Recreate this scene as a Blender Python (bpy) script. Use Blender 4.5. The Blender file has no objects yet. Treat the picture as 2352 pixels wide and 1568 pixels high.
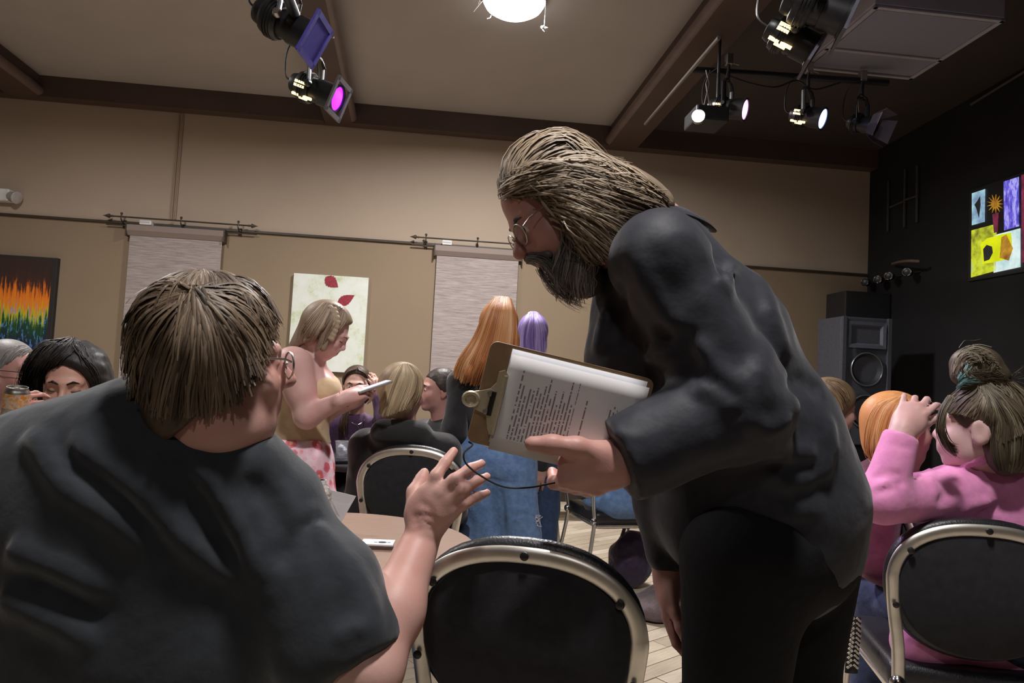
import bpy, bmesh, math, random
import numpy as np
from mathutils import Vector, Matrix
random.seed(7)
RNG = np.random.default_rng(11)
scene = bpy.context.scene
COL = scene.collection

# ------------------------------------------------------------------ camera
FPX = 1568.0
CAM = np.array([0.0, 0.0, 1.2])
YAW, PITCH, ROLL = math.radians(5.5), math.radians(3.0), math.radians(3.0)
FW = np.array([math.sin(YAW)*math.cos(PITCH), math.cos(YAW)*math.cos(PITCH), math.sin(PITCH)])
R0 = np.array([math.cos(YAW), -math.sin(YAW), 0.0])
U0 = np.cross(R0, FW)
RC = math.cos(ROLL)*R0 + math.sin(ROLL)*U0
UC = math.cos(ROLL)*U0 - math.sin(ROLL)*R0
def at(px, py, d):
    """room point seen at a photo pixel, d metres along the view axis"""
    return CAM + d*(FW + (px-1176.0)/FPX*RC + (784.0-py)/FPX*UC)
def on_y(px, py, Y):
    r = FW + (px-1176.0)/FPX*RC + (784.0-py)/FPX*UC
    return CAM + r*(Y/r[1])
def on_x(px, py, X):
    r = FW + (px-1176.0)/FPX*RC + (784.0-py)/FPX*UC
    return CAM + r*(X/r[0])
def on_z(px, py, Z):
    r = FW + (px-1176.0)/FPX*RC + (784.0-py)/FPX*UC
    return CAM + r*((Z-CAM[2])/r[2])

cam_data = bpy.data.cameras.new('camera')
cam_data.sensor_width = 36.0
cam_data.lens = 24.0
cam_data.clip_start = 0.02
cam = bpy.data.objects.new('camera', cam_data)
COL.objects.link(cam)
M = Matrix((( RC[0], UC[0], -FW[0], CAM[0]), (RC[1], UC[1], -FW[1], CAM[1]), (RC[2], UC[2], -FW[2], CAM[2]), (0, 0, 0, 1)))
cam.matrix_world = M
scene.camera = cam

# ------------------------------------------------------------------ world, exposure
world = bpy.data.worlds.new('world')
scene.world = world
world.use_nodes = True
world.node_tree.nodes['Background'].inputs[0].default_value = (0.05, 0.055, 0.07, 1)
world.node_tree.nodes['Background'].inputs[1].default_value = 0.2
scene.view_settings.view_transform = 'Standard'
scene.view_settings.look = 'None'
scene.view_settings.gamma = 1.0
scene.view_settings.use_curve_mapping = False
scene.view_settings.exposure = 0.30

def lamp(name, kind, loc, energy, color, size=0.3, aim=None, spot=60, blend=0.4):
    l = bpy.data.lights.new(name, kind)
    l.energy = energy; l.color = color
    if kind == 'AREA':
        l.shape = 'DISK'; l.size = size; l.spread = math.radians(168)
    else:
        l.shadow_soft_size = size
    if kind == 'SPOT':
        l.spot_size = math.radians(spot); l.spot_blend = blend
    o = bpy.data.objects.new(name, l); COL.objects.link(o)
    o.location = loc
    if aim is not None:
        o.rotation_euler = (Vector(aim)-Vector(loc)).to_track_quat('-Z', 'Y').to_euler()
    return o

# room measures (metres)
Y_WALL = 7.0
X_RIGHT = float(on_y(1996, 500, Y_WALL)[0])
X_LEFT, Y_FRONT = -6.2, -5.0
Z_CEIL = 3.86          # ceiling height at the back wall
SLOPE = 0.03           # ceiling rises towards the camera
def ceil_z(y): return Z_CEIL + SLOPE*(Y_WALL-y)

# the hall's own ceiling fixtures: (x, y, watts)
CL = at(1181, 2, 4.9)
CEIL_LAMPS = [(float(CL[0]), float(CL[1]), 135), (-2.9, 3.9, 80), (0.3, 0.75, 72), (-0.4, -2.4, 24)]

# ------------------------------------------------------------------ helpers
MATS = {}
def nodes_of(name):
    m = bpy.data.materials.new(name); m.use_nodes = True
    nt = m.node_tree
    return m, nt, nt.nodes['Principled BSDF']
def N(nt, kind, **kw):
    n = nt.nodes.new(kind)
    for k, v in kw.items():
        if hasattr(n, k): setattr(n, k, v)
    return n
def ramp(nt, fac, stops, interp='LINEAR'):
    r = nt.nodes.new('ShaderNodeValToRGB'); r.color_ramp.interpolation = interp
    el = r.color_ramp.elements
    while len(el) < len(stops): el.new(0.5)
    for e, (p, c) in zip(el, stops):
        e.position = p; e.color = (c[0], c[1], c[2], 1)
    nt.links.new(fac, r.inputs[0])
    return r.outputs[0]
def coords(nt, scale=(1, 1, 1), kind='Object', rot=(0, 0, 0)):
    tc = nt.nodes.new('ShaderNodeTexCoord'); mp = nt.nodes.new('ShaderNodeMapping')
    mp.inputs['Scale'].default_value = scale; mp.inputs['Rotation'].default_value = rot
    nt.links.new(tc.outputs[kind], mp.inputs[0])
    return mp.outputs[0]
def noise(nt, vec, scale=5, detail=3, rough=0.5):
    n = nt.nodes.new('ShaderNodeTexNoise'); n.inputs['Scale'].default_value = scale
    n.inputs['Detail'].default_value = detail; n.inputs['Roughness'].default_value = rough
    nt.links.new(vec, n.inputs['Vector'])
    return n.outputs['Fac']
def bump(nt, b, h, strength=0.2, dist=0.01):
    n = nt.nodes.new('ShaderNodeBump'); n.inputs['Strength'].default_value = strength
    n.inputs['Distance'].default_value = dist
    nt.links.new(h, n.inputs['Height']); nt.links.new(n.outputs[0], b.inputs['Normal'])
def mat(name, c1, c2=None, scale=30, rough=0.6, metal=0.0, bmp=0.0, bscale=None, stretch=(1, 1, 1), spec=0.5, sheen=0.0, sss=0.0, coat=0.0, bdist=0.005):
    if name in MATS: return MATS[name]
    m, nt, b = nodes_of(name)
    c2 = c2 or tuple(x*0.82 for x in c1)
    v = coords(nt, stretch)
    f = noise(nt, v, scale, 4)
    nt.links.new(ramp(nt, f, [(0.3, c2), (0.7, c1)]), b.inputs['Base Color'])
    b.inputs['Roughness'].default_value = rough; b.inputs['Metallic'].default_value = metal
    b.inputs['Specular IOR Level'].default_value = spec
    if sheen:
        b.inputs['Sheen Weight'].default_value = sheen; b.inputs['Sheen Roughness'].default_value = 0.5
    if sss:
        b.inputs['Subsurface Weight'].default_value = sss; b.inputs['Subsurface Radius'].default_value = (0.012, 0.005, 0.003); b.inputs['Subsurface Scale'].default_value = 0.6
    if coat: b.inputs['Coat Weight'].default_value = coat
    if bmp: bump(nt, b, noise(nt, v, bscale or scale*2, 3), bmp, bdist)
    MATS[name] = m
    return m
def emit(name, color, strength):
    if name in MATS: return MATS[name]
    m, nt, b = nodes_of(name)
    v = coords(nt); f = noise(nt, v, 20, 2)
    c2 = tuple(0.9*c for c in color)
    nt.links.new(ramp(nt, f, [(0.3, c2), (0.7, color)]), b.inputs['Emission Color'])
    b.inputs['Emission Strength'].default_value = strength
    b.inputs['Base Color'].default_value = (*color, 1)
    MATS[name] = m
    return m

def tag(o, label=None, cat=None, group=None, kind=None):
    if label: o['label'] = label
    if cat: o['category'] = cat
    if group: o['group'] = group
    if kind: o['kind'] = kind
    return o
def empty(name, loc, rz=0.0):
    o = bpy.data.objects.new(name, None); COL.objects.link(o)
    o.location = tuple(float(c) for c in loc); o.rotation_euler = (0, 0, rz); o.empty_display_size = 0.1
    return o
def link(name, me, m=None, parent=None, world=True):
    """link a mesh; if world the coordinates are room coordinates, else the parent's own"""
    o = bpy.data.objects.new(name, me); COL.objects.link(o)
    if m is not None:
        for mm in (m if isinstance(m, (list, tuple)) else [m]): me.materials.append(mm)
    if parent is not None:
        o.parent = parent
        if world:
            pm = Matrix.LocRotScale(parent.location, parent.rotation_euler, parent.scale)
            if parent.parent is not None:
                gp = parent.parent
                pm = Matrix.LocRotScale(gp.location, gp.rotation_euler, gp.scale) @ parent.matrix_parent_inverse @ pm
            o.matrix_parent_inverse = pm.inverted()
    return o
def mesh_np(verts, faces, smooth=True):
    me = bpy.data.meshes.new('m')
    verts = np.asarray(verts, np.float32)
    if isinstance(faces, np.ndarray) and faces.ndim == 2:
        nf, k = faces.shape
        me.vertices.add(len(verts)); me.vertices.foreach_set('co', verts.ravel())
        me.loops.add(nf*k); me.loops.foreach_set('vertex_index', faces.astype(np.int32).ravel())
        me.polygons.add(nf)
        me.polygons.foreach_set('loop_start', np.arange(0, nf*k, k, dtype=np.int32))
        me.polygons.foreach_set('loop_total', np.full(nf, k, np.int32))
        me.update(calc_edges=True)
    else:
        me.from_pydata([tuple(map(float, v)) for v in verts], [], [tuple(map(int, f)) for f in faces]); me.update()
    if smooth:
        me.polygons.foreach_set('use_smooth', np.ones(len(me.polygons), bool))
    return me

class MB:
    """collects shapes into one bmesh"""
    def __init__(s): s.bm = bmesh.new()
    def box(s, c, size, rot=None, bev=0.0):
        r = bmesh.ops.create_cube(s.bm, size=1.0)
        vs = r['verts']
        mx = Matrix.Translation(Vector([float(x) for x in c])) @ (rot.to_4x4() if rot is not None else Matrix()) @ Matrix.Diagonal((size[0], size[1], size[2], 1))
        bmesh.ops.transform(s.bm, matrix=mx, verts=vs)
        if bev > 0:
            es = list({e for v in vs for e in v.link_edges})
            bmesh.ops.bevel(s.bm, geom=es, offset=bev, segments=2, profile=0.5, affect='EDGES')
        return s
    def tube(s, pts, r, n=10, closed=False, caps=True, flat=None):
        pts = [Vector([float(x) for x in p]) for p in pts]
        rr = r if isinstance(r, (list, tuple)) else [r]*len(pts)
        rings = []; nrm = None
        m = len(pts)
        for i, p in enumerate(pts):
            a = pts[(i-1) % m] if (closed or i > 0) else pts[i]
            b = pts[(i+1) % m] if (closed or i < m-1) else pts[i]
            t = (b-a).normalized()
            if nrm is None:
                nrm = t.orthogonal().normalized()
                if flat is not None:
                    nrm = (Vector(flat)-t*t.dot(Vector(flat))).normalized()
            else:
                nrm = (nrm-t*t.dot(nrm))
                nrm = nrm.normalized() if nrm.length > 1e-6 else t.orthogonal().normalized()
            bn = t.cross(nrm)
            ra, rb = rr[i] if isinstance(rr[i], (list, tuple)) else (rr[i], rr[i])
            rings.append([s.bm.verts.new(p+nrm*ra*math.cos(2*math.pi*k/n)+bn*rb*math.sin(2*math.pi*k/n)) for k in range(n)])
        for i in range(m if closed else m-1):
            A, B = rings[i], rings[(i+1) % m]
            for k in range(n):
                s.bm.faces.new((A[k], A[(k+1) % n], B[(k+1) % n], B[k]))
        if caps and not closed:
            s.bm.faces.new(rings[0][::-1]); s.bm.faces.new(rings[-1])
        return s
    def lathe(s, prof, n=24, mx=None, caps=True):
        rings = []
        mx = mx or Matrix()
        for r, z in prof:
            rings.append([s.bm.verts.new(mx @ Vector((r*math.cos(2*math.pi*k/n), r*math.sin(2*math.pi*k/n), z))) for k in range(n)])
        for A, B in zip(rings, rings[1:]):
            for k in range(n):
                s.bm.faces.new((A[k], A[(k+1) % n], B[(k+1) % n], B[k]))
        if caps:
            s.bm.faces.new(rings[0][::-1]); s.bm.faces.new(rings[-1])
        return s
    def prism(s, poly, axis_vec):
        """closed planar polygon (room points) swept along a vector"""
        av = Vector([float(x) for x in axis_vec])
        A = [s.bm.verts.new(Vector([float(x) for x in p])) for p in poly]
        B = [s.bm.verts.new(Vector([float(x) for x in p])+av) for p in poly]
        n = len(A)
        s.bm.faces.new(A[::-1]); s.bm.faces.new(B)
        for k in range(n):
            s.bm.faces.new((A[k], A[(k+1) % n], B[(k+1) % n], B[k]))
        return s
    def ball(s, c, r, u=12, v=8, mx=None):
        q = bmesh.ops.create_uvsphere(s.bm, u_segments=u, v_segments=v, radius=1.0)
        rr = r if isinstance(r, (list, tuple)) else (r, r, r)
        bmesh.ops.transform(s.bm, matrix=Matrix.Translation(Vector([float(x) for x in c])) @ (mx or Matrix()) @ Matrix.Diagonal((*rr, 1)), verts=q['verts'])
        return s
    def build(s, name, m=None, parent=None, smooth=False, world=True, angle=None):
        bmesh.ops.recalc_face_normals(s.bm, faces=s.bm.faces[:])
        me = bpy.data.meshes.new(name); s.bm.to_mesh(me); s.bm.free()
        if smooth:
            me.polygons.foreach_set('use_smooth', np.ones(len(me.polygons), bool))
            me.set_sharp_from_angle(angle=math.radians(angle or 40))
        return link(name, me, m, parent, world)
def frame_mx(o, z, x=None):
    """matrix with local z along a direction"""
    z = Vector([float(c) for c in z]).normalized()
    x = Vector([float(c) for c in x]) if x is not None else z.orthogonal()
    x = (x-z*z.dot(x)).normalized(); y = z.cross(x)
    o = [float(c) for c in o]
    return Matrix(((x.x, y.x, z.x, o[0]), (x.y, y.y, z.y, o[1]), (x.z, y.z, z.z, o[2]), (0, 0, 0, 1)))
def copy_tree(o, parent=None):
    c = o.copy(); COL.objects.link(c)
    if parent is not None: c.parent = parent
    for ch in list(o.children):
        copy_tree(ch, c)
    return c
def smooth_path(pts, n=6):
    """Catmull-Rom through points"""
    P = [np.asarray(p, float) for p in pts]
    P = [2*P[0]-P[1]] + P + [2*P[-1]-P[-2]]
    out = []
    for i in range(1, len(P)-2):
        for k in range(n):
            t = k/n
            out.append(0.5*((2*P[i]) + (-P[i-1]+P[i+1])*t + (2*P[i-1]-5*P[i]+4*P[i+1]-P[i+2])*t*t + (-P[i-1]+3*P[i]-3*P[i+1]+P[i+2])*t**3))
    out.append(P[-2])
    return out
# ================================================================== the room
def wall_mat(name, up, low, zsplit):
    m, nt, b = nodes_of(name)
    v = coords(nt)
    sep = nt.nodes.new('ShaderNodeSeparateXYZ'); nt.links.new(v, sep.inputs[0])
    gt = N(nt, 'ShaderNodeMath', operation='GREATER_THAN'); gt.inputs[1].default_value = zsplit
    nt.links.new(sep.outputs[2], gt.inputs[0])
    f = noise(nt, v, 1.3, 5)
    a = ramp(nt, f, [(0.3, tuple(0.93*c for c in up)), (0.7, up)])
    c = ramp(nt, f, [(0.3, tuple(0.93*c for c in low)), (0.7, low)])
    mx = nt.nodes.new('ShaderNodeMix'); mx.data_type = 'RGBA'
    nt.links.new(gt.outputs[0], mx.inputs[0]); nt.links.new(c, mx.inputs[6]); nt.links.new(a, mx.inputs[7])
    nt.links.new(mx.outputs[2], b.inputs['Base Color'])
    b.inputs['Roughness'].default_value = 0.75
    bump(nt, b, noise(nt, v, 180, 3), 0.15, 0.002)
    return m
Z_RAIL = 2.515
M_WALL = wall_mat('wall paint', (0.40, 0.315, 0.24), (0.255, 0.188, 0.122), Z_RAIL)
M_CEIL = mat('ceiling paint', (0.42, 0.378, 0.35), (0.39, 0.35, 0.325), 2.0, 0.85, bmp=0.1, bscale=120)
M_DARKCEIL = mat('dark stage ceiling', (0.05, 0.036, 0.031), (0.04, 0.03, 0.026), 3, 0.7)
M_BEAM = mat('beam paint', (0.085, 0.052, 0.042), (0.07, 0.043, 0.035), 4, 0.55, bmp=0.1, bscale=60)
M_BLACKWALL = mat('black stage wall', (0.006, 0.006, 0.0075), (0.004, 0.004, 0.005), 5, 0.8, bmp=0.1, bscale=80)
M_BLACK = mat('black metal', (0.014, 0.014, 0.016), (0.008, 0.008, 0.009), 20, 0.4)
M_BLACKPL = mat('black plastic', (0.02, 0.02, 0.022), (0.013, 0.013, 0.015), 60, 0.5, bmp=0.2, bscale=300)
M_CHROME = mat('chrome', (0.62, 0.62, 0.63), (0.5, 0.5, 0.51), 40, 0.16, 1.0)
M_STEEL = mat('brushed steel', (0.5, 0.48, 0.44), (0.4, 0.385, 0.36), 80, 0.35, 1.0)
M_WHITEPL = mat('white plastic', (0.7, 0.7, 0.68), (0.6, 0.6, 0.58), 12, 0.45)
M_RAIL = mat('dark rail paint', (0.05, 0.035, 0.022), (0.035, 0.025, 0.016), 15, 0.5)
M_FLOORDARK = mat('floor joint', (0.09, 0.07, 0.05), (0.06, 0.05, 0.035), 5, 0.8)

def slab(name, c, size, m, kind='structure', parent=None, label=None, cat=None):
    o = MB().box(c, size).build(name, m, parent)
    if parent is None and kind: o['kind'] = kind
    if label: tag(o, label, cat)
    return o
XM, XW = (X_LEFT+X_RIGHT)/2, X_RIGHT-X_LEFT
YM, YW = (Y_FRONT+Y_WALL)/2, Y_WALL-Y_FRONT
tag(slab('floor', (XM, YM, -0.06), (XW+0.4, YW+0.4, 0.1), M_FLOORDARK), 'pale wood plank floor of the hall', 'floor')
HW = 5.0
tag(slab('wall_back', (XM, Y_WALL+0.06, HW/2), (XW+0.4, 0.12, HW), M_WALL), 'long two-tone tan and ochre wall behind the tables', 'wall')
tag(slab('wall_right', (X_RIGHT+0.06, YM, HW/2), (0.12, YW+0.4, HW), M_BLACKWALL), 'black painted stage wall with the picture screen', 'wall')
tag(slab('wall_left', (X_LEFT-0.06, YM, HW/2), (0.12, YW+0.4, HW), M_WALL), 'tan side wall out of view', 'wall')
tag(slab('wall_front', (XM, Y_FRONT-0.06, HW/2), (XW+0.4, 0.12, HW), M_WALL), 'tan wall behind the viewer', 'wall')

# ceiling: pale bays and the dark stage bay
B2 = on_y(1394, 302, Y_WALL); B1 = on_y(813, 250, Y_WALL); B0 = on_y(110, 190, Y_WALL)
def ceil_hit(px, py):
    r = FW + (px-1176.0)/FPX*RC + (784.0-py)/FPX*UC
    k = (Z_CEIL + SLOPE*Y_WALL - CAM[2])/(r[2]+SLOPE*r[1])
    return CAM + k*r
def beam_line(p0, q):
    """x position along a beam as a function of y"""
    k = (q[0]-p0[0])/(q[1]-p0[1])
    return lambda y: p0[0]+k*(y-p0[1])
bx0 = beam_line(B0, ceil_hit(0, 100)); bx1 = beam_line(B1, ceil_hit(764, 0)); bx2 = beam_line(B2, ceil_hit(1616, 0))
def ceil_poly(name, xa, xb, m):
    ys = [Y_WALL+0.1, Y_FRONT-0.1]
    v = [(xa(ys[0]), ys[0], ceil_z(ys[0])), (xb(ys[0]), ys[0], ceil_z(ys[0])), (xb(ys[1]), ys[1], ceil_z(ys[1])), (xa(ys[1]), ys[1], ceil_z(ys[1]))]
    return MB().prism(v, (0, 0, 0.1)).build(name, m)
c = ceil_poly('ceiling', lambda y: X_LEFT-0.2, lambda y: bx2(y)+0.05, M_CEIL); tag(c, 'pale sloping ceiling between the brown beams', 'ceiling', kind='structure')
c = ceil_poly('ceiling', lambda y: bx2(y)+0.05, lambda y: X_RIGHT+0.2, M_DARKCEIL); tag(c, 'dark brown ceiling over the stage side', 'ceiling', kind='structure')
n = 0
def beam(fx, w, h, label, side):
    """runs front to back under the ceiling; a rounded moulding along its lit lower edge"""
    global n
    n += 1
    ya, yb = Y_WALL, Y_FRONT
    mb = MB()
    v = []
    for y in (ya, yb):
        x = fx(y); z = ceil_z(y)
        v.append([(x, y, z+0.02), (x+side*w, y, z+0.02), (x+side*w, y, z-h), (x, y, z-h)])
    a = [mb.bm.verts.new(p) for p in v[0]]; b = [mb.bm.verts.new(p) for p in v[1]]
    mb.bm.faces.new(a); mb.bm.faces.new(b[::-1])
    for k in range(4): mb.bm.faces.new((a[k], a[(k+1) % 4], b[(k+1) % 4], b[k]))
    o = mb.build('trim_%d' % n, M_BEAM); tag(o, label, 'beam', kind='structure')
    m2 = MB(); x0, x1 = fx(ya), fx(yb)
    m2.tube([(x0-side*0.0, ya, ceil_z(ya)-h+0.05), (x1, yb, ceil_z(yb)-h+0.05)], [(0.05, 0.05)]*2, 12)
    m2.build('moulding', mat('moulding paint', (0.17, 0.12, 0.105), (0.14, 0.1, 0.09), 6, 0.4), o, smooth=True)
    return o
beam(bx0, 0.3, 0.2, 'brown ceiling beam at the far left of the hall', -1)
beam(bx1, 0.27, 0.2, 'brown ceiling beam beside the two stage lights on the left', -1)
beam(bx2, 0.3, 0.2, 'brown ceiling beam at the edge of the dark stage ceiling', 1)
for x in (-8.0,):
    pass
# shade at the wall top, shaped as an added dark strip per bay
for xa, xb, lab in ((X_LEFT, bx0(Y_WALL)-0.3, 'far left'), (bx0(Y_WALL), bx1(Y_WALL)-0.27, 'middle left'), (bx1(Y_WALL), bx2(Y_WALL), 'middle'), (bx2(Y_WALL)+0.3, X_RIGHT, 'stage side')):
    n += 1
    o = MB().box(((xa+xb)/2, Y_WALL-0.07, Z_CEIL-0.09), (xb-xa, 0.14, 0.22)).build('trim_%d' % n, M_BEAM)
    tag(o, 'dark brown strip added as shade under the ceiling, %s bay' % lab, 'trim', kind='structure')
n += 1
o = MB().box((XM, Y_WALL-0.012, Z_RAIL), (XW, 0.024, 0.022)).build('trim_%d' % n, M_RAIL)
tag(o, 'thin dark picture rail dividing the back wall', 'trim', kind='structure')
n += 1
pa, pb = on_y(412, 262, Y_WALL-0.02), on_y(401, 503, Y_WALL-0.02)
mb = MB(); xs = (pa[0]+pb[0])/2
for dx in (-0.018, 0.018): mb.tube([(xs+dx, Y_WALL-0.012, pa[2]), (xs+dx, Y_WALL-0.012, pb[2])], 0.008, 8)
o = mb.build('trim_%d' % n, mat('conduit paint', (0.3, 0.215, 0.145), (0.27, 0.19, 0.13), 8, 0.5), smooth=True)
tag(o, 'pair of thin conduits running down the wall to the left blind', 'conduit', kind='structure')
o = MB().box((XM, Y_WALL-0.01, 0.07), (XW, 0.02, 0.14)).build('baseboard_back', M_RAIL); tag(o, 'dark baseboard along the back wall', 'baseboard', kind='structure')

# ------------------------------------------------------------------ floor planks
def plank_mat(i):
    base = [(0.56, 0.47, 0.36), (0.50, 0.41, 0.31), (0.60, 0.51, 0.40), (0.47, 0.385, 0.29)][i]
    m, nt, b = nodes_of('floor wood %d' % i)
    v = coords(nt, (3, 40, 40)); f = noise(nt, v, 2.5, 5, 0.6)
    nt.links.new(ramp(nt, f, [(0.25, tuple(c*0.72 for c in base)), (0.6, base)]), b.inputs['Base Color'])
    b.inputs['Roughness'].default_value = 0.38
    bump(nt, b, f, 0.08, 0.002)
    return m
PM = [plank_mat(i) for i in range(4)]
PL, PW = 0.62, 0.088
plank_me = []
for i in range(4):
    mb = MB(); mb.box((0, 0, -0.004), (PL-0.004, PW-0.004, 0.012), bev=0.0015)
    bmesh.ops.recalc_face_normals(mb.bm, faces=mb.bm.faces[:])
    me = bpy.data.meshes.new('plank'); mb.bm.to_mesh(me); mb.bm.free(); me.materials.append(PM[i]); plank_me.append(me)
ang = math.radians(34)
ca, sa = math.cos(ang), math.sin(ang)
WIN = [(640, 1440, 1000, 1600), (1420, 1180, 1640, 1600), (1230, 1140, 1480, 1360), (1880, 1400, 2352, 1600)]
def to_px(p):
    q = np.asarray(p, float)-CAM; d = q@FW
    return 1176+FPX*(q@RC)/d, 784-FPX*(q@UC)/d, d
far = MB(); fl = bpy.data.objects['floor']; cnt = 0
for j in range(-90, 120):
    for i in range(-18, 20):
        u = (i+(0.5 if j % 2 else 0.0)+0.23*((j*7) % 3))*PL; w = j*PW
        x, y = 1.0+u*ca-w*sa, 3.0+u*sa+w*ca
        if not (-4.6 < x < X_RIGHT-0.28 and 0.4 < y < Y_WALL-0.28): continue
        px, py, d = to_px((x, y, 0))
        k = (i*5+j*3+(i*j) % 7) % 4
        if cnt < 296 and any(a-90/d < px < c2+90/d and b2-20 < py < d2 for a, b2, c2, d2 in WIN):
            o = bpy.data.objects.new('plank', plank_me[k]); COL.objects.link(o)
            o.location = (x, y, 0); o.rotation_euler = (0, 0, ang); o.parent = fl; cnt += 1
        else:
            far.box((x, y, -0.006), (PL-0.004, PW-0.004, 0.012), Matrix.Rotation(ang, 3, 'Z'))
o = far.build('plank_field', PM[0], fl); o['kind'] = 'stuff'
fl['label'] = 'pale wood plank floor of the hall'

# ================================================================== things on the back wall
def wp(px, py, off=0.0): return on_y(px, py, Y_WALL-off)
M_BLIND = None
def blind_mat():
    m, nt, b = nodes_of('woven blind')
    v = coords(nt, (1.2, 1, 26)); f = noise(nt, v, 5.5, 4, 0.7)
    nt.links.new(ramp(nt, f, [(0.3, (0.20, 0.165, 0.155)), (0.52, (0.34, 0.29, 0.275)), (0.75, (0.47, 0.41, 0.39))]), b.inputs['Base Color'])
    b.inputs['Roughness'].default_value = 0.9
    bump(nt, b, f, 0.3, 0.003)
    return m
M_BLIND = blind_mat()
def blind(x0, x1, ztop, zbot, label):
    xc, w = (x0+x1)/2, x1-x0
    r = empty('roller_blind', (xc, Y_WALL-0.05, zbot)); tag(r, label, 'blind', 'woven roller blinds on the back wall')
    fab = MB().box((xc, Y_WALL-0.045, (ztop+zbot)/2), (w, 0.006, ztop-zbot)).build('fabric', M_BLIND, r)
    cs = MB(); prof = [(0.0, -0.065), (-0.055, -0.055), (-0.085, -0.01), (-0.085, 0.045), (0.0, 0.05)]
    cs.prism([(x0-0.02, Y_WALL+a, ztop+b) for a, b in prof], (w+0.04, 0, 0)).build('cassette', mat('blind cassette', (0.26, 0.205, 0.175), (0.22, 0.17, 0.15), 30, 0.7, stretch=(1, 1, 20)), r)
    for s in (x0-0.026, x1+0.026):
        MB().box((s, Y_WALL-0.045, ztop-0.005), (0.012, 0.09, 0.13), bev=0.003).build('end_bracket', M_RAIL, r)
    MB().box((xc, Y_WALL-0.045, zbot), (w, 0.016, 0.03), bev=0.005).build('bottom_bar', M_RAIL, r)
    return r
a, b = wp(298, 545, 0.05), wp(510, 555, 0.05)
zt = wp(404, 534, 0.05)[2]
blind(a[0], b[0], zt, 0.95, 'grey woven roller blind on the wall behind the seated man')
a2, b2 = wp(1003, 595, 0.05), wp(1191, 600, 0.05)
zt2 = wp(1096, 580, 0.05)[2]
blind(a2[0], b2[0], zt2, 0.95, 'grey woven roller blind on the wall behind the red-haired woman')
def rod(px0, py0, px1, py1, label):
    p, q = wp(px0, py0, 0.07), wp(px1, py1, 0.07)
    z = (p[2]+q[2])/2; x0, x1 = p[0], q[0]
    r = empty('curtain_rod', ((x0+x1)/2, Y_WALL-0.05, z)); tag(r, label, 'curtain rod', 'double iron curtain rods')
    MB().tube([(x0+0.07, Y_WALL-0.08, z), (x1-0.07, Y_WALL-0.08, z)], 0.008, 8).build('rod', M_RAIL, r, smooth=True)
    MB().tube([(x0+0.02, Y_WALL-0.04, z-0.075), (x1-0.02, Y_WALL-0.04, z-0.075)], 0.007, 8).build('rod', M_RAIL, r, smooth=True)
    for s, xe in ((1, x0), (-1, x1)):
        MB().lathe([(0.001, 0.0), (0.006, 0.02), (0.022, 0.06), (0.02, 0.066), (0.008, 0.072), (0.012, 0.09), (0.008, 0.1)], 10, frame_mx((xe, Y_WALL-0.08, z), (s, 0, 0))).build('finial', M_RAIL, r, smooth=True)
    for t in (0.12, 0.5, 0.87):
        x = x0+(x1-x0)*t
        mb = MB(); mb.tube([(x, Y_WALL, z-0.06), (x, Y_WALL-0.05, z-0.05), (x, Y_WALL-0.09, z-0.025), (x, Y_WALL-0.085, z+0.025)], 0.007, 6); mb.box((x, Y_WALL-0.006, z-0.06), (0.03, 0.012, 0.08)); mb.ball((x, Y_WALL-0.085, z+0.03), 0.013, 8, 6)
        mb.build('bracket', M_RAIL, r, smooth=True)
    return r
rod(237, 495, 594, 520, 'dark iron double curtain rod above the left blind')
rod(941, 543, 1250, 566, 'dark iron double curtain rod above the right blind, partly behind the bending man')
def small_box(px, py, w, h, label):
    p = wp(px, py, 0.08)
    r = empty('wall_sensor', (p[0], Y_WALL, p[2])); tag(r, label, 'sensor', 'small white boxes above the blinds')
    MB().box((p[0], Y_WALL-0.045, p[2]), (w, 0.09, h), bev=0.008).build('housing', M_WHITEPL, r)
    MB().box((p[0], Y_WALL-0.092, p[2]+h*0.1), (w*0.8, 0.006, h*0.35), bev=0.002).build('cover', mat('pale lens', (0.55, 0.56, 0.58), (0.5, 0.5, 0.52), 9, 0.25), r)
small_box(334, 511, 0.11, 0.045, 'small white box on the left blind top')
small_box(1027, 557, 0.10, 0.05, 'small white box on the right blind top')
# emergency light at the left edge
p = wp(0, 448, 0.06)
r = empty('emergency_light', (p[0], Y_WALL, p[2])); tag(r, 'white emergency light on the wall at the left edge', 'emergency light')
MB().box((p[0]-0.06, Y_WALL-0.05, p[2]), (0.32, 0.1, 0.12), bev=0.012).build('housing', M_WHITEPL, r)
hd = MB(); hd.lathe([(0.045, 0.0), (0.055, 0.05), (0.06, 0.08), (0.05, 0.085)], 14, frame_mx((p[0]+0.1, Y_WALL-0.07, p[2]-0.005), (0.9, -0.3, -0.2)))
h_ = hd.build('lamp_head', mat('grey lamp head', (0.4, 0.37, 0.35), (0.33, 0.3, 0.28), 40, 0.4), r, smooth=True)
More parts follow.
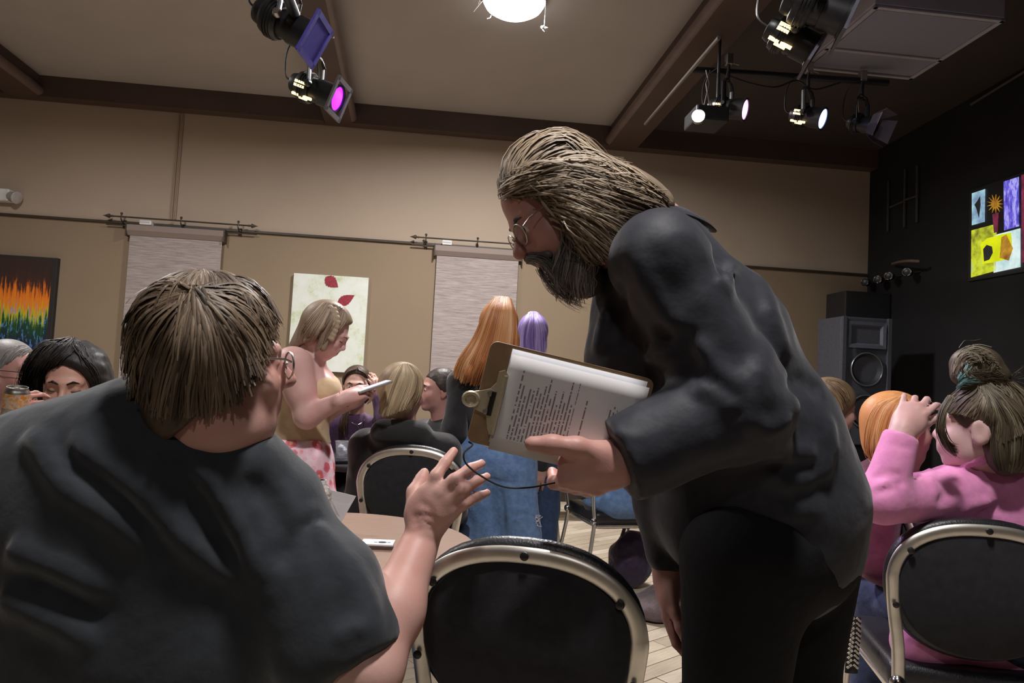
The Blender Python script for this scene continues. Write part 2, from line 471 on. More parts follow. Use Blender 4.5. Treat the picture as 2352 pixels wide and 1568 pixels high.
# left painting
def paint_left():
    m, nt, b = nodes_of('dripping rainbow paint')
    tc = nt.nodes.new('ShaderNodeTexCoord')
    sep = nt.nodes.new('ShaderNodeSeparateXYZ'); nt.links.new(tc.outputs['Generated'], sep.inputs[0])
    mp = nt.nodes.new('ShaderNodeMapping'); mp.inputs['Scale'].default_value = (26, 1, 1.1); nt.links.new(tc.outputs['Generated'], mp.inputs[0])
    f = noise(nt, mp.outputs[0], 1.6, 4, 0.65)
    mp2 = nt.nodes.new('ShaderNodeMapping'); mp2.inputs['Scale'].default_value = (13, 1, 5); nt.links.new(tc.outputs['Generated'], mp2.inputs[0])
    f2 = noise(nt, mp2.outputs[0], 2.2, 5, 0.7)
    s = N(nt, 'ShaderNodeMath', operation='MULTIPLY_ADD'); s.inputs[1].default_value = 0.75; nt.links.new(f, s.inputs[0]); nt.links.new(sep.outputs[2], s.inputs[2])
    s2 = N(nt, 'ShaderNodeMath', operation='MULTIPLY_ADD'); s2.inputs[1].default_value = 0.25; nt.links.new(f2, s2.inputs[0]); nt.links.new(s.outputs[0], s2.inputs[2])
    h = N(nt, 'ShaderNodeMath', operation='SUBTRACT'); h.inputs[1].default_value = 0.42; nt.links.new(s2.outputs[0], h.inputs[0])
    bands = ramp(nt, h.outputs[0], [(0.0, (0.012, 0.012, 0.04)), (0.22, (0.012, 0.016, 0.06)), (0.36, (0.015, 0.05, 0.03)), (0.47, (0.02, 0.09, 0.03)), (0.54, (0.5, 0.55, 0.03)), (0.6, (0.75, 0.26, 0.02)), (0.74, (0.8, 0.19, 0.02)), (0.82, (0.06, 0.025, 0.02)), (1.0, (0.04, 0.025, 0.022))])
    mx = nt.nodes.new('ShaderNodeMix'); mx.data_type = 'RGBA'
    fl_ = ramp(nt, f2, [(0.55, (0, 0, 0)), (0.6, (1, 1, 1)), (0.64, (0, 0, 0))])
    lim = ramp(nt, sep.outputs[2], [(0.5, (1, 1, 1)), (0.62, (0, 0, 0))])
    ml = N(nt, 'ShaderNodeMath', operation='MULTIPLY'); nt.links.new(fl_, ml.inputs[0]); nt.links.new(lim, ml.inputs[1])
    nt.links.new(ml.outputs[0], mx.inputs[0]); nt.links.new(bands, mx.inputs[6]); mx.inputs[7].default_value = (0.12, 0.3, 0.7, 1)
    nt.links.new(mx.outputs[2], b.inputs['Base Color']); b.inputs['Roughness'].default_value = 0.35
    return m
p0, p1 = wp(128, 592, 0.06), wp(118, 800, 0.06)
zt_, zb_ = p0[2], p0[2]-1.02
xr = (p0[0]+p1[0])/2; xl = xr-0.80
r = empty('canvas_painting', ((xl+xr)/2, Y_WALL, zb_)); tag(r, 'dark canvas with orange, green and blue paint drips at the left edge', 'painting')
MB().box(((xl+xr)/2, Y_WALL-0.03, (zt_+zb_)/2), (xr-xl, 0.05, zt_-zb_), bev=0.004).build('stretcher', mat('black canvas edge', (0.02, 0.017, 0.016), None, 60, 0.7), r)
MB().box(((xl+xr)/2-0.02, Y_WALL-0.057, (zt_+zb_)/2-0.01), (xr-xl-0.045, 0.004, zt_-zb_-0.03)).build('painted_face', paint_left(), r)
# leaf painting
p0, p1, p2, p3 = wp(674, 628, 0.05), wp(844, 636, 0.05), wp(836, 856, 0.05), wp(660, 850, 0.05)
xa, xb = (p0[0]+p3[0])/2, (p1[0]+p2[0])/2; za, zb = (p0[2]+p1[2])/2, (p2[2]+p3[2])/2-0.0
m, nt, b_ = nodes_of('pale green wash')
v = coords(nt, (1, 1, 1), 'Object'); f = noise(nt, v, 4.2, 6, 0.7); f3 = noise(nt, v, 130, 3)
ad = N(nt, 'ShaderNodeMath', operation='MULTIPLY_ADD'); ad.inputs[1].default_value = 0.28; nt.links.new(f3, ad.inputs[0]); nt.links.new(f, ad.inputs[2])
nt.links.new(ramp(nt, ad.outputs[0], [(0.42, (0.33, 0.42, 0.16)), (0.53, (0.55, 0.6, 0.42)), (0.62, (0.66, 0.7, 0.62)), (0.8, (0.72, 0.75, 0.72))]), b_.inputs['Base Color'])
b_.inputs['Roughness'].default_value = 0.6
r = empty('canvas_painting', ((xa+xb)/2, Y_WALL, zb)); tag(r, 'pale green canvas with two red leaves behind the standing blonde woman', 'painting')
MB().box(((xa+xb)/2, Y_WALL-0.025, (za+zb)/2), (xb-xa, 0.045, za-zb), bev=0.004).build('canvas', m, r)
M_LEAF = mat('red leaf paint', (0.38, 0.03, 0.045), (0.16, 0.012, 0.03), 60, 0.5)
M_HALO = mat('yellow green halo paint', (0.55, 0.56, 0.2), (0.5, 0.56, 0.34), 45, 0.6)
def leaf(px, py, L, W, ang_, m, off, name, par, notch=0.0):
    c = wp(px, py, 0.05); pts = []
    nn = 14
    for side in (1, -1):
        for i in range(nn+1):
            t = i/nn if side == 1 else 1-i/nn
            wv = math.sin(math.pi*min(1, t**0.75))*W*(1+notch*math.sin(t*40))*0.5
            pts.append(((t-0.5)*L, side*wv))
    pp = []
    ca_, sa_ = math.cos(ang_), math.sin(ang_)
    for i, (x, z) in enumerate(pts):
        if i in (nn+1, 2*nn+1): continue
        pp.append((c[0]+x*ca_-z*sa_, Y_WALL-off, c[2]+x*sa_+z*ca_))
    MB().prism(pp, (0, 0.002, 0)).build(name, m, par)
leaf(762, 648, 0.16, 0.115, math.radians(-35), M_LEAF, 0.0515, 'leaf', r, 0.1)
leaf(795, 688, 0.19, 0.10, math.radians(32), M_LEAF, 0.0515, 'leaf', r, 0.05)

# ================================================================== stage side
# speaker cabinet
def speaker():
    d = 6.15
    x0, x1 = at(1931, 800, d)[0], at(2052, 800, d)[0]
    zt = at(1990, 728, d)[2]; zb = zt-1.15
    y0 = at(1990, 800, d)[1]
    r = empty('loudspeaker', ((x0+x1)/2, y0+0.2, zb)); tag(r, 'tall black loudspeaker cabinet by the dark corner', 'loudspeaker')
    xc, w = (x0+x1)/2, x1-x0
    mg = mat('speaker cabinet', (0.075, 0.08, 0.1), (0.055, 0.058, 0.075), 50, 0.5, bmp=0.3, bscale=300)
    MB().box((xc, y0+0.22, (zt+zb)/2), (w, 0.40, zt-zb), bev=0.012).build('cabinet', mg, r)
    for s in (-1, 1):
        MB().box((xc+s*(w/2-0.02), y0+0.01, (zt+zb)/2), (0.04, 0.03, zt-zb), bev=0.004).build('side_rail', mg, r)
    # horn
    hz = zt-0.16; mb = MB()
    A = [(xc-w*0.32, hz+0.09), (xc+w*0.32, hz+0.09), (xc+w*0.32, hz-0.09), (xc-w*0.32, hz-0.09)]
    Bq = [(xc-0.07, hz+0.02), (xc+0.07, hz+0.02), (xc+0.07, hz-0.02), (xc-0.07, hz-0.02)]
    va = [mb.bm.verts.new((x, y0-0.001, z)) for x, z in A]; vb = [mb.bm.verts.new((x, y0+0.1, z)) for x, z in Bq]
    Oq = [(xc-w*0.38, hz+0.12), (xc+w*0.38, hz+0.12), (xc+w*0.38, hz-0.12), (xc-w*0.38, hz-0.12)]
    vo = [mb.bm.verts.new((x, y0-0.006, z)) for x, z in Oq]
    for k in range(4):
        mb.bm.faces.new((va[k], va[(k+1) % 4], vb[(k+1) % 4], vb[k])); mb.bm.faces.new((vo[k], vo[(k+1) % 4], va[(k+1) % 4], va[k]))
    mb.bm.faces.new(vb)
    mb.build('horn', mat('horn plastic', (0.11, 0.12, 0.15), (0.085, 0.09, 0.12), 30, 0.4), r)
    for zc in (zt-0.47, zt-0.85):
        fx = frame_mx((xc, y0, zc), (0, -1, 0))
        wf = MB().lathe([(0.155, -0.01), (0.155, 0.006), (0.14, 0.008), (0.135, -0.004), (0.1, -0.03), (0.045, -0.055), (0.044, -0.04), (0.03, -0.03), (0.001, -0.026)], 32, fx, caps=False).build('woofer', mat('speaker cone', (0.02, 0.021, 0.026), None, 60, 0.6), r, smooth=True)
        MB().tube([(xc+0.148*math.cos(t), y0-0.008, zc+0.148*math.sin(t)) for t in np.linspace(0, 2*math.pi, 33)[:-1]], 0.006, 6, closed=True).build('surround', mat('cone surround', (0.2, 0.21, 0.24), None, 60, 0.35, 0.5), wf, smooth=True)
        MB().tube([(xc+0.07*math.cos(t), y0+0.03, zc+0.07*math.sin(t)) for t in np.linspace(0, 2*math.pi, 33)[:-1]], 0.008, 6, closed=True).build('cone_ring', mat('cone surround', (0.2, 0.21, 0.24)), wf, smooth=True)
    # stand underneath
    MB().box((xc, y0+0.22, zb/2), (w*0.9, 0.36, zb-0.01), bev=0.01).build('plinth', M_BLACK, r)
speaker()
# black rack behind the speaker with its little chrome-ringed lamps and curved shelf
p = at(1972, 660, 6.75)
r = empty('equipment_rack', (X_RIGHT-0.28, 6.75, 0)); tag(r, 'tall black equipment rack in the dark corner behind the loudspeaker', 'rack')
zt = p[2]
MB().box(((p[0]+X_RIGHT)/2, 6.76, zt/2), (X_RIGHT-p[0]-0.02, 0.36, zt), bev=0.01).build('cabinet', M_BLACKPL, r)
p2_, p3_ = on_x(2050, 604, X_RIGHT-0.12), on_x(2112, 600, X_RIGHT-0.12)
o = MB().tube(smooth_path([on_x(2050, 606, X_RIGHT-0.05), on_x(2068, 601, X_RIGHT-0.16), on_x(2090, 599, X_RIGHT-0.2), on_x(2112, 600, X_RIGHT-0.15)], 5), 0.014, 8).build('curved_rail', mat('brown rail', (0.14, 0.09, 0.07)), smooth=True)
tag(o, 'curved brown rail on the black wall above the loudspeaker', 'rail')
for i, (px, py, lab) in enumerate(((1986, 648, 'nearest the back wall'), (2016, 641, 'second from the back wall'), (2041, 633, 'third from the back wall'), (2083, 624, 'under the curved rail'))):
    c = on_x(px, py, X_RIGHT-0.16)
    q = empty('wall_lamp', c); tag(q, 'tiny black lamp with chrome ring on the dark wall, %s' % lab, 'lamp', 'ringed lamps on the dark wall')
    ax = Vector((-0.75, -0.66, -0.05))
    MB().lathe([(0.03, -0.12), (0.036, -0.1), (0.036, 0.0), (0.03, 0.004)], 14, frame_mx(c, ax)).build('can', M_BLACK, q, smooth=True)
    mx = frame_mx(c, ax)
    MB().tube([mx @ Vector((0.035*math.cos(t), 0.035*math.sin(t), 0.004)) for t in np.linspace(0, 2*math.pi, 21)[:-1]], 0.006, 6, closed=True).build('ring', M_CHROME, q, smooth=True)
    MB().tube([c-np.array(ax)*0.1, (X_RIGHT, c[1]+0.02, c[2]+0.02)], 0.01, 6).build('arm', M_BLACK, q, smooth=True)
# faint framed opening on the black wall
r = tag(empty('wall_frame', on_x(2075, 540, X_RIGHT-0.01)), 'faint grey framed grid high on the black wall', 'frame')
MF = mat('faint grey frame', (0.05, 0.047, 0.045), None, 20, 0.5)
for pts in (((2041, 415), (2039, 532)), ((2079, 388), (2077, 522)), ((2044, 476), (2076, 462)), ((2079, 459), (2108, 449)), ((2107, 380), (2106, 510))):
    a, b = on_x(*pts[0], X_RIGHT-0.02), on_x(*pts[1], X_RIGHT-0.02)
    MB().tube([a, b], 0.012, 6).build('bar', MF, r)
# picture screen on the black wall
xs = X_RIGHT-0.03
s0, s1 = on_x(2228, 441, xs), on_x(2228, 640, xs)
r = empty('wall_screen', (xs, s0[1]-0.8, s1[2])); tag(r, 'lit screen of bright picture tiles on the black wall, cut by the right edge', 'screen')
sy1 = s0[1]; sy0 = sy1-1.75
MB().box((X_RIGHT-0.012, (sy0+sy1)/2, (s0[2]+s1[2])/2), (0.02, sy1-sy0+0.04, s0[2]-s1[2]+0.04), bev=0.004).build('panel', M_BLACKPL, r)
def tile_mat(name, stops, sc, strength, stretch=(1, 1, 1)):
    m, nt, b = nodes_of(name)
    f = noise(nt, coords(nt, stretch), sc, 5, 0.65)
    col = ramp(nt, f, stops, 'LINEAR')
    nt.links.new(col, b.inputs['Emission Color']); b.inputs['Emission Strength'].default_value = strength
    b.inputs['Base Color'].default_value = (0.02, 0.02, 0.02, 1)
    return m
T1 = tile_mat('tile pale blue', [(0.3, (0.12, 0.12, 0.3)), (0.5, (0.35, 0.6, 0.7)), (0.7, (0.7, 0.9, 0.9))], 4, 0.75)
T2 = tile_mat('tile violet', [(0.35, (0.05, 0.04, 0.35)), (0.5, (0.15, 0.12, 0.75)), (0.6, (0.5, 0.45, 1.0)), (0.7, (0.1, 0.3, 0.8))], 9, 0.75, (1, 3, 1))
T3 = tile_mat('tile yellow green', [(0.3, (0.05, 0.06, 0.01)), (0.42, (0.3, 0.32, 0.02)), (0.55, (0.62, 0.7, 0.02)), (0.75, (0.35, 0.5, 0.4))], 5, 0.8)
T4 = tile_mat('tile pale', [(0.3, (0.35, 0.6, 0.62)), (0.5, (0.8, 0.95, 0.92)), (0.8, (0.9, 1, 0.98))], 3, 0.75)
T5 = tile_mat('tile orange figure', [(0.3, (0.2, 0.06, 0.01)), (0.6, (0.6, 0.3, 0.02)), (0.8, (0.8, 0.62, 0.03))], 12, 0.7)
T6 = tile_mat('tile red', [(0.35, (0.05, 0.01, 0.03)), (0.6, (0.3, 0.03, 0.08)), (0.75, (0.4, 0.2, 0.5))], 6, 0.6)
T7 = tile_mat('tile bright yellow', [(0.3, (0.5, 0.55, 0.0)), (0.6, (0.72, 0.78, 0.0))], 4, 0.85)
T8 = tile_mat('tile dark', [(0.3, (0.01, 0.012, 0.015)), (0.7, (0.035, 0.035, 0.03))], 4, 0.5)
def tile(name, poly, m, off=0.0):
    pp = [on_x(px, py, xs-off) for px, py in poly]
    MB().prism(pp, (0.004, 0, 0)).build(name, m, r)
tile('picture_tile', [(2232, 444), (2262, 434), (2261, 509), (2232, 517)], T1)
tile('dark_figure', [(2238, 470), (2244, 462), (2251, 450), (2252, 470), (2248, 500), (2243, 480)], T8, 0.002)
sp = []
for k in range(26):
    t = 2*math.pi*k/26; rr_ = 20 if k % 2 == 0 else 7
    sp.append((2285+rr_*math.cos(t)*0.95, 468+rr_*math.sin(t)*1.1))
tile('spiky_figure', sp, T5, 0.003)
tile('figure_body', [(2279, 492), (2293, 488), (2291, 532), (2283, 535)], T6, 0.002)
tile('picture_tile', [(2305, 417), (2339, 406), (2340, 519), (2306, 529)], T2)
tile('picture_tile', [(2231, 529), (2288, 514), (2288, 621), (2230, 637)], T3)
tile('picture_tile', [(2283, 540), (2343, 524), (2343, 613), (2282, 626)], T4)
tile('yellow_patch', [(2252, 560), (2268, 547), (2300, 538), (2322, 534), (2324, 560), (2310, 596), (2283, 602), (2256, 606)], T7, 0.002)
tile('dark_figure', [(2258, 572), (2266, 562), (2278, 566), (2280, 580), (2272, 596), (2260, 600)], T8, 0.004)
tile('orange_figure', [(2300, 545), (2311, 538), (2326, 570), (2316, 598), (2296, 592)], T5, 0.004)
tile('picture_tile', [(2346, 402), (2420, 378), (2420, 580), (2346, 604)], T6)
# ------------------------------------------------------------------ ceiling fixtures
M_GLOW = emit('lamp glass', (1.0, 0.97, 0.95), 6)
def dome(i, x, y, watts):
    z = ceil_z(y)
    lab = ['glowing round ceiling light in the middle bay'] + ['round ceiling light out of view over the left bay', 'round ceiling light out of view overhead', 'round ceiling light out of view behind the viewer'][0:3]
    r = empty('ceiling_light', (x, y, z)); tag(r, lab[i], 'ceiling light', 'round ceiling lights')
    MB().lathe([(0.23, 0.01), (0.235, -0.02), (0.225, -0.045)], 32, Matrix.Translation((x, y, z))).build('base', M_WHITEPL, r, smooth=True)
    MB().lathe([(0.22, -0.045), (0.205, -0.075), (0.16, -0.105), (0.09, -0.122), (0.002, -0.128)], 32, Matrix.Translation((x, y, z)), caps=False).build('glass_dome', M_GLOW, r, smooth=True)
    l = lamp('ceiling_lamp', 'AREA', (x, y, z-0.14), watts, (1.0, 0.965, 0.95), 0.36, (x, y, 0))
    l.parent = r; l.matrix_parent_inverse = Matrix.Translation((-x, -y, -z))
for i, (x, y, w_) in enumerate(CEIL_LAMPS): dome(i, x, y, w_)
# string with a scrap of tissue hanging by the light, and some cobweb
x, y = CEIL_LAMPS[0][0], CEIL_LAMPS[0][1]
p = at(1250, 62, 4.85); q = at(1254, -20, 4.85)
r = empty('hanging_streamer', p); tag(r, 'white string with a scrap of tissue hanging beside the ceiling light', 'streamer')
M_TIS = mat('white tissue', (0.8, 0.8, 0.8), (0.7, 0.7, 0.72), 30, 0.8)
MB().tube([p, p*0.5+q*0.5+np.array([0.003, 0, 0]), np.array([q[0], q[1], ceil_z(q[1])])], 0.003, 5).build('string', M_TIS, r)
mb = MB()
for k in range(7):
    a = k*0.9; mb.ball(p+np.array([0.016*math.cos(a), 0.012*math.sin(a*1.3), -0.008+0.012*math.sin(a)]), (0.014, 0.01, 0.009), 7, 5, Matrix.Rotation(a, 4, 'Y'))
mb.build('tissue', M_TIS, r, smooth=True)
r = tag(empty('cobweb', at(1098, 12, 4.9)), 'thin white cobweb threads left of the ceiling light', 'cobweb')
for pts in (((1088, 27), (1100, 12), (1112, -2)), ((1099, 10), (1103, -4), (1104, -14)), ((1105, 8), (1101, -2), (1099, -10)), ((1119, 43), (1126, 41), (1128, 36))):
    MB().tube([at(px, py, 4.9) for px, py in pts], 0.0022, 5).build('thread', M_TIS, r)
# flat ceiling unit over the stage
ZP = 3.62
c0, c1, c2_, c3 = [on_z(*q, ZP) for q in ((1853, 157), (1990, 15), (2302, 38), (2107, 182))]
ux0, ux1 = (c0[0]+c1[0])/2, (c2_[0]+c3[0])/2; uy0, uy1 = (c1[1]+c2_[1])/2, (c0[1]+c3[1])/2
r = empty('ceiling_unit', ((ux0+ux1)/2, (uy0+uy1)/2, ZP)); tag(r, 'flat white framed air unit hung under the dark stage ceiling', 'air unit')
M_UNIT = mat('unit white', (0.42, 0.4, 0.4), (0.37, 0.35, 0.36), 8, 0.5); M_UNITP = mat('unit grille', (0.27, 0.27, 0.3), (0.23, 0.23, 0.26), 90, 0.6, stretch=(1, 8, 1))
MB().box(((ux0+ux1)/2, (uy0+uy1)/2, ZP+0.07), (ux1-ux0, uy1-uy0, 0.13), bev=0.01).build('housing', M_UNIT, r)
W_, H_ = ux1-ux0, uy1-uy0
for (fa, fb) in ((0.05, 0.33), (0.39, 0.95)):
    MB().box(((ux0+ux1)/2, uy0+H_*(1-(fa+fb)/2), ZP+0.0), (W_*0.9, H_*(fb-fa), 0.006)).build('grille', M_UNITP, r)
for (xx, yy, sx, sy) in (((ux0+ux1)/2, uy0+0.014, W_, 0.028), ((ux0+ux1)/2, uy1-0.014, W_, 0.028), (ux0+0.014, (uy0+uy1)/2, 0.028, H_), (ux1-0.014, (uy0+uy1)/2, 0.028, H_), ((ux0+ux1)/2, uy0+H_*0.64, W_, 0.028)):
    MB().box((xx, yy, ZP-0.004), (sx, sy, 0.014), bev=0.002).build('frame_bar', M_UNIT, r)
for sx in (0.2, 0.8):
    MB().tube([(ux0+W_*sx, (uy0+uy1)/2, ZP+0.12), (ux0+W_*sx, (uy0+uy1)/2, ceil_z((uy0+uy1)/2))], 0.008, 6).build('hanger_rod', M_BLACK, r)
# conduit along the stage beam
a, b = at(1652, 86, 3.9), at(1482, 285, 5.7)
n += 1
o = MB().tube([a, b], 0.012, 8).build('trim_%d' % n, mat('dull pipe', (0.16, 0.14, 0.13), None, 20, 0.35, 0.6), smooth=True); tag(o, 'thin metal conduit below the beam at the stage edge', 'pipe', kind='structure')
# faint trim line on the right
a, b = on_x(2230, 240, X_RIGHT-0.02), on_x(2352, 165, X_RIGHT-0.02)
n += 1
o = MB().tube([a, b+(b-a)*1.5], 0.012, 8).build('trim_%d' % n, mat('faint trim', (0.07, 0.055, 0.05)), smooth=True); tag(o, 'faint pipe along the top of the black wall', 'trim', kind='structure')

# ------------------------------------------------------------------ stage lights
M_SLOT = emit('warm vent glow', (1.0, 0.72, 0.32), 2.2)
def stage_light(tail, nose, rad, label, lens=None, strength=6, slots=(), gel=None, hang=(0, 0, 0.3), pipe_z=None, door=False, knob=None):
    """profile spotlight: rear lamp housing with vents, barrel, lens tube, colour frame, yoke and clamp"""
    A, B = np.asarray(tail, float), np.asarray(nose, float)
    ax = (B-A); L = np.linalg.norm(ax); ax = ax/L
    r = empty('stage_light', (A+B)/2); tag(r, label, 'stage light', 'black theatre spotlights')
    mx = frame_mx(A, ax, (0, 0, 1))
    R = rad
    MB().lathe([(0.25*R, 0), (0.62*R, 0.02*L), (0.7*R, 0.1*L), (0.7*R, 0.16*L), (0.92*R, 0.18*L), (1.0*R, 0.26*L), (1.0*R, 0.42*L), (0.9*R, 0.46*L)], 20, mx).build('lamp_housing', M_BLACK, r, smooth=True)
    MB().lathe([(0.78*R, 0.44*L), (0.78*R, 0.6*L), (0.86*R, 0.61*L), (0.86*R, 0.93*L), (0.95*R, 0.94*L), (0.95*R, 0.985*L), (0.8*R, 0.985*L), (0.78*R, 0.9*L)], 24, mx, caps=False).build('barrel', M_BLACK, r, smooth=True)
    for k in range(3):
        MB().lathe([(0.9*R, (0.26+0.05*k)*L), (1.07*R, (0.27+0.05*k)*L), (1.07*R, (0.285+0.05*k)*L), (0.9*R, (0.295+0.05*k)*L)], 20, mx, caps=False).build('cooling_fin', M_BLACK, r, smooth=True)
    lm = lens if lens is not None else (0.02, 0.02, 0.03)
    lmat = emit('lens glow %.2f %.2f %.2f' % lm, lm, strength) if lens is not None else mat('dark lens', (0.02, 0.02, 0.03), None, 10, 0.08)
    MB().lathe([(0.80*R, 0.955*L), (0.6*R, 0.975*L), (0.3*R, 0.985*L), (0.002, 0.988*L)], 24, mx, caps=False).build('lens', lmat, r, smooth=True)
    if gel is not None:
        h = 1.2*R
        gm = mat('gel frame %.2f %.2f' % (gel[0], gel[2]), gel, tuple(c*0.7 for c in gel), 30, 0.35)
        mb = MB()
        for (cx, cy, sx, sy) in ((0, h*0.9, 2*h, 0.25*h), (0, -h*0.9, 2*h, 0.25*h), (h*0.9, 0, 0.25*h, 2*h), (-h*0.9, 0, 0.25*h, 2*h)):
            mb.box((0, 0, 0), (1, 1, 1)); vs = mb.bm.verts[:][-8:]
            bmesh.ops.transform(mb.bm, matrix=mx @ Matrix.Translation((cx, cy, 1.0*L)) @ Matrix.Diagonal((sx, sy, 0.012, 1)), verts=vs)
        mb.build('colour_frame', gm, r)
        if gel[2] > 0.3:
            g2 = MB(); g2.box((0, 0, 0), (1, 1, 1)); bmesh.ops.transform(g2.bm, matrix=mx @ Matrix.Translation((0, 0, 1.0*L)) @ Matrix.Diagonal((1.7*h, 1.7*h, 0.002, 1)), verts=g2.bm.verts[:])
            g2.build('colour_gel', mat('blue gel', (0.07, 0.06, 0.40), (0.05, 0.045, 0.3), 14, 0.3), r)
    if door:
        for sgn, axn in ((1, 'x'), (-1, 'x'), (1, 'y'), (-1, 'y')):
            u = Vector((1, 0, 0)) if axn == 'x' else Vector((0, 1, 0)); w = Vector((0, 1, 0)) if axn == 'x' else Vector((1, 0, 0))
            q = [u*sgn*R+w*R*0.9, u*sgn*R-w*R*0.9, u*sgn*R*1.7-w*R*1.2+Vector((0, 0, R*1.2)), u*sgn*R*1.7+w*R*1.2+Vector((0, 0, R*1.2))]
            MB().prism([mx @ (p_+Vector((0, 0, 0.98*L))) for p_ in q], mx.to_3x3() @ Vector((0, 0, 0.004))).build('barn_door', mat('barn door', (0.12, 0.1, 0.12), None, 20, 0.4), r)
    for (ua, z0, wdt, ln) in slots:      # vents: angle round the housing, position, width, length
        mb = MB(); mb.box((0, 0, 0), (1, 1, 1))
        bmesh.ops.transform(mb.bm, matrix=mx @ Matrix.Rotation(ua, 4, 'Z') @ Matrix.Translation((1.0*R, 0, z0*L)) @ Matrix.Diagonal((0.01, wdt, ln, 1)), verts=mb.bm.verts[:])
        mb.build('vent', M_SLOT, r)
    # yoke
    side = np.cross(ax, (0, 0, 1.0)); side /= np.linalg.norm(side)
    mid = A+ax*L*0.5; top = mid+np.asarray(hang, float)
    upv = np.asarray(hang, float); hl = np.linalg.norm(upv); upv = upv/hl
    e = side*R*1.12
    MB().tube([mid-e, mid-e*1.05+upv*min(0.16, hl*0.6), mid-e*0.6+upv*min(0.2, hl*0.72), mid+e*0.6+upv*min(0.2, hl*0.72), mid+e*1.05+upv*min(0.16, hl*0.6), mid+e], [(0.006, 0.018)]*6, 8).build('yoke', M_BLACK, r)
    MB().tube([mid+upv*min(0.19, hl*0.7), top], 0.012, 8).build('hanger', M_BLACK, r)
    mb = MB(); mb.box(top, (0.05, 0.05, 0.08), bev=0.008); mb.tube([top+np.array([0.03, 0, -0.02]), top+np.array([0.08, 0, -0.03])], 0.006, 6); mb.build('clamp', M_STEEL, r)
    for s in (-1, 1):
        MB().lathe([(0.02, 0), (0.022, 0.012), (0.014, 0.03)], 10, frame_mx(mid+side*s*R*1.1, side*s)).build('knob', M_STEEL if knob else M_BLACK, r, smooth=True)
    # cable from the tail up to the clamp
    MB().tube(smooth_path([A+ax*0.02, A-ax*0.05+upv*0.03, A-ax*0.03+upv*hl*0.6, top-np.array([0.02, 0, 0.02])], 6), 0.005, 6).build('cable', M_BLACK, r, smooth=True)
    MB().tube(smooth_path([top+np.array([0.01, 0, 0.02]), mid+upv*hl*0.5+side*R*0.8, A+ax*L*0.4+upv*R*0.9], 6), 0.0022, 5).build('safety_cable', M_STEEL, r)
    return r
def slotset(base, rows=2, cols=3, z0=0.24, dz=0.07, da=0.25, w=0.013, ln=0.019):
    return [(base+da*i, z0+dz*j, w, ln) for i in range(rows) for j in range(cols)]
# left pair hung under the beam
d = 3.3
stage_light(at(590, 22, 3.15), at(724, 92, 3.13), 0.085, 'black spotlight with a blue gel frame at the top left', None, gel=(0.09, 0.08, 0.42), hang=(0.03, 0.02, 0.30), knob=True)
mid_ = at(735, 210, 3.75)
def vent_angle(A, B):
    """angle round the housing that faces the tables below, on the room side"""
    mx = frame_mx(A, np.asarray(B)-np.asarray(A), (0, 0, 1)).inverted()
    q = mx.to_3x3() @ Vector((-0.12, -1.0, -0.25))
    return math.atan2(q.y, q.x)
def lit(tailp, nosep, rad, label, col, st, **kw):
    A, B = at(*tailp), at(*nosep)
    va_ = vent_angle(A, B)
    s = slotset(va_-0.12) + [(va_+0.75, 0.25, 0.012, 0.045), (va_+0.9, 0.40, 0.012, 0.05), (va_+0.75, 0.5, 0.012, 0.05)]
    return stage_light(A, B, rad, label, col, st, slots=s, **kw)
lit((672, 188, 3.8), (778, 228, 3.76), 0.082, 'black spotlight with a violet lens near the left beam', (0.36, 0.02, 1.0), 2.6, gel=(0.13, 0.12, 0.13), hang=(0.0, 0.0, 0.34))
a, b = at(712, 120, 3.75), at(640, -60, 2.6)
o = MB().tube([a+(a-b)*0.15, b], 0.024, 12).build('lighting_pipe', M_BLACK, smooth=True); tag(o, 'black pipe under the left beam carrying two spotlights', 'pipe')
o = MB().tube(smooth_path([at(715, 112, 3.7), at(730, 108, 3.7), at(733, 128, 3.7), at(718, 136, 3.7), at(708, 122, 3.7), at(722, 112, 3.68), at(730, 150, 3.7), at(734, 182, 3.65)], 6), 0.006, 6).build('power_cable', mat('dark green cable', (0.03, 0.05, 0.04), None, 30, 0.35), smooth=True); tag(o, 'coiled dark green cable above the violet spotlight', 'cable')
# stage-side pair at the top
lit((1762, 62, 2.9), (1872, 118, 2.86), 0.075, 'black spotlight with lit vents under the top edge, right of the beam', None, 1, gel=(0.10, 0.09, 0.12), hang=(0.02, 0.0, 0.3))
stage_light(at(1800, -6, 2.75), at(1948, 42, 2.70), 0.085, 'black spotlight cut by the top edge, beside the white air unit', None, gel=(0.10, 0.10, 0.13), hang=(0.02, 0.0, 0.3))
o = MB().tube([at(1700, -60, 2.9), at(2000, -70, 2.55)], 0.024, 12).build('lighting_pipe', M_BLACK, smooth=True); tag(o, 'black pipe at the top edge carrying two spotlights', 'pipe')
# row of lamps over the stage
lit((1628, 246, 5.0), (1714, 252, 4.85), 0.085, 'black spotlight with a glowing magenta lens over the stage', (1.0, 0.30, 0.95), 3.0, hang=(0, 0, 0.36))
lit((1818, 262, 5.0), (1892, 273, 4.85), 0.085, 'black spotlight with a glowing blue-white lens over the stage', (0.35, 0.5, 1.0), 3.5, hang=(0, 0, 0.36))
stage_light(at(1950, 280, 5.1), at(2008, 290, 4.95), 0.07, 'dim black spotlight with open barn doors over the stage', None, hang=(0, 0, 0.36), door=True)
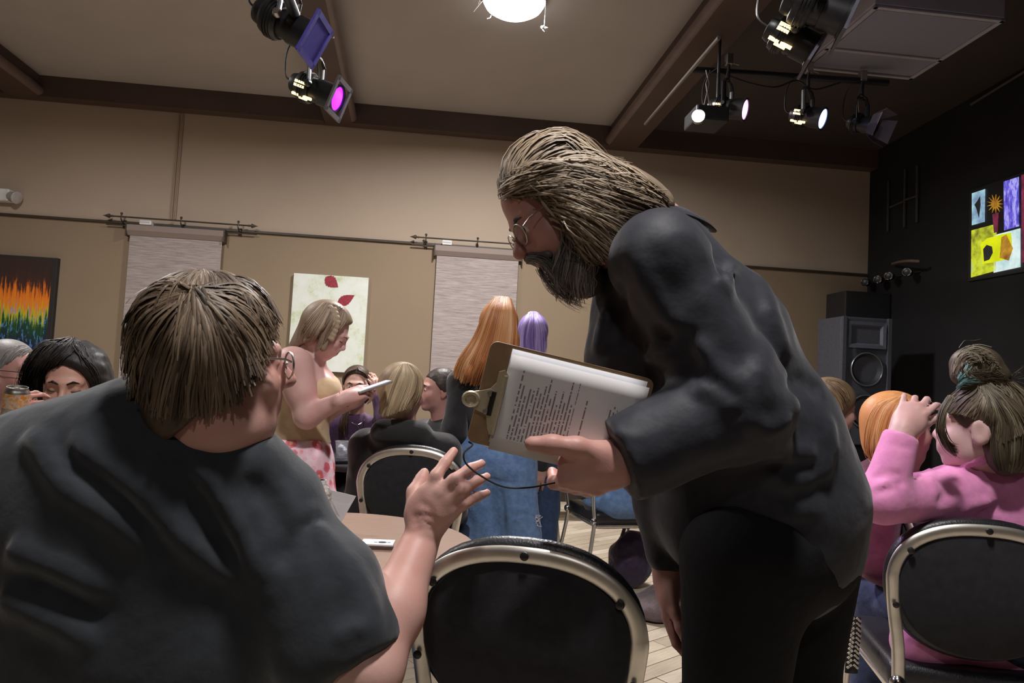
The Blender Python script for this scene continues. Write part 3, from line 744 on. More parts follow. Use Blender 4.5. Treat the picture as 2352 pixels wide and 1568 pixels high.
# small projector-like fixture with a bright lens
c = at(1606, 268, 4.75)
r = empty('video_projector', c); tag(r, 'small black projector with bright white lens at the stage edge', 'projector')
ctr = at(1622, 274, 4.9)
MB().box(ctr, (0.24, 0.26, 0.11), bev=0.015).build('body', M_BLACKPL, r)
fx = frame_mx(at(1604, 268, 4.745), -RC*0.25-FW)
MB().lathe([(0.045, -0.03), (0.045, 0.02), (0.036, 0.02), (0.034, 0.005)], 18, fx, caps=False).build('lens_ring', M_CHROME, r, smooth=True)
MB().lathe([(0.036, 0.008), (0.02, 0.014), (0.001, 0.016)], 18, fx, caps=False).build('lens', emit('projector lens', (0.9, 0.92, 1.0), 5), r, smooth=True)
top = ctr+np.array([0, 0, 0.26])
for s in (-0.03, 0.03):
    MB().tube([ctr+np.array([s, 0, 0.05]), top+np.array([-s*0.4, 0, 0]), top+np.array([s*0.5, 0, 0.1])], 0.004, 6).build('suspension_wire', M_STEEL, r)
MB().tube([ctr+np.array([0.08, 0, 0.05]), ctr+np.array([0.08, 0, 0.62])], 0.012, 8).build('drop_rod', M_BLACK, r)
pz = at(1760, 160, 4.95)
o = MB().tube([at(1590, 160, 5.05), at(2040, 190, 5.05)], 0.024, 12).build('lighting_pipe', M_BLACK, smooth=True); tag(o, 'black pipe over the stage carrying the row of lit spotlights', 'pipe')
o = MB().tube(smooth_path([at(1650, 165, 5.0), at(1720, 190, 5.0), at(1780, 200, 5.0), at(1830, 185, 5.0), at(1870, 205, 5.0), at(1930, 190, 5.0)], 6), 0.006, 6).build('power_cable', M_BLACK, smooth=True); tag(o, 'black cable sagging along the row of stage spotlights', 'cable')
# their beams
lamp('stage_beam', 'SPOT', at(792, 246, 3.45), 60, (0.5, 0.15, 1.0), 0.06, at(2150, 1100, 2.0), 42)
lamp('stage_beam', 'SPOT', at(1722, 256, 4.8), 55, (1.0, 0.35, 0.95), 0.06, (X_RIGHT, 3.4, 0.8), 50)
lamp('stage_beam', 'SPOT', at(1900, 278, 4.8), 55, (0.4, 0.5, 1.0), 0.06, (X_RIGHT-0.3, 3.2, 0.6), 50)
lamp('stage_beam', 'SPOT', at(1955, 46, 2.72), 5, (0.35, 0.4, 1.0), 0.05, at(2030, 85, 4.2), 40)
# ================================================================== organic shapes: distance fields meshed with surface nets
F32 = np.float32
def nrm(v):
    v = np.asarray(v, float); return v/np.linalg.norm(v)
_H = RNG.random(4096).astype(F32)
_PERM = RNG.permutation(4096).astype(np.int32)
def vnoise(p):
    """value noise, N x 3 -> -1..1"""
    i = np.floor(p).astype(np.int32); f = (p-i).astype(F32); f = f*f*(3-2*f)
    def h(dx, dy, dz):
        return _H[_PERM[(_PERM[(_PERM[(i[:, 0]+dx) & 4095]+i[:, 1]+dy) & 4095]+i[:, 2]+dz) & 4095]]
    x, y, z = f[:, 0], f[:, 1], f[:, 2]
    a = h(0, 0, 0)*(1-x)+h(1, 0, 0)*x; b = h(0, 1, 0)*(1-x)+h(1, 1, 0)*x
    c = h(0, 0, 1)*(1-x)+h(1, 0, 1)*x; d = h(0, 1, 1)*(1-x)+h(1, 1, 1)*x
    return ((a*(1-y)+b*y)*(1-z)+(c*(1-y)+d*y)*z)*2-1
def smin(a, b, k):
    if k <= 0: return np.minimum(a, b)
    h = np.clip(0.5+0.5*(b-a)/k, 0, 1)
    return b*(1-h)+a*h-k*h*(1-h)
class Field:
    def __init__(s): s.ops = []; s.post = []
    def cone(s, a, b, ra, rb=None, k=0.03, sub=False):
        rb = ra if rb is None else rb
        a = np.asarray(a, float); b = np.asarray(b, float)
        s.ops.append(('c', a.astype(F32), (b-a).astype(F32), ra, rb, k, sub, (a+b)/2, np.linalg.norm(b-a)/2+max(ra, rb))); return s
    def chain(s, pts, rs, k=0.03):
        for i in range(len(pts)-1): s.cone(pts[i], pts[i+1], rs[i], rs[i+1], k)
        return s
    def ell(s, c, r, R=None, k=0.03, sub=False):
        """R: 3x3 whose columns are the local axes"""
        r = (r, r, r) if np.isscalar(r) else r
        R = np.eye(3) if R is None else np.asarray(R, float)
        s.ops.append(('e', np.asarray(c, F32), np.asarray(r, F32), R.astype(F32), None, k, sub, np.asarray(c, float), max(r))); return s
    def box(s, c, h, R=None, rad=0.005, k=0.01, sub=False):
        R = np.eye(3) if R is None else np.asarray(R, float)
        s.ops.append(('b', np.asarray(c, F32), np.asarray(h, F32), R.astype(F32), rad, k, sub, np.asarray(c, float), float(np.linalg.norm(h))+rad)); return s
    def cut(s, p, n, k=0.0):
        """remove everything on the side the normal points to"""
        s.post.append(('p', np.asarray(p, F32), nrm(n).astype(F32), k)); return s
    def half(s, p, n, k=0.008):
        """cut away what has been added so far beyond a plane"""
        n = nrm(n); x = nrm(np.cross(n, (0.31, 0.57, 0.76))); R = np.stack([x, n, np.cross(x, n)], 1)
        return s.box(np.asarray(p, float)+n*0.3, (0.4, 0.3, 0.4), R, 0.001, k, True)
    def fold(s, pts, w, a):
        """raised (a>0) or sunk (a<0) crease along a polyline"""
        s.post.append(('f', [np.asarray(p, F32) for p in pts], w, a)); return s
    def rough(s, amp, freq, stretch=None, seed=0):
        s.post.append(('n', amp, freq, None if stretch is None else np.asarray(stretch, F32), seed)); return s
    def band(s, c, r, amp):
        s.post.append(('g', np.asarray(c, F32), r, amp)); return s
    def eval(s, p, mask=True, blocks=None):
        d = np.full(len(p), 10.0, F32)
        for op in s.ops:
            t, k, sub, bc, br = op[0], op[5], op[6], op[7], op[8]
            if blocks is not None:
                bcen, bh, nper = blocks
                q = bcen-bc.astype(F32)
                bi = np.nonzero((q*q).sum(1) < (br+0.05+k+bh)**2)[0]
                if len(bi) == 0: continue
                idx = (bi[:, None]*nper+np.arange(nper)[None]).ravel(); pp = p[idx]
            elif mask:
                q = p-bc.astype(F32)
                idx = np.nonzero((q*q).sum(1) < (br+0.07+k)**2)[0]
                if len(idx) == 0: continue
                pp = p[idx]
            else: idx = slice(None); pp = p
            if t == 'c':
                a, ba, ra, rb = op[1:5]
                q = pp-a; bb = float(ba@ba)
                h = np.clip((q@ba)/max(bb, 1e-9), 0, 1)
                q = q-h[:, None]*ba
                e = np.sqrt((q*q).sum(1))-(ra+(rb-ra)*h)
            elif t == 'e':
                c, r, R = op[1:4]
                q = (pp-c)@R; q1 = q/r; k0 = np.sqrt((q1*q1).sum(1)); q2 = q1/r; k1 = np.sqrt((q2*q2).sum(1))
                e = np.where(k1 > 1e-6, k0*(k0-1)/np.maximum(k1, 1e-6), -min(r))
            else:
                c, hh, R, rad = op[1:5]
                q = np.abs((pp-c)@R)-(hh-rad)
                e = np.sqrt((np.maximum(q, 0)**2).sum(1))+np.minimum(q.max(1), 0)-rad
            if sub: d[idx] = -smin(-d[idx], e, k)
            else: d[idx] = smin(d[idx], e, k)
        for op in s.post:
            if op[0] == 'p':
                e = (p-op[1])@op[2]; d = -smin(-d, -e, op[3])
            elif op[0] == 'f':
                pts, w, a = op[1:]
                P = np.array(pts); lo, hi = P.min(0)-3*w, P.max(0)+3*w
                idx = np.nonzero(((p > lo) & (p < hi)).all(1))[0]
                if len(idx) == 0: continue
                pp = p[idx]; best = np.full(len(idx), 1e9, F32); tt = np.zeros(len(idx), F32)
                m = len(pts)-1
                for i in range(m):
                    ba = pts[i+1]-pts[i]; q = pp-pts[i]; h = np.clip((q@ba)/max(float(ba@ba), 1e-9), 0, 1)
                    q = q-h[:, None]*ba; e = (q*q).sum(1); better = e < best
                    best = np.where(better, e, best); tt = np.where(better, (i+h)/m, tt)
                fade = np.clip(np.minimum(tt, 1-tt)*5, 0, 1)
                d[idx] -= a*fade*np.exp(-best/(w*w))
            elif op[0] == 'n':
                _, amp, fr, st, sd = op
                q = p if st is None else p@st
                d = d+F32(amp)*(vnoise(q*F32(fr)+F32(sd*13.7))+F32(0.5)*vnoise(q*F32(fr*2.1)+F32(sd*7.1+3)))
            elif op[0] == 'g':
                q = p-op[1]; d = d-op[3]*np.exp(-(q*q).sum(1)/(op[2]**2))
        return d
    def bounds(s):
        lo = np.min([o[7]-o[8]-o[5] for o in s.ops if not o[6]], 0); hi = np.max([o[7]+o[8]+o[5] for o in s.ops if not o[6]], 0)
        return lo-0.02, hi+0.02
    def mesh(s, vox, extra=0.0):
        lo, hi = s.bounds()
        C = 4
        nb = np.ceil((hi-lo)/(vox*C)).astype(int)+1
        ax = [lo[i]+(np.arange(nb[i])+0.5)*vox*C for i in range(3)]
        g = np.stack(np.meshgrid(*ax, indexing='ij'), -1).reshape(-1, 3).astype(F32)
        dc = s.eval(g, mask=False).reshape(nb)
        act = np.abs(dc) < vox*C*1.9+extra
        n = nb*C
        D = np.repeat(np.repeat(np.repeat(np.where(dc > 0, 1, -1).astype(F32), C, 0), C, 1), C, 2)
        bi = np.argwhere(act)
        off = np.stack(np.meshgrid(*[np.arange(C)]*3, indexing='ij'), -1).reshape(-1, 3)
        fi = (bi[:, None, :]*C+off[None]).reshape(-1, 3)
        p = (lo+(fi+0.5)*vox).astype(F32)
        bcen = (lo+(bi+0.5)*vox*C).astype(F32)
        D[fi[:, 0], fi[:, 1], fi[:, 2]] = s.eval(p, blocks=(bcen, vox*C*0.87, C**3))
        org = lo+0.5*vox
        S = D < 0
        cell = np.zeros(tuple(n-1), bool)
        c0 = S[:-1, :-1, :-1]
        for dx in (0, 1):
            for dy in (0, 1):
                for dz in (0, 1):
                    cell |= S[dx:n[0]-1+dx, dy:n[1]-1+dy, dz:n[2]-1+dz] != c0
        ci = np.argwhere(cell)
        vid = np.full(cell.shape, -1, np.int32); vid[cell] = np.arange(len(ci))
        acc = np.zeros((len(ci), 3)); cnt_ = np.zeros(len(ci))
        cor = [(a, b, c) for a in (0, 1) for b in (0, 1) for c in (0, 1)]
        val = {q: D[ci[:, 0]+q[0], ci[:, 1]+q[1], ci[:, 2]+q[2]] for q in cor}
        for q in cor:
            for axx in range(3):
                if q[axx] == 0:
                    q2 = list(q); q2[axx] = 1; q2 = tuple(q2)
                    a, b = val[q], val[q2]
                    cr = (a < 0) != (b < 0)
                    t = np.where(cr, a/np.where(cr, a-b, 1), 0)
                    pos = np.tile(np.array(q, float), (len(ci), 1)); pos[:, axx] += t
                    acc += pos*cr[:, None]; cnt_ += cr
        verts = org+(ci+acc/np.maximum(cnt_, 1)[:, None])*vox
        quads = []
        for axx in range(3):
            sl0 = [slice(1, -1)]*3; sl1 = [slice(1, -1)]*3
            sl0[axx] = slice(0, -1); sl1[axx] = slice(1, None)
            a, b = S[tuple(sl0)], S[tuple(sl1)]
            e = np.argwhere(a != b)
            if len(e) == 0: continue
            inside = a[e[:, 0], e[:, 1], e[:, 2]]
            base = e+1; base[:, axx] -= 1
            u, v = [(1, 2), (2, 0), (0, 1)][axx]
            def cid(du, dv):
                q = base.copy(); q[:, u] -= du; q[:, v] -= dv
                return vid[q[:, 0], q[:, 1], q[:, 2]]
            Q = np.stack([cid(1, 1), cid(0, 1), cid(0, 0), cid(1, 0)], 1)
            Q[~inside] = Q[~inside][:, ::-1]
            quads.append(Q)
        Q = np.concatenate(quads)
        Q = Q[(Q >= 0).all(1)]
        return verts, Q
def field_obj(f, vox, name, m, parent=None, regions=(), extra=0.0, relax=1):
    """regions: (list of (centre, radius), material index)"""
    v, q = f.mesh(vox, extra)
    for _ in range(relax):       # light smoothing
        e0 = np.concatenate([q[:, 0], q[:, 1], q[:, 2], q[:, 3]]); e1 = np.concatenate([q[:, 1], q[:, 2], q[:, 3], q[:, 0]])
        i0 = np.concatenate([e0, e1]); i1 = np.concatenate([e1, e0]); c = np.bincount(i0, minlength=len(v))
        acc = np.stack([np.bincount(i0, weights=v[i1, t], minlength=len(v)) for t in range(3)], 1)
        v = 0.5*v+0.5*acc/np.maximum(c, 1)[:, None]
    me = mesh_np(v, q)
    o = link(name, me, m, parent)
    if regions:
        fc = v[q].mean(1); mi = np.zeros(len(q), np.int32)
        for fn, ix in regions: mi[fn(fc)] = ix
        me.polygons.foreach_set('material_index', mi)
    return o
def march(f, px, py, d0, d1, off=0.0):
    """first point of a field's surface along the sight line of a photo pixel between two depths"""
    px = np.atleast_1d(np.asarray(px, float)); py = np.atleast_1d(np.asarray(py, float))
    ray = FW[None]+((px-1176)/FPX)[:, None]*RC[None]+((784-py)/FPX)[:, None]*UC[None]
    t = np.full(len(px), d0); ln = np.linalg.norm(ray, axis=1); best = np.full(len(px), 1e9); bt = t.copy()
    for _ in range(60):
        d = f.eval((CAM+ray*t[:, None]).astype(F32), mask=False)-off
        b = np.abs(d) < best; best = np.where(b, np.abs(d), best); bt = np.where(b, t, bt)
        t = np.clip(t+np.clip(d, -0.02, 0.06)/ln*0.8, d0, d1)
    return CAM+ray*bt[:, None]

def hair_mat(name, cols, rough=0.5, spec=0.35):
    m, nt, b = nodes_of(name)
    at_ = nt.nodes.new('ShaderNodeAttribute'); at_.attribute_name = 'strand'
    st = [(i/(len(cols)-1), c) for i, c in enumerate(cols)]
    nt.links.new(ramp(nt, at_.outputs['Fac'], st), b.inputs['Base Color'])
    b.inputs['Roughness'].default_value = rough; b.inputs['Specular IOR Level'].default_value = spec
    v = coords(nt, (60, 60, 6)); bump(nt, b, noise(nt, v, 3, 3), 0.25, 0.003)
    return m
def strands(guides, n, width, jit=0.006, wave=0.0, seed=0, K=14, centre=None, lift=0.003, taper=0.5, clump=0.72):
    """hair ribbons between neighbouring guide lines; returns verts, faces, per-vertex tone"""
    rng = np.random.default_rng(seed)
    G = []
    for g in guides:
        g = np.asarray(smooth_path(g, 5) if len(g) > 2 else g, float)
        L = np.r_[0, np.cumsum(np.linalg.norm(np.diff(g, axis=0), axis=1))]; t = np.linspace(0, L[-1], K)
        G.append(np.stack([np.interp(t, L, g[:, i]) for i in range(3)], 1))
    G = np.array(G)
    u = np.sort(rng.random(n))*(len(G)-1); i = np.minimum(u.astype(int), len(G)-2); f = (u-i)[:, None, None]
    S = G[i]*(1-f)+G[i+1]*f
    ctr = G.reshape(-1, 3).mean(0) if centre is None else np.asarray(centre, float)
    out = S-ctr; out /= np.linalg.norm(out, axis=2, keepdims=True)+1e-9
    tt = np.linspace(0, 1, K)[None, :, None]
    S = S+out*(rng.random((n, 1, 1))*lift*2)+rng.normal(size=(n, 1, 3))*jit*(0.25+0.75*tt)
    if wave: S = S+rng.normal(size=(n, 1, 3))*wave*np.sin(tt*rng.uniform(3, 9, (n, 1, 1))+rng.uniform(0, 6, (n, 1, 1)))
    cut = rng.uniform(0.8, 1.0, (n, 1, 1))
    S = S[:, :1]+(S-S[:, :1])*(1-(1-cut)*tt**2)
    T = np.gradient(S, axis=1); T /= np.linalg.norm(T, axis=2, keepdims=True)+1e-9
    side = np.cross(T, out); side /= np.linalg.norm(side, axis=2, keepdims=True)+1e-9
    w = width*rng.uniform(0.6, 1.4, (n, 1, 1))*(1-taper*tt**2)
    a, b = S-side*w/2, S+side*w/2; mid = S+out*w*0.35
    V = np.stack([a, mid, b], 2).reshape(-1, 3)
    base = (np.arange(n)*K*3)[:, None]+(np.arange(K-1)*3)[None]
    base = base.reshape(-1)
    Q = np.concatenate([np.stack([base, base+1, base+4, base+3], 1), np.stack([base+1, base+2, base+5, base+4], 1)])
    lowf = vnoise(np.stack([u*2.3+seed, np.zeros(n), np.zeros(n)], 1).astype(F32))*0.5+0.5
    tone = np.clip(clump*lowf+(1-clump)*rng.random(n)+rng.normal(size=n)*0.05, 0, 1)
    tone = np.repeat(tone, K*3)
    return V, Q, tone
def hair_obj(parts, name, m, parent, base_field=None, vox=0.006, base_tone=0.15, relax=1):
    V, Q, T = [], [], []; off = 0
    if base_field is not None:
        v, q = base_field.mesh(vox, 0.01)
        tn = np.clip(base_tone+0.12*vnoise((v*np.array([70, 70, 9])).astype(F32)), 0, 1)
        V.append(v); Q.append(q); T.append(tn); off = len(v)
    for v, q, t in parts:
        V.append(v); Q.append(q+off); T.append(t); off += len(v)
    V = np.concatenate(V); Q = np.concatenate(Q); T = np.concatenate(T)
    me = mesh_np(V, Q)
    a = me.attributes.new('strand', 'FLOAT', 'POINT'); a.data.foreach_set('value', T.astype(F32))
    return link(name, me, m, parent)

def drape(f, lines, off=0.002, it=8):
    """pull polylines on to a field's surface"""
    out = []
    for ln in lines:
        p = np.array(smooth_path(ln, 4), F32)
        for _ in range(it):
            d = f.eval(p, mask=False)-off
            g = np.stack([f.eval(p+np.eye(3, dtype=F32)[i]*F32(0.004), mask=False)-f.eval(p-np.eye(3, dtype=F32)[i]*F32(0.004), mask=False) for i in range(3)], 1)
            g /= np.linalg.norm(g, axis=1, keepdims=True)+1e-9
            p = (p-g*np.clip(d, -0.03, 0.03)[:, None]).astype(F32)
        out.append(list(p))
    return out
# ------------------------------------------------------------------ heads, hands
class Head:
    def __init__(s, c, fwd, up=(0, 0, 1), k=1.0):
        s.c = np.asarray(c, float); y = nrm(fwd); z = np.asarray(up, float); z = nrm(z-y*(z@y)); x = np.cross(y, z)
        s.R = np.stack([x, y, z], 1); s.k = k
    def p(s, x, y, z): return s.c+s.R@(np.array([x, y, z])*s.k)
    def add(s, f, female=False, ears=True, nose=1.0, jaw=1.0, fat=0.0, mouth=True):
        k = s.k; R = s.R
        E = lambda c, r, kk=0.02, sub=False: f.ell(s.p(*c), tuple(q*k for q in r), R, kk*k, sub)
        C = lambda a, b, ra, rb, kk=0.012: f.cone(s.p(*a), s.p(*b), ra*k, rb*k, kk*k)
        E((0, -0.018, 0.04), (0.076, 0.096, 0.082), 0.01)
        E((0, 0.022, -0.02), (0.062, 0.072, 0.088), 0.03)
        E((0, 0.03, -0.062), (0.052*jaw+fat*0.3, 0.055, 0.045), 0.03)
        E((0, 0.070, -0.098), (0.024*jaw, 0.018, 0.017), 0.03)
        if fat: E((0, 0.02, -0.095), (0.06+fat*0.3, 0.06, 0.035+fat*0.2), 0.04)
        for sx in (-1, 1):
            E((sx*0.037, 0.060, -0.03), (0.026+fat*0.2, 0.026, 0.026), 0.025)
            C((sx*0.012, 0.090, 0.024), (sx*0.046, 0.074, 0.024), 0.009, 0.008, 0.02)
        for sx in (-1, 1):
            E((sx*0.031, 0.101, 0.004), (0.017, 0.014, 0.012), 0.014, True)
        for sx in (-1, 1):
            E((sx*0.031, 0.0785, 0.004), (0.0145, 0.0135, 0.0125), 0.004)
        C((0, 0.090, 0.016), (0, 0.1115*(0.5+0.5*nose)+0.0*nose, -0.024), 0.0075, 0.0115*nose, 0.012)
        E((0, 0.108+0.006*(nose-1)*5, -0.026), (0.0115*nose, 0.012*nose, 0.0095*nose), 0.008)
        for sx in (-1, 1): E((sx*0.0115, 0.098, -0.030), (0.0085*nose, 0.010, 0.0075), 0.006)
        if mouth:
            E((0, 0.090, -0.058), (0.026, 0.014, 0.018), 0.02)
            C((-0.017, 0.094, -0.0545), (0.017, 0.094, -0.0545), 0.0055, 0.0055, 0.006)
            C((-0.014, 0.094, -0.065), (0.014, 0.094, -0.065), 0.0065, 0.0065, 0.006)
            f.cone(s.p(-0.021, 0.1025, -0.0595), s.p(0.021, 0.1025, -0.0595), 0.0022*k, 0.0022*k, 0.004*k, True)
        if ears:
            for sx in (-1, 1):
                E((sx*0.077, -0.012, -0.005), (0.009, 0.020, 0.032), 0.008)
                E((sx*0.088, -0.008, -0.002), (0.007, 0.012, 0.020), 0.006, True)
                E((sx*0.074, -0.005, -0.032), (0.008, 0.009, 0.010), 0.006)
        return f
    def neck(s, f, base, r0=0.054, r1=0.062, k=0.03):
        f.cone(s.p(0, -0.022, -0.05), base, r0*s.k, r1*s.k, k); return f
    def local(s, P): return ((P-s.c)@s.R)/s.k
    def lips(s):
        def fn(P):
            q = s.local(P)
            return (np.abs(q[:, 0]) < 0.022) & (q[:, 1] > 0.075) & (q[:, 2] > -0.0715) & (q[:, 2] < -0.0495) & (np.abs(q[:, 0])*0.45+np.abs(q[:, 2]+0.06) < 0.0125)
        return fn
    def ring(s, frac):  # helper for hair lines
        pass
    def scalp(s, az, pol, lift=0.012):
        """point on the hair surface; azimuth 0 = face, +90 = right ear; polar from crown, degrees"""
        a, b = math.radians(az), math.radians(pol)
        r = np.array([0.076+lift, 0.096+lift, 0.082+lift])
        return s.p(*(np.array([0, -0.018, 0.04])+r*np.array([math.sin(a)*math.sin(b), math.cos(a)*math.sin(b), math.cos(b)])))
def eyes(h, parent, m_white, m_iris, open_=1.0, look=(0, 0)):
    for sx in (-1, 1):
        c = h.p(sx*0.031, 0.0794, 0.004)
        mx = frame_mx(c, h.R[:, 1], h.R[:, 2])
        e = MB().ball(c, 0.0127*h.k, 12, 8).build('eye', m_white, parent, smooth=True)
        c2 = h.p(sx*0.031+look[0], 0.0884, 0.004+look[1])
        MB().ball(c2, (0.0052*h.k, 0.0052*h.k, 0.0052*h.k), 10, 6).build('iris', m_iris, e, smooth=True)
def brows(h, parent, m, thick=0.0035, arch=0.006):
    for sx in (-1, 1):
        f = Field()
        f.chain([h.p(sx*0.013, 0.0975, 0.023), h.p(sx*0.03, 0.094, 0.027+arch*0.5), h.p(sx*0.05, 0.078, 0.022)], [thick*h.k, thick*1.1*h.k, thick*0.6*h.k], 0.004)
        field_obj(f, 0.0022*h.k, 'eyebrow', m, parent)
class Hand:
    """palm frame: w wrist, d towards the fingers, n out of the back of the hand, t towards the thumb"""
    def __init__(s, w, d, n_, side, k=1.0):
        s.w = np.asarray(w, float); s.d = nrm(d); n_ = np.asarray(n_, float); s.n = nrm(n_-s.d*(n_@s.d)); s.t = np.cross(s.d, s.n)*side; s.k = k
    def p(s, t, d, n_): return s.w+(s.t*t+s.d*d+s.n*n_)*s.k
    def add(s, f, curl=(20, 25, 30, 35), spread=6, thumb=(35, 20), kk=0.008, mid=1.1, r=1.0):
        k = s.k; R = np.stack([s.t, s.d, s.n], 1)
        f.ell(s.p(0.0, 0.045, 0), (0.040*k, 0.056*k, 0.0155*k), R, 0.015*k)
        f.ell(s.p(0.024, 0.035, -0.008), (0.020*k, 0.034*k, 0.016*k), R, 0.014*k)
        f.ell(s.p(-0.024, 0.04, -0.006), (0.014*k, 0.04*k, 0.014*k), R, 0.014*k)
        f.cone(s.p(0, -0.04, 0), s.p(0, 0.025, 0), 0.027*k, 0.027*k, 0.025*k)
        bases = [(0.030, 0.086), (0.010, 0.092), (-0.011, 0.088), (-0.030, 0.078)]
        lens = [(0.042, 0.026, 0.021), (0.047, 0.030, 0.022), (0.043, 0.028, 0.022), (0.033, 0.021, 0.019)]
        rad = [0.0093, 0.0096, 0.0091, 0.0082]
        tips = []
        for i in range(4):
            a = math.radians(spread*(1.5-i)); c0 = math.radians(curl[i])
            dirv = s.d*math.cos(a)+s.t*math.sin(a)
            p0 = s.p(bases[i][0], bases[i][1]-0.012, 0); ang_ = 0.0
            pts = [s.p(bases[i][0]*0.9, bases[i][1]-0.03, 0), p0]; rs = [rad[i]*r*k, rad[i]*1.1*r*k]
            cur = p0
            for j, ln in enumerate(lens[i]):
                ang_ += c0*(0.8 if j == 0 else mid)
                v = dirv*math.cos(ang_)-s.n*math.sin(ang_)
                cur = cur+v*(ln+(0.012 if j == 0 else 0))*k; pts.append(cur); rs.append(rad[i]*r*k*(1-0.09*(j+1)))
            f.chain(pts, rs, kk*k*0.5); tips.append(cur)
        ta, tb = math.radians(thumb[0]), math.radians(thumb[1])
        v1 = s.d*math.cos(ta)+s.t*math.sin(ta); v1 = nrm(v1-s.n*0.35)
        v2 = nrm(v1*math.cos(tb)+(s.d*0.7-s.n*0.5)*math.sin(tb))
        b0 = s.p(0.022, 0.018, -0.006); b1 = b0+v1*0.045*k; b2 = b1+v2*0.034*k; b3 = b2+v2*0.026*k
        f.chain([b0, b1, b2, b3], [0.015*k, 0.0115*k, 0.0105*k, 0.0085*k], kk*k)
        return tips
SKIN = {}
def skin(name, c, red=0.0):
    if name in SKIN: return SKIN[name]
    m, nt, b = nodes_of('skin '+name)
    v = coords(nt); f = noise(nt, v, 28, 4); f2 = noise(nt, v, 9, 3)
    c2 = (c[0]*0.93, c[1]*0.78, c[2]*0.76)
    nt.links.new(ramp(nt, f2, [(0.3, c2), (0.65, c)]), b.inputs['Base Color'])
    b.inputs['Roughness'].default_value = 0.5; b.inputs['Specular IOR Level'].default_value = 0.4
    b.inputs['Subsurface Weight'].default_value = 0.12; b.inputs['Subsurface Radius'].default_value = (0.010, 0.004, 0.002); b.inputs['Subsurface Scale'].default_value = 0.5
    bump(nt, b, noise(nt, v, 260, 3), 0.12, 0.002)
    SKIN[name] = m
    return m
def cloth(name, c, c2=None, rough=0.85, sheen=0.25, weave=900, wr=0.25, wscale=14):
    if name in MATS: return MATS[name]
    m, nt, b = nodes_of(name)
    v = coords(nt); f = noise(nt, v, 40, 4)
    c2 = c2 or tuple(q*0.78 for q in c)
    nt.links.new(ramp(nt, f, [(0.3, c2), (0.7, c)]), b.inputs['Base Color'])
    b.inputs['Roughness'].default_value = rough; b.inputs['Sheen Weight'].default_value = sheen; b.inputs['Specular IOR Level'].default_value = 0.25
    h1 = noise(nt, v, wscale, 4, 0.6); h2 = noise(nt, v, weave, 2)
    ad = N(nt, 'ShaderNodeMath', operation='MULTIPLY_ADD'); ad.inputs[1].default_value = 0.04; nt.links.new(h2, ad.inputs[0]); nt.links.new(h1, ad.inputs[2])
    bump(nt, b, ad.outputs[0], wr, 0.02)
    MATS[name] = m
    return m
M_EYEW = mat('eye white', (0.7, 0.66, 0.62), None, 30, 0.2); M_IRIS = mat('iris brown', (0.05, 0.03, 0.02), None, 30, 0.1)
def gplane(p): return np.array([p[0], p[1], 0.0])
# ================================================================== furniture
M_VINYL = mat('black vinyl', (0.016, 0.016, 0.019), (0.010, 0.010, 0.012), 40, 0.38, bmp=0.2, bscale=220)
M_FABRIC = cloth('black chair fabric', (0.022, 0.022, 0.026), (0.014, 0.014, 0.017), 0.9, 0.15, 1200, 0.12, 300)
M_FRAME = mat('polished chair frame', (0.82, 0.78, 0.71), (0.72, 0.69, 0.63), 30, 0.40, 1.0)
M_RUBBER = mat('black rubber', (0.015, 0.015, 0.015), None, 30, 0.8)
def y_back(z): return -0.205-0.12*max(0.0, z-0.46)
def outline(a, ztop, zbot, zc, n1=22, inset=0.0):
    pts = []
    for i in range(2*n1):
        t = math.pi*i/n1
        b = (ztop-inset-zc) if math.sin(t) >= 0 else (zc-zbot-inset)
        c, s_ = math.cos(t), math.sin(t)
        e = 0.86 if s_ >= 0 else 0.95
        pts.append(((a-inset)*math.copysign(abs(c)**e, c), zc+b*math.copysign(abs(s_)**e, s_)))
    return pts
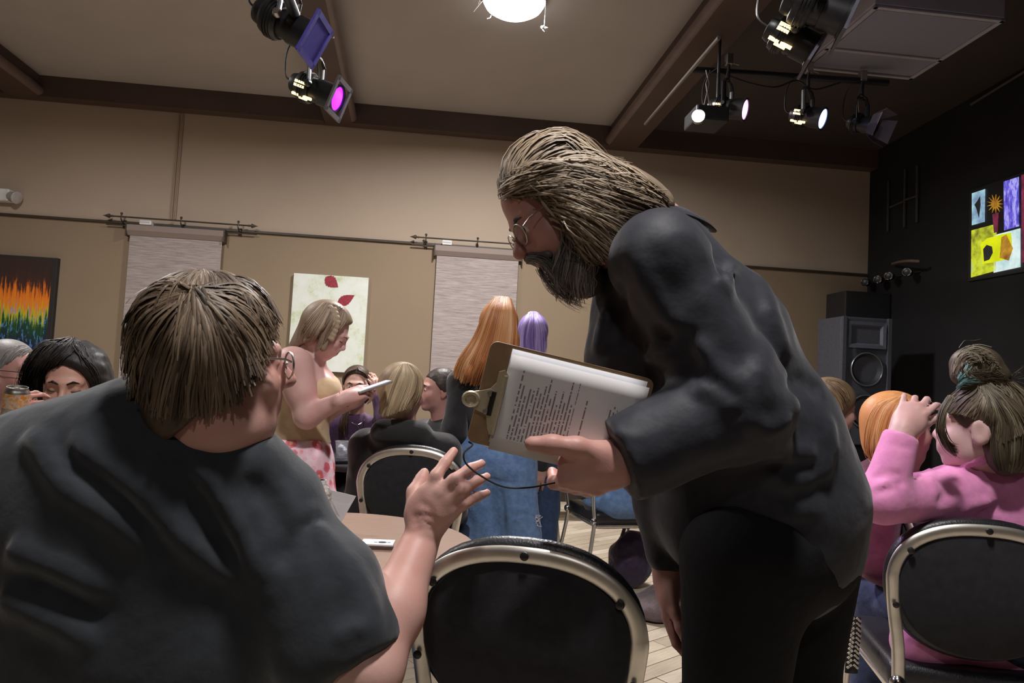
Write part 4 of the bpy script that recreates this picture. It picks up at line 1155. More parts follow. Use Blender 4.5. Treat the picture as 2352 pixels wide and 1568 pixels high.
def make_chair():
    r = empty('banquet_chair', (0, 0, 0))
    kw = dict(parent=r, world=False)
    # frame loop: up from the seat, over the back, down again
    right = []
    for t in np.linspace(0, math.pi, 31):
        c, s_ = math.cos(t), math.sin(t); e = 0.86
        z = 0.72+0.15*s_**e; x = 0.215*math.copysign(abs(c)**e, c)
        right.append((x, y_back(z)-0.012, z))
    low = [(0.182, -0.205, 0.44), (0.19, -0.222, 0.54), (0.205, -0.232, 0.64)]
    path = low + right + [(-p[0], p[1], p[2]) for p in low[::-1]]
    MB().tube(smooth_path(path, 3), [(0.0085, 0.0165)]*(3*(len(path)-1)+1), 12, flat=(0, 1, 0)).build('back_frame', M_FRAME, smooth=True, **kw)
    # padded back (front side) and fabric panel (rear)
    def plate(out, y0, y1, bev, name, m):
        mb = MB()
        A = outline(*out); n_ = len(A)
        rings = []
        prof = [(y0, bev*1.0), (y0+(y1-y0)*0.12, bev*0.35), (y0+(y1-y0)*0.4, 0.0), (y0+(y1-y0)*0.75, bev*0.25), (y1, bev*1.2), (y1+0.006, bev*3.0)]
        cx, cz = 0.0, out[3]
        for yy, ins in prof:
            ring = []
            for x, z in A:
                L = math.hypot(x, z-cz); k = max(0.02, (L-ins)/L)
                X, Z = x*k, cz+(z-cz)*k
                ring.append(mb.bm.verts.new((X, y_back(Z)+yy, Z)))
            rings.append(ring)
        for P, Q in zip(rings, rings[1:]):
            for k in range(n_): mb.bm.faces.new((P[k], P[(k+1) % n_], Q[(k+1) % n_], Q[k]))
        mb.bm.faces.new(rings[0][::-1]); mb.bm.faces.new(rings[-1])
        return mb.build(name, m, smooth=True, angle=60, **kw)
    plate((0.228, 0.897, 0.515, 0.715), 0.004, 0.052, 0.018, 'backrest', M_VINYL)
    plate((0.200, 0.858, 0.53, 0.705), -0.016, 0.004, 0.006, 'back_panel', M_FABRIC)
    # screws on the frame
    for x, z in ((0.0, 0.871), (0.178, 0.802), (-0.178, 0.802), (0.206, 0.655), (-0.206, 0.655)):
        y = y_back(z)-0.0215
        MB().lathe([(0.0085, 0.0), (0.0085, 0.003), (0.005, 0.005)], 10, frame_mx((x, y, z), (0, -1, -0.1))).build('screw', M_BLACK, smooth=True, **kw)
    # seat cushion
    mb = MB(); mb.box((0, 0.0, 0.455), (0.41, 0.42, 0.07)); es = mb.bm.edges[:]
    bmesh.ops.bevel(mb.bm, geom=es, offset=0.028, segments=4, profile=0.6, affect='EDGES')
    mb.build('seat', M_VINYL, smooth=True, **kw)
    MB().tube([(-0.19, -0.19, 0.41), (0.19, -0.19, 0.41), (0.19, 0.19, 0.41), (-0.19, 0.19, 0.41)], 0.0115, 10, closed=True).build('seat_rail', M_FRAME, smooth=True, **kw)
    for sx in (-1, 1):
        MB().tube(smooth_path([(sx*0.182, -0.205, 0.45), (sx*0.186, -0.215, 0.36), (sx*0.20, -0.245, 0.18), (sx*0.215, -0.275, 0.012)], 4), 0.0115, 10).build('leg', M_FRAME, smooth=True, **kw)
        MB().tube(smooth_path([(sx*0.17, 0.12, 0.415), (sx*0.185, 0.185, 0.40), (sx*0.20, 0.205, 0.33), (sx*0.215, 0.225, 0.012)], 4), 0.0115, 10).build('leg', M_FRAME, smooth=True, **kw)
        for y, x in ((-0.2755, 0.2152), (0.2255, 0.2152)):
            MB().lathe([(0.016, 0.0), (0.016, 0.02), (0.012, 0.026)], 10, Matrix.Translation((sx*x, y, 0))).build('foot_glide', M_RUBBER, smooth=True, **kw)
        # bracket where the back meets the seat
        MB().ball((sx*0.186, -0.214, 0.44), (0.02, 0.018, 0.022), 10, 8).build('joint_cap', M_CHROME, smooth=True, **kw)
    return r
CHAIR0 = make_chair(); used_chair = False
def chair(px, py, d, face, label, dx=0.0):
    """px,py,d: where the middle of the backrest stands; face: horizontal direction the seat looks"""
    global used_chair
    o = CHAIR0 if not used_chair else copy_tree(CHAIR0)
    used_chair = True
    b = at(px, py, d); f = np.array([face[0], face[1], 0.0]); f /= np.linalg.norm(f)
    base = b[:2]+f[:2]*0.25
    o.location = (float(base[0]), float(base[1]), 0.0); o.rotation_euler = (0, 0, math.atan2(-f[0], f[1]))
    tag(o, label, 'chair', 'black banquet chairs with chrome frames')
    return o
HF = np.array([FW[0], FW[1], 0]); HF /= np.linalg.norm(HF); HR = R0
def hdir(deg):
    """horizontal direction, degrees clockwise from straight ahead"""
    a = math.radians(deg); return HF*math.cos(a)+HR*math.sin(a)
chair(1212, 1250, 1.29, hdir(13), 'empty black chair with chrome back frame in the foreground centre')
chair(2262, 1210, 1.77, hdir(12), 'black chair whose back shows below the pink shirt')
chair(948, 1040, 2.85, hdir(4), 'black chair under the blonde in the black hoodie')
chair(1985, 1400, 2.42, hdir(78), 'black chair under the orange-haired woman, mostly hidden')
chair(1322, 1100, 3.9, hdir(72), 'chrome chair behind the clipboard, holding someone in jeans')
chair(1225, 1100, 4.75, hdir(-20), 'far chrome chair glimpsed behind the two standing women')
chair(1060, 1050, 4.4, hdir(200), 'black chair behind the crew-cut man')
chair(800, 1000, 4.55, hdir(165), 'black chair under the woman in purple')
chair(30, 1000, 3.1, hdir(150), 'black chair under the grey-haired man at the left edge')
chair(120, 1000, 2.75, hdir(165), 'black chair under the dark-haired woman at the left')
chair(250, 1350, 1.50, hdir(176), 'black chair under the man in the black T-shirt, hidden by him')
chair(1850, 950, 3.25, hdir(85), 'black chair under the blond person behind the bending man')
M_LAM = mat('rose brown laminate', (0.34, 0.225, 0.175), (0.29, 0.19, 0.145), 25, 0.32, stretch=(1, 6, 1))
M_BLKTOP = mat('black table top', (0.03, 0.03, 0.034), None, 30, 0.3)
def table(px, py, d, rad, m, label, zt=0.73):
    c = at(px, py, d); x, y = float(c[0]), float(c[1])
    r = empty('round_table', (x, y, 0)); tag(r, label, 'table', 'round tables')
    T = Matrix.Translation((x, y, 0))
    MB().lathe([(0.001, zt-0.03), (rad-0.006, zt-0.03), (rad, zt-0.024), (rad, zt-0.005), (rad-0.004, zt), (0.001, zt)], 56, T, caps=False).build('top', m, r, smooth=True, angle=30)
    MB().lathe([(rad+0.001, zt-0.027), (rad+0.003, zt-0.022), (rad+0.003, zt-0.008), (rad+0.001, zt-0.003)], 56, T, caps=False).build('edge_band', M_BLACKPL, r, smooth=True)
    MB().lathe([(0.035, 0.05), (0.035, zt-0.06), (0.12, zt-0.035), (0.12, zt-0.03)], 18, T).build('pedestal', M_BLACK, r, smooth=True, angle=30)
    for k in range(4):
        a = math.pi/4+k*math.pi/2
        MB().tube([(x, y, 0.06), (x+0.32*math.cos(a), y+0.32*math.sin(a), 0.03)], [(0.02, 0.025), (0.014, 0.02)], 8).build('foot', M_BLACK, r, smooth=True)
    return r, np.array([x, y, zt])
T1_, T1c = table(735, 1290, 1.82, 0.42, M_LAM, 'round rose-brown table beside the man in the black T-shirt')
T2_, T2c = table(830, 1060, 3.72, 0.42, M_BLKTOP, 'dark round table with the ice cup among the seated group')
# white card on the near table
c = on_z(868, 1247, 0.742)
o = MB().box(c+np.array([0, 0, 0.002]), (0.085, 0.055, 0.003), Matrix.Rotation(-0.05, 3, 'Z')).build('paper_card', mat('white card', (0.75, 0.76, 0.8), (0.7, 0.71, 0.76), 20, 0.6))
tag(o, 'small white card with a dark mark lying on the brown table', 'card')
mk = MB()
mk.lathe([(0.011, 0.0), (0.011, 0.0006), (0.001, 0.0006)], 16, Matrix.Translation((c[0]+0.012, c[1]-0.004, c[2]+0.0036)) @ Matrix.Diagonal((1, 0.8, 1, 1)))
for k in (-1, 1): mk.box((c[0]+0.012+k*0.017, c[1]-0.004, c[2]+0.0038), (0.009, 0.004, 0.0006))
mk.build('printed_mark', mat('ink', (0.03, 0.03, 0.05)), o)
# standing grey sheet behind it
c = at(772, 1188, 1.95); zt = T1c[2]
p0 = np.array([c[0]-0.035, c[1]+0.02, zt]); hgt = at(772, 1128, 1.98)[2]
pts = [at(748, 1122, 1.98), at(818, 1139, 2.0), at(786, 1196, 1.97), at(772, 1206, 1.97), at(748, 1206, 1.96)]
pts = [np.array([q[0], q[1], max(q[2], zt+0.002)]) for q in pts]
o = MB().prism(pts, -0.002*np.array(HF)).build('folded_sheet', mat('grey paper', (0.42, 0.4, 0.41), (0.38, 0.36, 0.37), 12, 0.7)); tag(o, 'pale grey folded sheet standing on the brown table', 'paper')
# clear bottle near the man's shoulder
M_CLEAR, nt_, b_ = nodes_of('clear plastic')
b_.inputs['Transmission Weight'].default_value = 0.85; b_.inputs['Roughness'].default_value = 0.08; b_.inputs['IOR'].default_value = 1.3; b_.inputs['Base Color'].default_value = (0.85, 0.87, 0.9, 1)
bump(nt_, b_, noise(nt_, coords(nt_), 90, 3), 0.8, 0.01)
bp = on_z(735, 1232, 0.74)
bp = at(733, 1160, 1.86); base = (float(bp[0]), float(bp[1]), 0.741)
r = empty('water_bottle', base); tag(r, 'crinkled clear plastic bottle glinting behind the man in black', 'bottle')
hb = at(733, 1102, 1.86)[2]-0.741
prof = [(0.002, 0.0), (0.03, 0.002), (0.033, 0.01)]
for i in range(8): prof += [(0.033, 0.014+i*hb*0.085), (0.0305, 0.02+i*hb*0.085)]
prof += [(0.032, hb*0.78), (0.024, hb*0.88), (0.013, hb*0.94), (0.013, hb)]
MB().lathe(prof, 20, Matrix.Translation(base)).build('bottle_body', M_CLEAR, r, smooth=True, angle=25)
MB().lathe([(0.015, hb-0.014), (0.015, hb), (0.002, hb)], 16, Matrix.Translation(base)).build('cap', M_WHITEPL, r, smooth=True, angle=30)
# ice cup on a folded dark napkin
cp = at(786, 1050, 3.42); cb = (float(cp[0]), float(cp[1]), 0.752)
r = empty('plastic_cup', cb); tag(r, 'clear plastic cup of ice on the dark table edge', 'cup')
ch = 0.085
MB().lathe([(0.002, 0.002), (0.028, 0.0), (0.029, 0.004), (0.038, ch-0.004), (0.0405, ch-0.002), (0.0405, ch), (0.038, ch), (0.0365, ch-0.003), (0.027, 0.006), (0.002, 0.006)], 24, Matrix.Translation(cb), caps=False).build('cup_wall', M_CLEAR, r, smooth=True, angle=35)
M_ICE = mat('ice', (0.72, 0.75, 0.82), (0.6, 0.63, 0.7), 60, 0.15)
rg = random.Random(3)
for k in range(9):
    mb = MB(); mb.box((cb[0]+rg.uniform(-0.015, 0.015), cb[1]+rg.uniform(-0.015, 0.015), cb[2]+0.016+0.005*k), (0.02, 0.02, 0.018), Matrix.Rotation(rg.uniform(0, 3), 3, (1, 0.4, 0.8)), bev=0.004)
    mb.build('ice_cube', M_ICE, r, smooth=True)
o = MB().box((cb[0]+0.005, cb[1]-0.01, 0.7455), (0.13, 0.1, 0.009), Matrix.Rotation(0.3, 3, 'Z'), bev=0.002).build('phone_case', mat('dark slate', (0.05, 0.06, 0.075), None, 20, 0.25)); tag(o, 'thin dark folder under the ice cup', 'folder')
# ================================================================== people
FR = np.stack([HR, HF, np.array([0, 0, 1.0])], 1)       # viewer-aligned upright frame
def face_R(face):
    f = nrm([face[0], face[1], 0]); return np.stack([np.cross(f, (0, 0, 1.0)), f, (0, 0, 1.0)], 1)
M_JEANS = cloth('blue denim', (0.16, 0.27, 0.48), (0.10, 0.18, 0.36), 0.85, 0.1, 700, 0.35, 18)
M_DJEANS = cloth('dark denim', (0.035, 0.05, 0.10), (0.02, 0.03, 0.07), 0.85, 0.1, 700, 0.35, 18)
M_BLKCL = cloth('black cotton', (0.020, 0.021, 0.024), (0.013, 0.013, 0.016), 0.8, 0.25)
M_SHOE = mat('dark shoe', (0.02, 0.018, 0.017), None, 30, 0.45)
def person(px, py, d, label, group=None):
    c = at(px, py, d)
    r = empty('person', (c[0], c[1], 0)); tag(r, label, 'person', group)
    return r
def legs(pel, face, seated, skin_f, cl_f, spread=0.09, r=1.0, knee_z=0.50, step=0.0, lean=0.0, reach=0.42):
    """adds both legs to the body field and the trousers field; returns shoe fields"""
    R = face_R(face); side, f = R[:, 0], R[:, 1]
    shoes = []
    for s in (-1, 1):
        hip = pel+side*s*spread
        if seated:
            kn = hip+f*reach+side*s*0.03; kn = np.array([kn[0], kn[1], knee_z]); an = kn+f*0.04; an = np.array([an[0], an[1], 0.09])
        else:
            kn = hip*1.0+f*(0.03+step*s); kn = np.array([kn[0], kn[1], pel[2]*0.53]); an = hip+f*(-0.02+step*s*1.3)+side*s*0.01; an = np.array([an[0], an[1], 0.09])
        skin_f.chain([hip, kn, an], [0.07*r, 0.048*r, 0.034*r], 0.03)
        cl_f.chain([hip, kn, an+np.array([0, 0, 0.01])], [0.095*r, 0.066*r, 0.056*r], 0.035)
        toe = an+f*0.15; toe[2] = 0.035
        heel = an-f*0.03; heel[2] = 0.04
        sf = Field(); sf.chain([heel, an*0.6+toe*0.4-np.array([0, 0, 0.01]), toe], [0.038, 0.042, 0.034], 0.03); sf.cone(an, heel, 0.04, 0.036, 0.03); sf.cut((0, 0, 0.002), (0, 0, -1))
        shoes.append(sf)
    return shoes
def finish(root, body, clothes, shoes, m_skin, vox=0.008, head=None, lips=None, cvox=None, relax=1):
    b = field_obj(body, vox, 'body', [m_skin]+([lips] if lips else []), root, regions=[(head.lips(), 1)] if (lips and head) else (), relax=relax)
    for nm, f, m in clothes: field_obj(f, cvox or vox*1.15, nm, m, root, extra=0.015)
    for s in shoes: field_obj(s, 0.01, 'shoe', M_SHOE, root)
    return b
def px_guides(f, lines, d0, d1, off=0.0):
    return [list(march(f, [p[0] for p in ln], [p[1] for p in ln], d0, d1, off)) for ln in lines]

# ------------------------------------------------------------------ the seated man in the black T-shirt
SK_A = skin('ruddy', (0.58, 0.345, 0.295)); LIP = mat('lip', (0.38, 0.14, 0.13), None, 30, 0.45)
rA = person(300, 1400, 1.2, 'seated man in black T-shirt and glasses, back turned, hand raised in gesture')
hA = Head(at(492, 836, 1.13), hdir(54)+np.array([0, 0, 0.04]), (0, 0, 1), 1.06)
fA = Field(); hA.add(fA, fat=0.03, nose=1.1)
nbA = at(430, 1030, 1.17); hA.neck(fA, nbA, 0.066, 0.085)
fA.ell(hA.p(0.0, 0.0, -0.1), (0.075, 0.07, 0.055), hA.R, 0.04)
TA = at(300, 1130, 1.18); PA = at(290, 1400, 1.22); pelA = np.array([PA[0], PA[1], 0.56])
fA.ell(TA, (0.22, 0.12, 0.16), FR, 0.06); fA.cone(TA, pelA, 0.16, 0.17, 0.08)
shR, elR, wrR = at(610, 1190, 1.185), at(848, 1538, 1.10), at(972, 1228, 1.27)
shL, elL, wrL = at(5, 1118, 1.2), at(-110, 1480, 1.25), at(60, 1700, 1.45)
fore = elR+(wrR-elR)*0.4
fA.chain([shR, elR, fore, wrR], [0.066, 0.05, 0.050, 0.034], 0.03)
fA.chain([shL, elL, wrL], [0.066, 0.05, 0.034], 0.03)
# raised right hand, back towards the viewer
K = [at(985, 1128, 1.262), at(1012, 1130, 1.252), at(1030, 1150, 1.25), at(1038, 1176, 1.252)]
for i, q in enumerate(K): fA.cone(wrR+(at(978, 1205, 1.262)-wrR)*0.9, q, 0.024, 0.0145, 0.015)
fA.ell(at(985, 1172, 1.266), (0.042, 0.02, 0.045), FR, 0.02)
fing = [([(985, 1128, 1.262), (1002, 1092, 1.262), (1022, 1063, 1.28), (1042, 1036, 1.30)], [0.0138, 0.0120, 0.0106, 0.0090]),
        ([(1012, 1130, 1.252), (1042, 1102, 1.25), (1078, 1077, 1.27), (1106, 1064, 1.29)], [0.0136, 0.0118, 0.0104, 0.0086]),
        ([(1030, 1150, 1.25), (1062, 1126, 1.245), (1095, 1105, 1.27), (1119, 1094, 1.285)], [0.0128, 0.0112, 0.0098, 0.0082]),
        ([(1038, 1176, 1.252), (1068, 1156, 1.245), (1098, 1140, 1.262), (1120, 1131, 1.275)], [0.0118, 0.0102, 0.0088, 0.0074])]
for pts, rs in fing: fA.chain([at(*p) for p in pts], rs, 0.006)
fA.chain([at(952, 1180, 1.28), at(953, 1130, 1.30), at(968, 1103, 1.315), at(975, 1084, 1.32)], [0.02, 0.0145, 0.012, 0.0095], 0.012)
WRINK = [([(942, 1190), (975, 1182), (1020, 1204)], 0.005, -0.005), ([(940, 1204), (975, 1198), (1022, 1217)], 0.005, -0.005), ([(945, 1219), (980, 1212), (1012, 1228)], 0.005, -0.004), ([(960, 1150), (985, 1165), (1000, 1190)], 0.006, -0.003)]
jA = Field(); shoesA = legs(pelA, hdir(48), True, fA, jA, 0.11, 1.25, 0.5)
jA.ell(pelA, (0.2, 0.19, 0.12), FR, 0.06)
for pts, w, a in WRINK: fA.fold(list(march(fA, [p[0] for p in pts], [p[1] for p in pts], 1.05, 1.4)), w, a)
b_ = field_obj(fA, 0.0048, 'body', [SK_A, LIP], rA, [(hA.lips(), 1)])
# T-shirt
tA = Field()
tA.ell(at(300, 1130, 1.175), (0.285, 0.165, 0.165), FR, 0.05)
tA.ell(at(285, 1400, 1.22), (0.345, 0.225, 0.27), FR, 0.1)
tA.cone(at(275, 1002, 1.13), at(-10, 1100, 1.19), 0.075, 0.085, 0.07)
tA.cone(at(340, 995, 1.14), shR, 0.082, 0.088, 0.06)
tA.cone(at(495, 1078, 1.16), at(606, 1180, 1.18), 0.066, 0.085, 0.05)
hemR = at(815, 1462, 1.115)
tA.chain([shR, at(757, 1340, 1.15), hemR], [0.086, 0.076, 0.078], 0.035)
tA.cone(at(645, 1300, 1.16), at(735, 1500, 1.12), 0.08, 0.075, 0.05)
tA.chain([shL, at(-90, 1350, 1.22)], [0.09, 0.088], 0.05)
axh = nrm(hemR-at(757, 1340, 1.15)); xh = nrm(np.cross(axh, FW)); Rh = np.stack([xh, np.cross(axh, xh), axh], 1)
tA.box(hemR+axh*0.145, (0.14, 0.16, 0.1), Rh, 0.004, 0.006, True)
tA.cone(hA.p(-0.01, -0.055, -0.15), hA.p(0.01, 0.035, -0.158), 0.074, 0.068, 0.03)
tA.cut(hA.p(0, 0.03, -0.128), hA.R@np.array([0, 0.35, 0.94]), 0.004) if False else None
tA.ell(hA.p(0.0, 0.03, -0.085), (0.07, 0.08, 0.045), hA.R, 0.012, True)
def foldpx(f, lines, d0, d1):
    for pts, w, a in lines:
        f.fold(list(march(f, [p[0] for p in pts], [p[1] for p in pts], d0, d1)), w, a)
tA.rough(0.005, 7, seed=2); tA.rough(0.0016, 26, seed=4)
foldpx(tA, [([(150, 1000), (190, 1041), (316, 1131), (429, 1248), (501, 1298), (570, 1345)], 0.017, 0.0240),
            ([(430, 1040), (474, 1099), (519, 1171), (564, 1257), (595, 1345)], 0.015, 0.0240),
            ([(60, 990), (90, 1027), (149, 1117), (271, 1191), (350, 1260)], 0.016, 0.0195),
            ([(130, 1000), (200, 1075), (300, 1170), (420, 1290)], 0.018, -0.0150),
            ([(330, 1040), (395, 1080), (460, 1150), (520, 1260), (560, 1350)], 0.018, -0.0150),
            ([(20, 1250), (45, 1266), (135, 1307), (260, 1368)], 0.02, 0.0195),
            ([(0, 1370), (27, 1379), (149, 1429), (240, 1495)], 0.02, 0.0195),
            ([(40, 1320), (150, 1372), (260, 1440)], 0.022, -0.0100),
            ([(560, 1090), (620, 1150), (650, 1230), (640, 1320)], 0.016, -0.0180),
            ([(640, 1300), (690, 1220), (740, 1180)], 0.012, -0.0105),
            ([(700, 1150), (770, 1260), (840, 1370), (870, 1440)], 0.02, 0.0135),
            ([(760, 1470), (820, 1440), (890, 1440)], 0.012, 0.0120)], 0.7, 1.6)
field_obj(tA, 0.0075, 't_shirt', cloth('charcoal t-shirt', (0.026, 0.031, 0.038), (0.020, 0.024, 0.030), 0.75, 0.2, 1100, 0.2, 10), rA, extra=0.04)
field_obj(jA, 0.010, 'jeans', M_DJEANS, rA, extra=0.01)
for s in shoesA: field_obj(s, 0.01, 'shoe', M_SHOE, rA)
# his brown bowl-cut hair
hr = Field()
hr.ell(hA.p(0, -0.014, 0.042), tuple(1.06*q for q in (0.092, 0.102, 0.096)), hA.R, 0.02)
hr.ell(hA.p(0, -0.046, -0.045), tuple(1.06*q for q in (0.080, 0.058, 0.100)), hA.R, 0.04)
for s in (-1, 1): hr.ell(hA.p(s*0.068, -0.012, 0.005), tuple(1.06*q for q in (0.030, 0.062, 0.055)), hA.R, 0.03)
hr.cut(hA.p(0, 0.066, 0.045), hA.R@np.array([0, 0.72, -0.62]), 0.01)
W = (452, 672)
gl = [[W, (540, 640), (600, 668), (642, 735)], [W, (545, 670), (600, 715), (636, 772)], [W, (540, 710), (590, 760), (618, 812)], [W, (520, 740), (570, 810), (596, 870)],
      [W, (500, 760), (530, 850), (548, 925)], [W, (475, 770), (480, 870), (480, 955)], [W, (440, 780), (420, 880), (410, 965)], [W, (400, 770), (365, 870), (350, 950)],
      [W, (370, 745), (325, 830), (308, 915)], [W, (350, 720), (305, 790), (293, 870)], [W, (350, 690), (305, 740), (290, 810)], [W, (370, 662), (322, 700), (297, 760)], [W, (400, 645), (350, 668), (315, 715)]]
G = px_guides(hr, gl, 0.8, 1.35, 0.002)
gt = [[W, (420, 640), (380, 638), (340, 665)], [W, (450, 640), (440, 630), (420, 628)], [W, (480, 640), (500, 630), (520, 628)], [W, (520, 640), (560, 640), (600, 665)], [W, (540, 650), (600, 680), (638, 722)]]
G2 = px_guides(hr, gt, 0.8, 1.35, 0.002)
loc = []
for az in np.arange(-100, 262, 18.0):
    loc.append([hA.scalp(az, 10, 0.012), hA.scalp(az, 35, 0.014), hA.scalp(az, 62, 0.022), hA.scalp(az, 88, 0.022), hA.scalp(az, 112 if 90 < az < 270 or az < -80 else 78, 0.02)])
GD_A = drape(hr, loc, 0.001)
HM_A = hair_mat('greying brown hair', [(0.036, 0.023, 0.015), (0.078, 0.05, 0.031), (0.145, 0.1, 0.063), (0.26, 0.195, 0.135)])
hair_obj([strands(G, 3000, 0.0046, 0.004, 0.003, 1, centre=hA.c, lift=0.002), strands(GD_A, 3200, 0.0045, 0.003, 0.002, 3, centre=hA.c, lift=0.002)], 'hair', HM_A, rA, hr, 0.006, 0.25)
# his glasses
def glasses(h, root, m, r=0.024, wire=0.0016, square=False, tint=None):
    g = MB()
    for s in (-1, 1):
        ring = [h.p(s*0.034+r*1.12*math.cos(t), 0.108-0.10*abs(s*0.034+r*math.cos(t))**1.15, 0.0+r*0.85*math.sin(t)) for t in np.linspace(0, 2*math.pi, 25)[:-1]]
        g.tube(ring, wire*h.k, 6, closed=True)
        g.tube([h.p(s*0.062, 0.100, 0.006), h.p(s*0.077, 0.085, 0.010), h.p(s*0.083, 0.02, 0.012), h.p(s*0.082, -0.02, 0.004)], wire*h.k, 6)
    g.tube([h.p(-0.011, 0.110, 0.002), h.p(0, 0.114, 0.006), h.p(0.011, 0.110, 0.002)], wire*h.k, 6)
    o = g.build('glasses', m, root, smooth=True)
    for s in (-1, 1):
        ring = [h.p(s*0.034+r*1.08*math.cos(t), 0.1075-0.10*abs(s*0.034+r*math.cos(t))**1.15, 0.0+r*0.82*math.sin(t)) for t in np.linspace(0, 2*math.pi, 25)[:-1]]
        MB().prism(ring, h.R[:, 1]*0.001).build('lens', M_LENS, o)
M_LENS, nt_, b_ = nodes_of('spectacle lens')
b_.inputs['Transmission Weight'].default_value = 1.0; b_.inputs['Roughness'].default_value = 0.02; b_.inputs['IOR'].default_value = 1.05; b_.inputs['Base Color'].default_value = (0.95, 0.95, 0.97, 1)
nt_.links.new(ramp(nt_, noise(nt_, coords(nt_), 12, 2), [(0, (0.93, 0.93, 0.95)), (1, (0.96, 0.96, 0.98))]), b_.inputs['Base Color'])
glasses(hA, rA, M_STEEL, 0.025, 0.0018)
# ------------------------------------------------------------------ the bending bearded man with the clipboard
rB = person(1760, 1300, 1.5, 'long-haired bearded man in black leaning forward with a clipboard')
fwdB = nrm(-HR*math.cos(math.radians(14))*0.78-HF*math.sin(math.radians(14))*0.78+np.array([0, 0, -0.63]))
hB = Head(at(1282, 486, 1.46), fwdB, np.array([0, 0, 1.0])-HR*0.8, 1.05)
SK_B = skin('pink', (0.50, 0.28, 0.24))
fB = Field(); hB.add(fB, nose=1.15); fB.ell(hB.p(0, 0.03, 0.058), (0.062, 0.062, 0.058), hB.R, 0.03)
nbB = at(1480, 560, 1.48); hB.neck(fB, nbB, 0.062, 0.075)
fB.cone(nbB, at(1620, 800, 1.5), 0.10, 0.15, 0.06); fB.cone(at(1620, 800, 1.5), at(1770, 1200, 1.5), 0.15, 0.15, 0.06)
sB, eB, wB = at(1512, 600, 1.33), at(1700, 930, 1.29), at(1425, 1058, 1.255)
sB2, eB2, wB2 = at(1470, 640, 1.64), at(1500, 960, 1.60), at(1535, 1330, 1.58)
fB.chain([sB, eB, wB], [0.06, 0.045, 0.034], 0.03)
fB.chain([sB2, eB2, wB2], [0.06, 0.045, 0.03], 0.03)
# left hand round the lower edge of the board
fB.cone(wB, at(1375, 1066, 1.245), 0.036, 0.040, 0.03)
fB.ell(at(1352, 1068, 1.24), (0.058, 0.030, 0.040), FR, 0.02)
fB.ell(at(1392, 1078, 1.245), (0.045, 0.030, 0.036), FR, 0.02)
fB.chain([at(1380, 1042, 1.225), at(1325, 1028, 1.214), at(1268, 1021, 1.212), at(1222, 1019, 1.215)], [0.021, 0.0185, 0.0165, 0.014], 0.014)
for i in range(4):
    fB.chain([at(1372-6*i+14*i, 1088+5*i, 1.235+0.012*i), at(1300+24*i, 1100+6*i, 1.232+0.006*i), at(1272+26*i, 1108+6*i, 1.275+0.004*i), at(1268+26*i, 1082+6*i, 1.335)], [0.017, 0.0145, 0.012, 0.010], 0.010)
# relaxed right hand beside the thigh
HB2 = Hand(wB2, at(1545, 1480, 1.56)-wB2, HF*0.6-HR, -1, 1.05); HB2.add(fB, (24, 26, 28, 30), 3, (18, 15))
hipB = at(1765, 1250, 1.5); pelB = np.array([hipB[0], hipB[1], hipB[2]])
pB = Field(); shoesB = []
for (kx, kd, s) in ((1690, 1.41, -1), (1825, 1.60, 1)):
    h0 = at(kx+20, 1270, kd+0.02*s); kn = at(kx-10, 1660, kd); kn[2] = 0.5; an = np.array([kn[0]+0.03, kn[1], 0.09])
    fB.chain([h0, kn, an], [0.085, 0.055, 0.04], 0.03); pB.chain([h0, kn, an+np.array([0, 0, 0.02])], [0.128, 0.098, 0.075], 0.04)
    toe = an-HR*0.17; toe[2] = 0.035; heel = an+HR*0.04; heel[2] = 0.04
    sf = Field(); sf.chain([heel, an*0.5+toe*0.5-np.array([0, 0, 0.01]), toe], [0.04, 0.044, 0.036], 0.03); sf.cone(an, heel, 0.042, 0.038, 0.03); sf.cut((0, 0, 0.002), (0, 0, -1)); shoesB.append(sf)
pB.ell(at(1764, 1250, 1.5), (0.188, 0.19, 0.15), FR, 0.06)
pB.fold(list(march(pB, [1860, 1920, 1975], [1268, 1255, 1240], 1.1, 1.6)), 0.008, 0.007)
field_obj(fB, 0.005, 'body', [SK_B, LIP], rB, [(hB.lips(), 1)])
# shirt
sh = Field()
sh.cone(at(1515, 600, 1.5), at(1612, 800, 1.5), 0.125, 0.178, 0.05)
sh.cone(at(1612, 800, 1.5), at(1712, 1000, 1.5), 0.178, 0.186, 0.05)
sh.cone(at(1712, 1000, 1.5), at(1772, 1160, 1.5), 0.186, 0.190, 0.05)
sh.cone(at(1772, 1160, 1.5), at(1765, 1215, 1.5), 0.190, 0.192, 0.04)
sh.cone(at(1650, 1010, 1.5), at(1640, 1170, 1.5), 0.14, 0.13, 0.06)
sh.cone(at(1465, 650, 1.49), at(1445, 830, 1.47), 0.095, 0.100, 0.05)
sh.cone(at(1500, 560, 1.42), sB, 0.07, 0.088, 0.05)
sh.cone(sB, eB, 0.090, 0.092, 0.04)
sh.cone(eB, at(1440, 1046, 1.255), 0.092, 0.078, 0.04)
sh.cone(sB2, eB2, 0.085, 0.075, 0.04); sh.cone(eB2, at(1528, 1270, 1.585), 0.075, 0.05, 0.04)
axc = nrm(at(1440, 1046, 1.255)-eB); cx = at(1426, 1052, 1.255)
xh = nrm(np.cross(axc, (0, 0, 1.0))); Rc_ = np.stack([xh, np.cross(axc, xh), axc], 1)
sh.box(cx+axc*0.072, (0.13, 0.13, 0.07), Rc_, 0.004, 0.006, True)
sh.rough(0.006, 6, seed=5); sh.rough(0.0022, 22, seed=7)
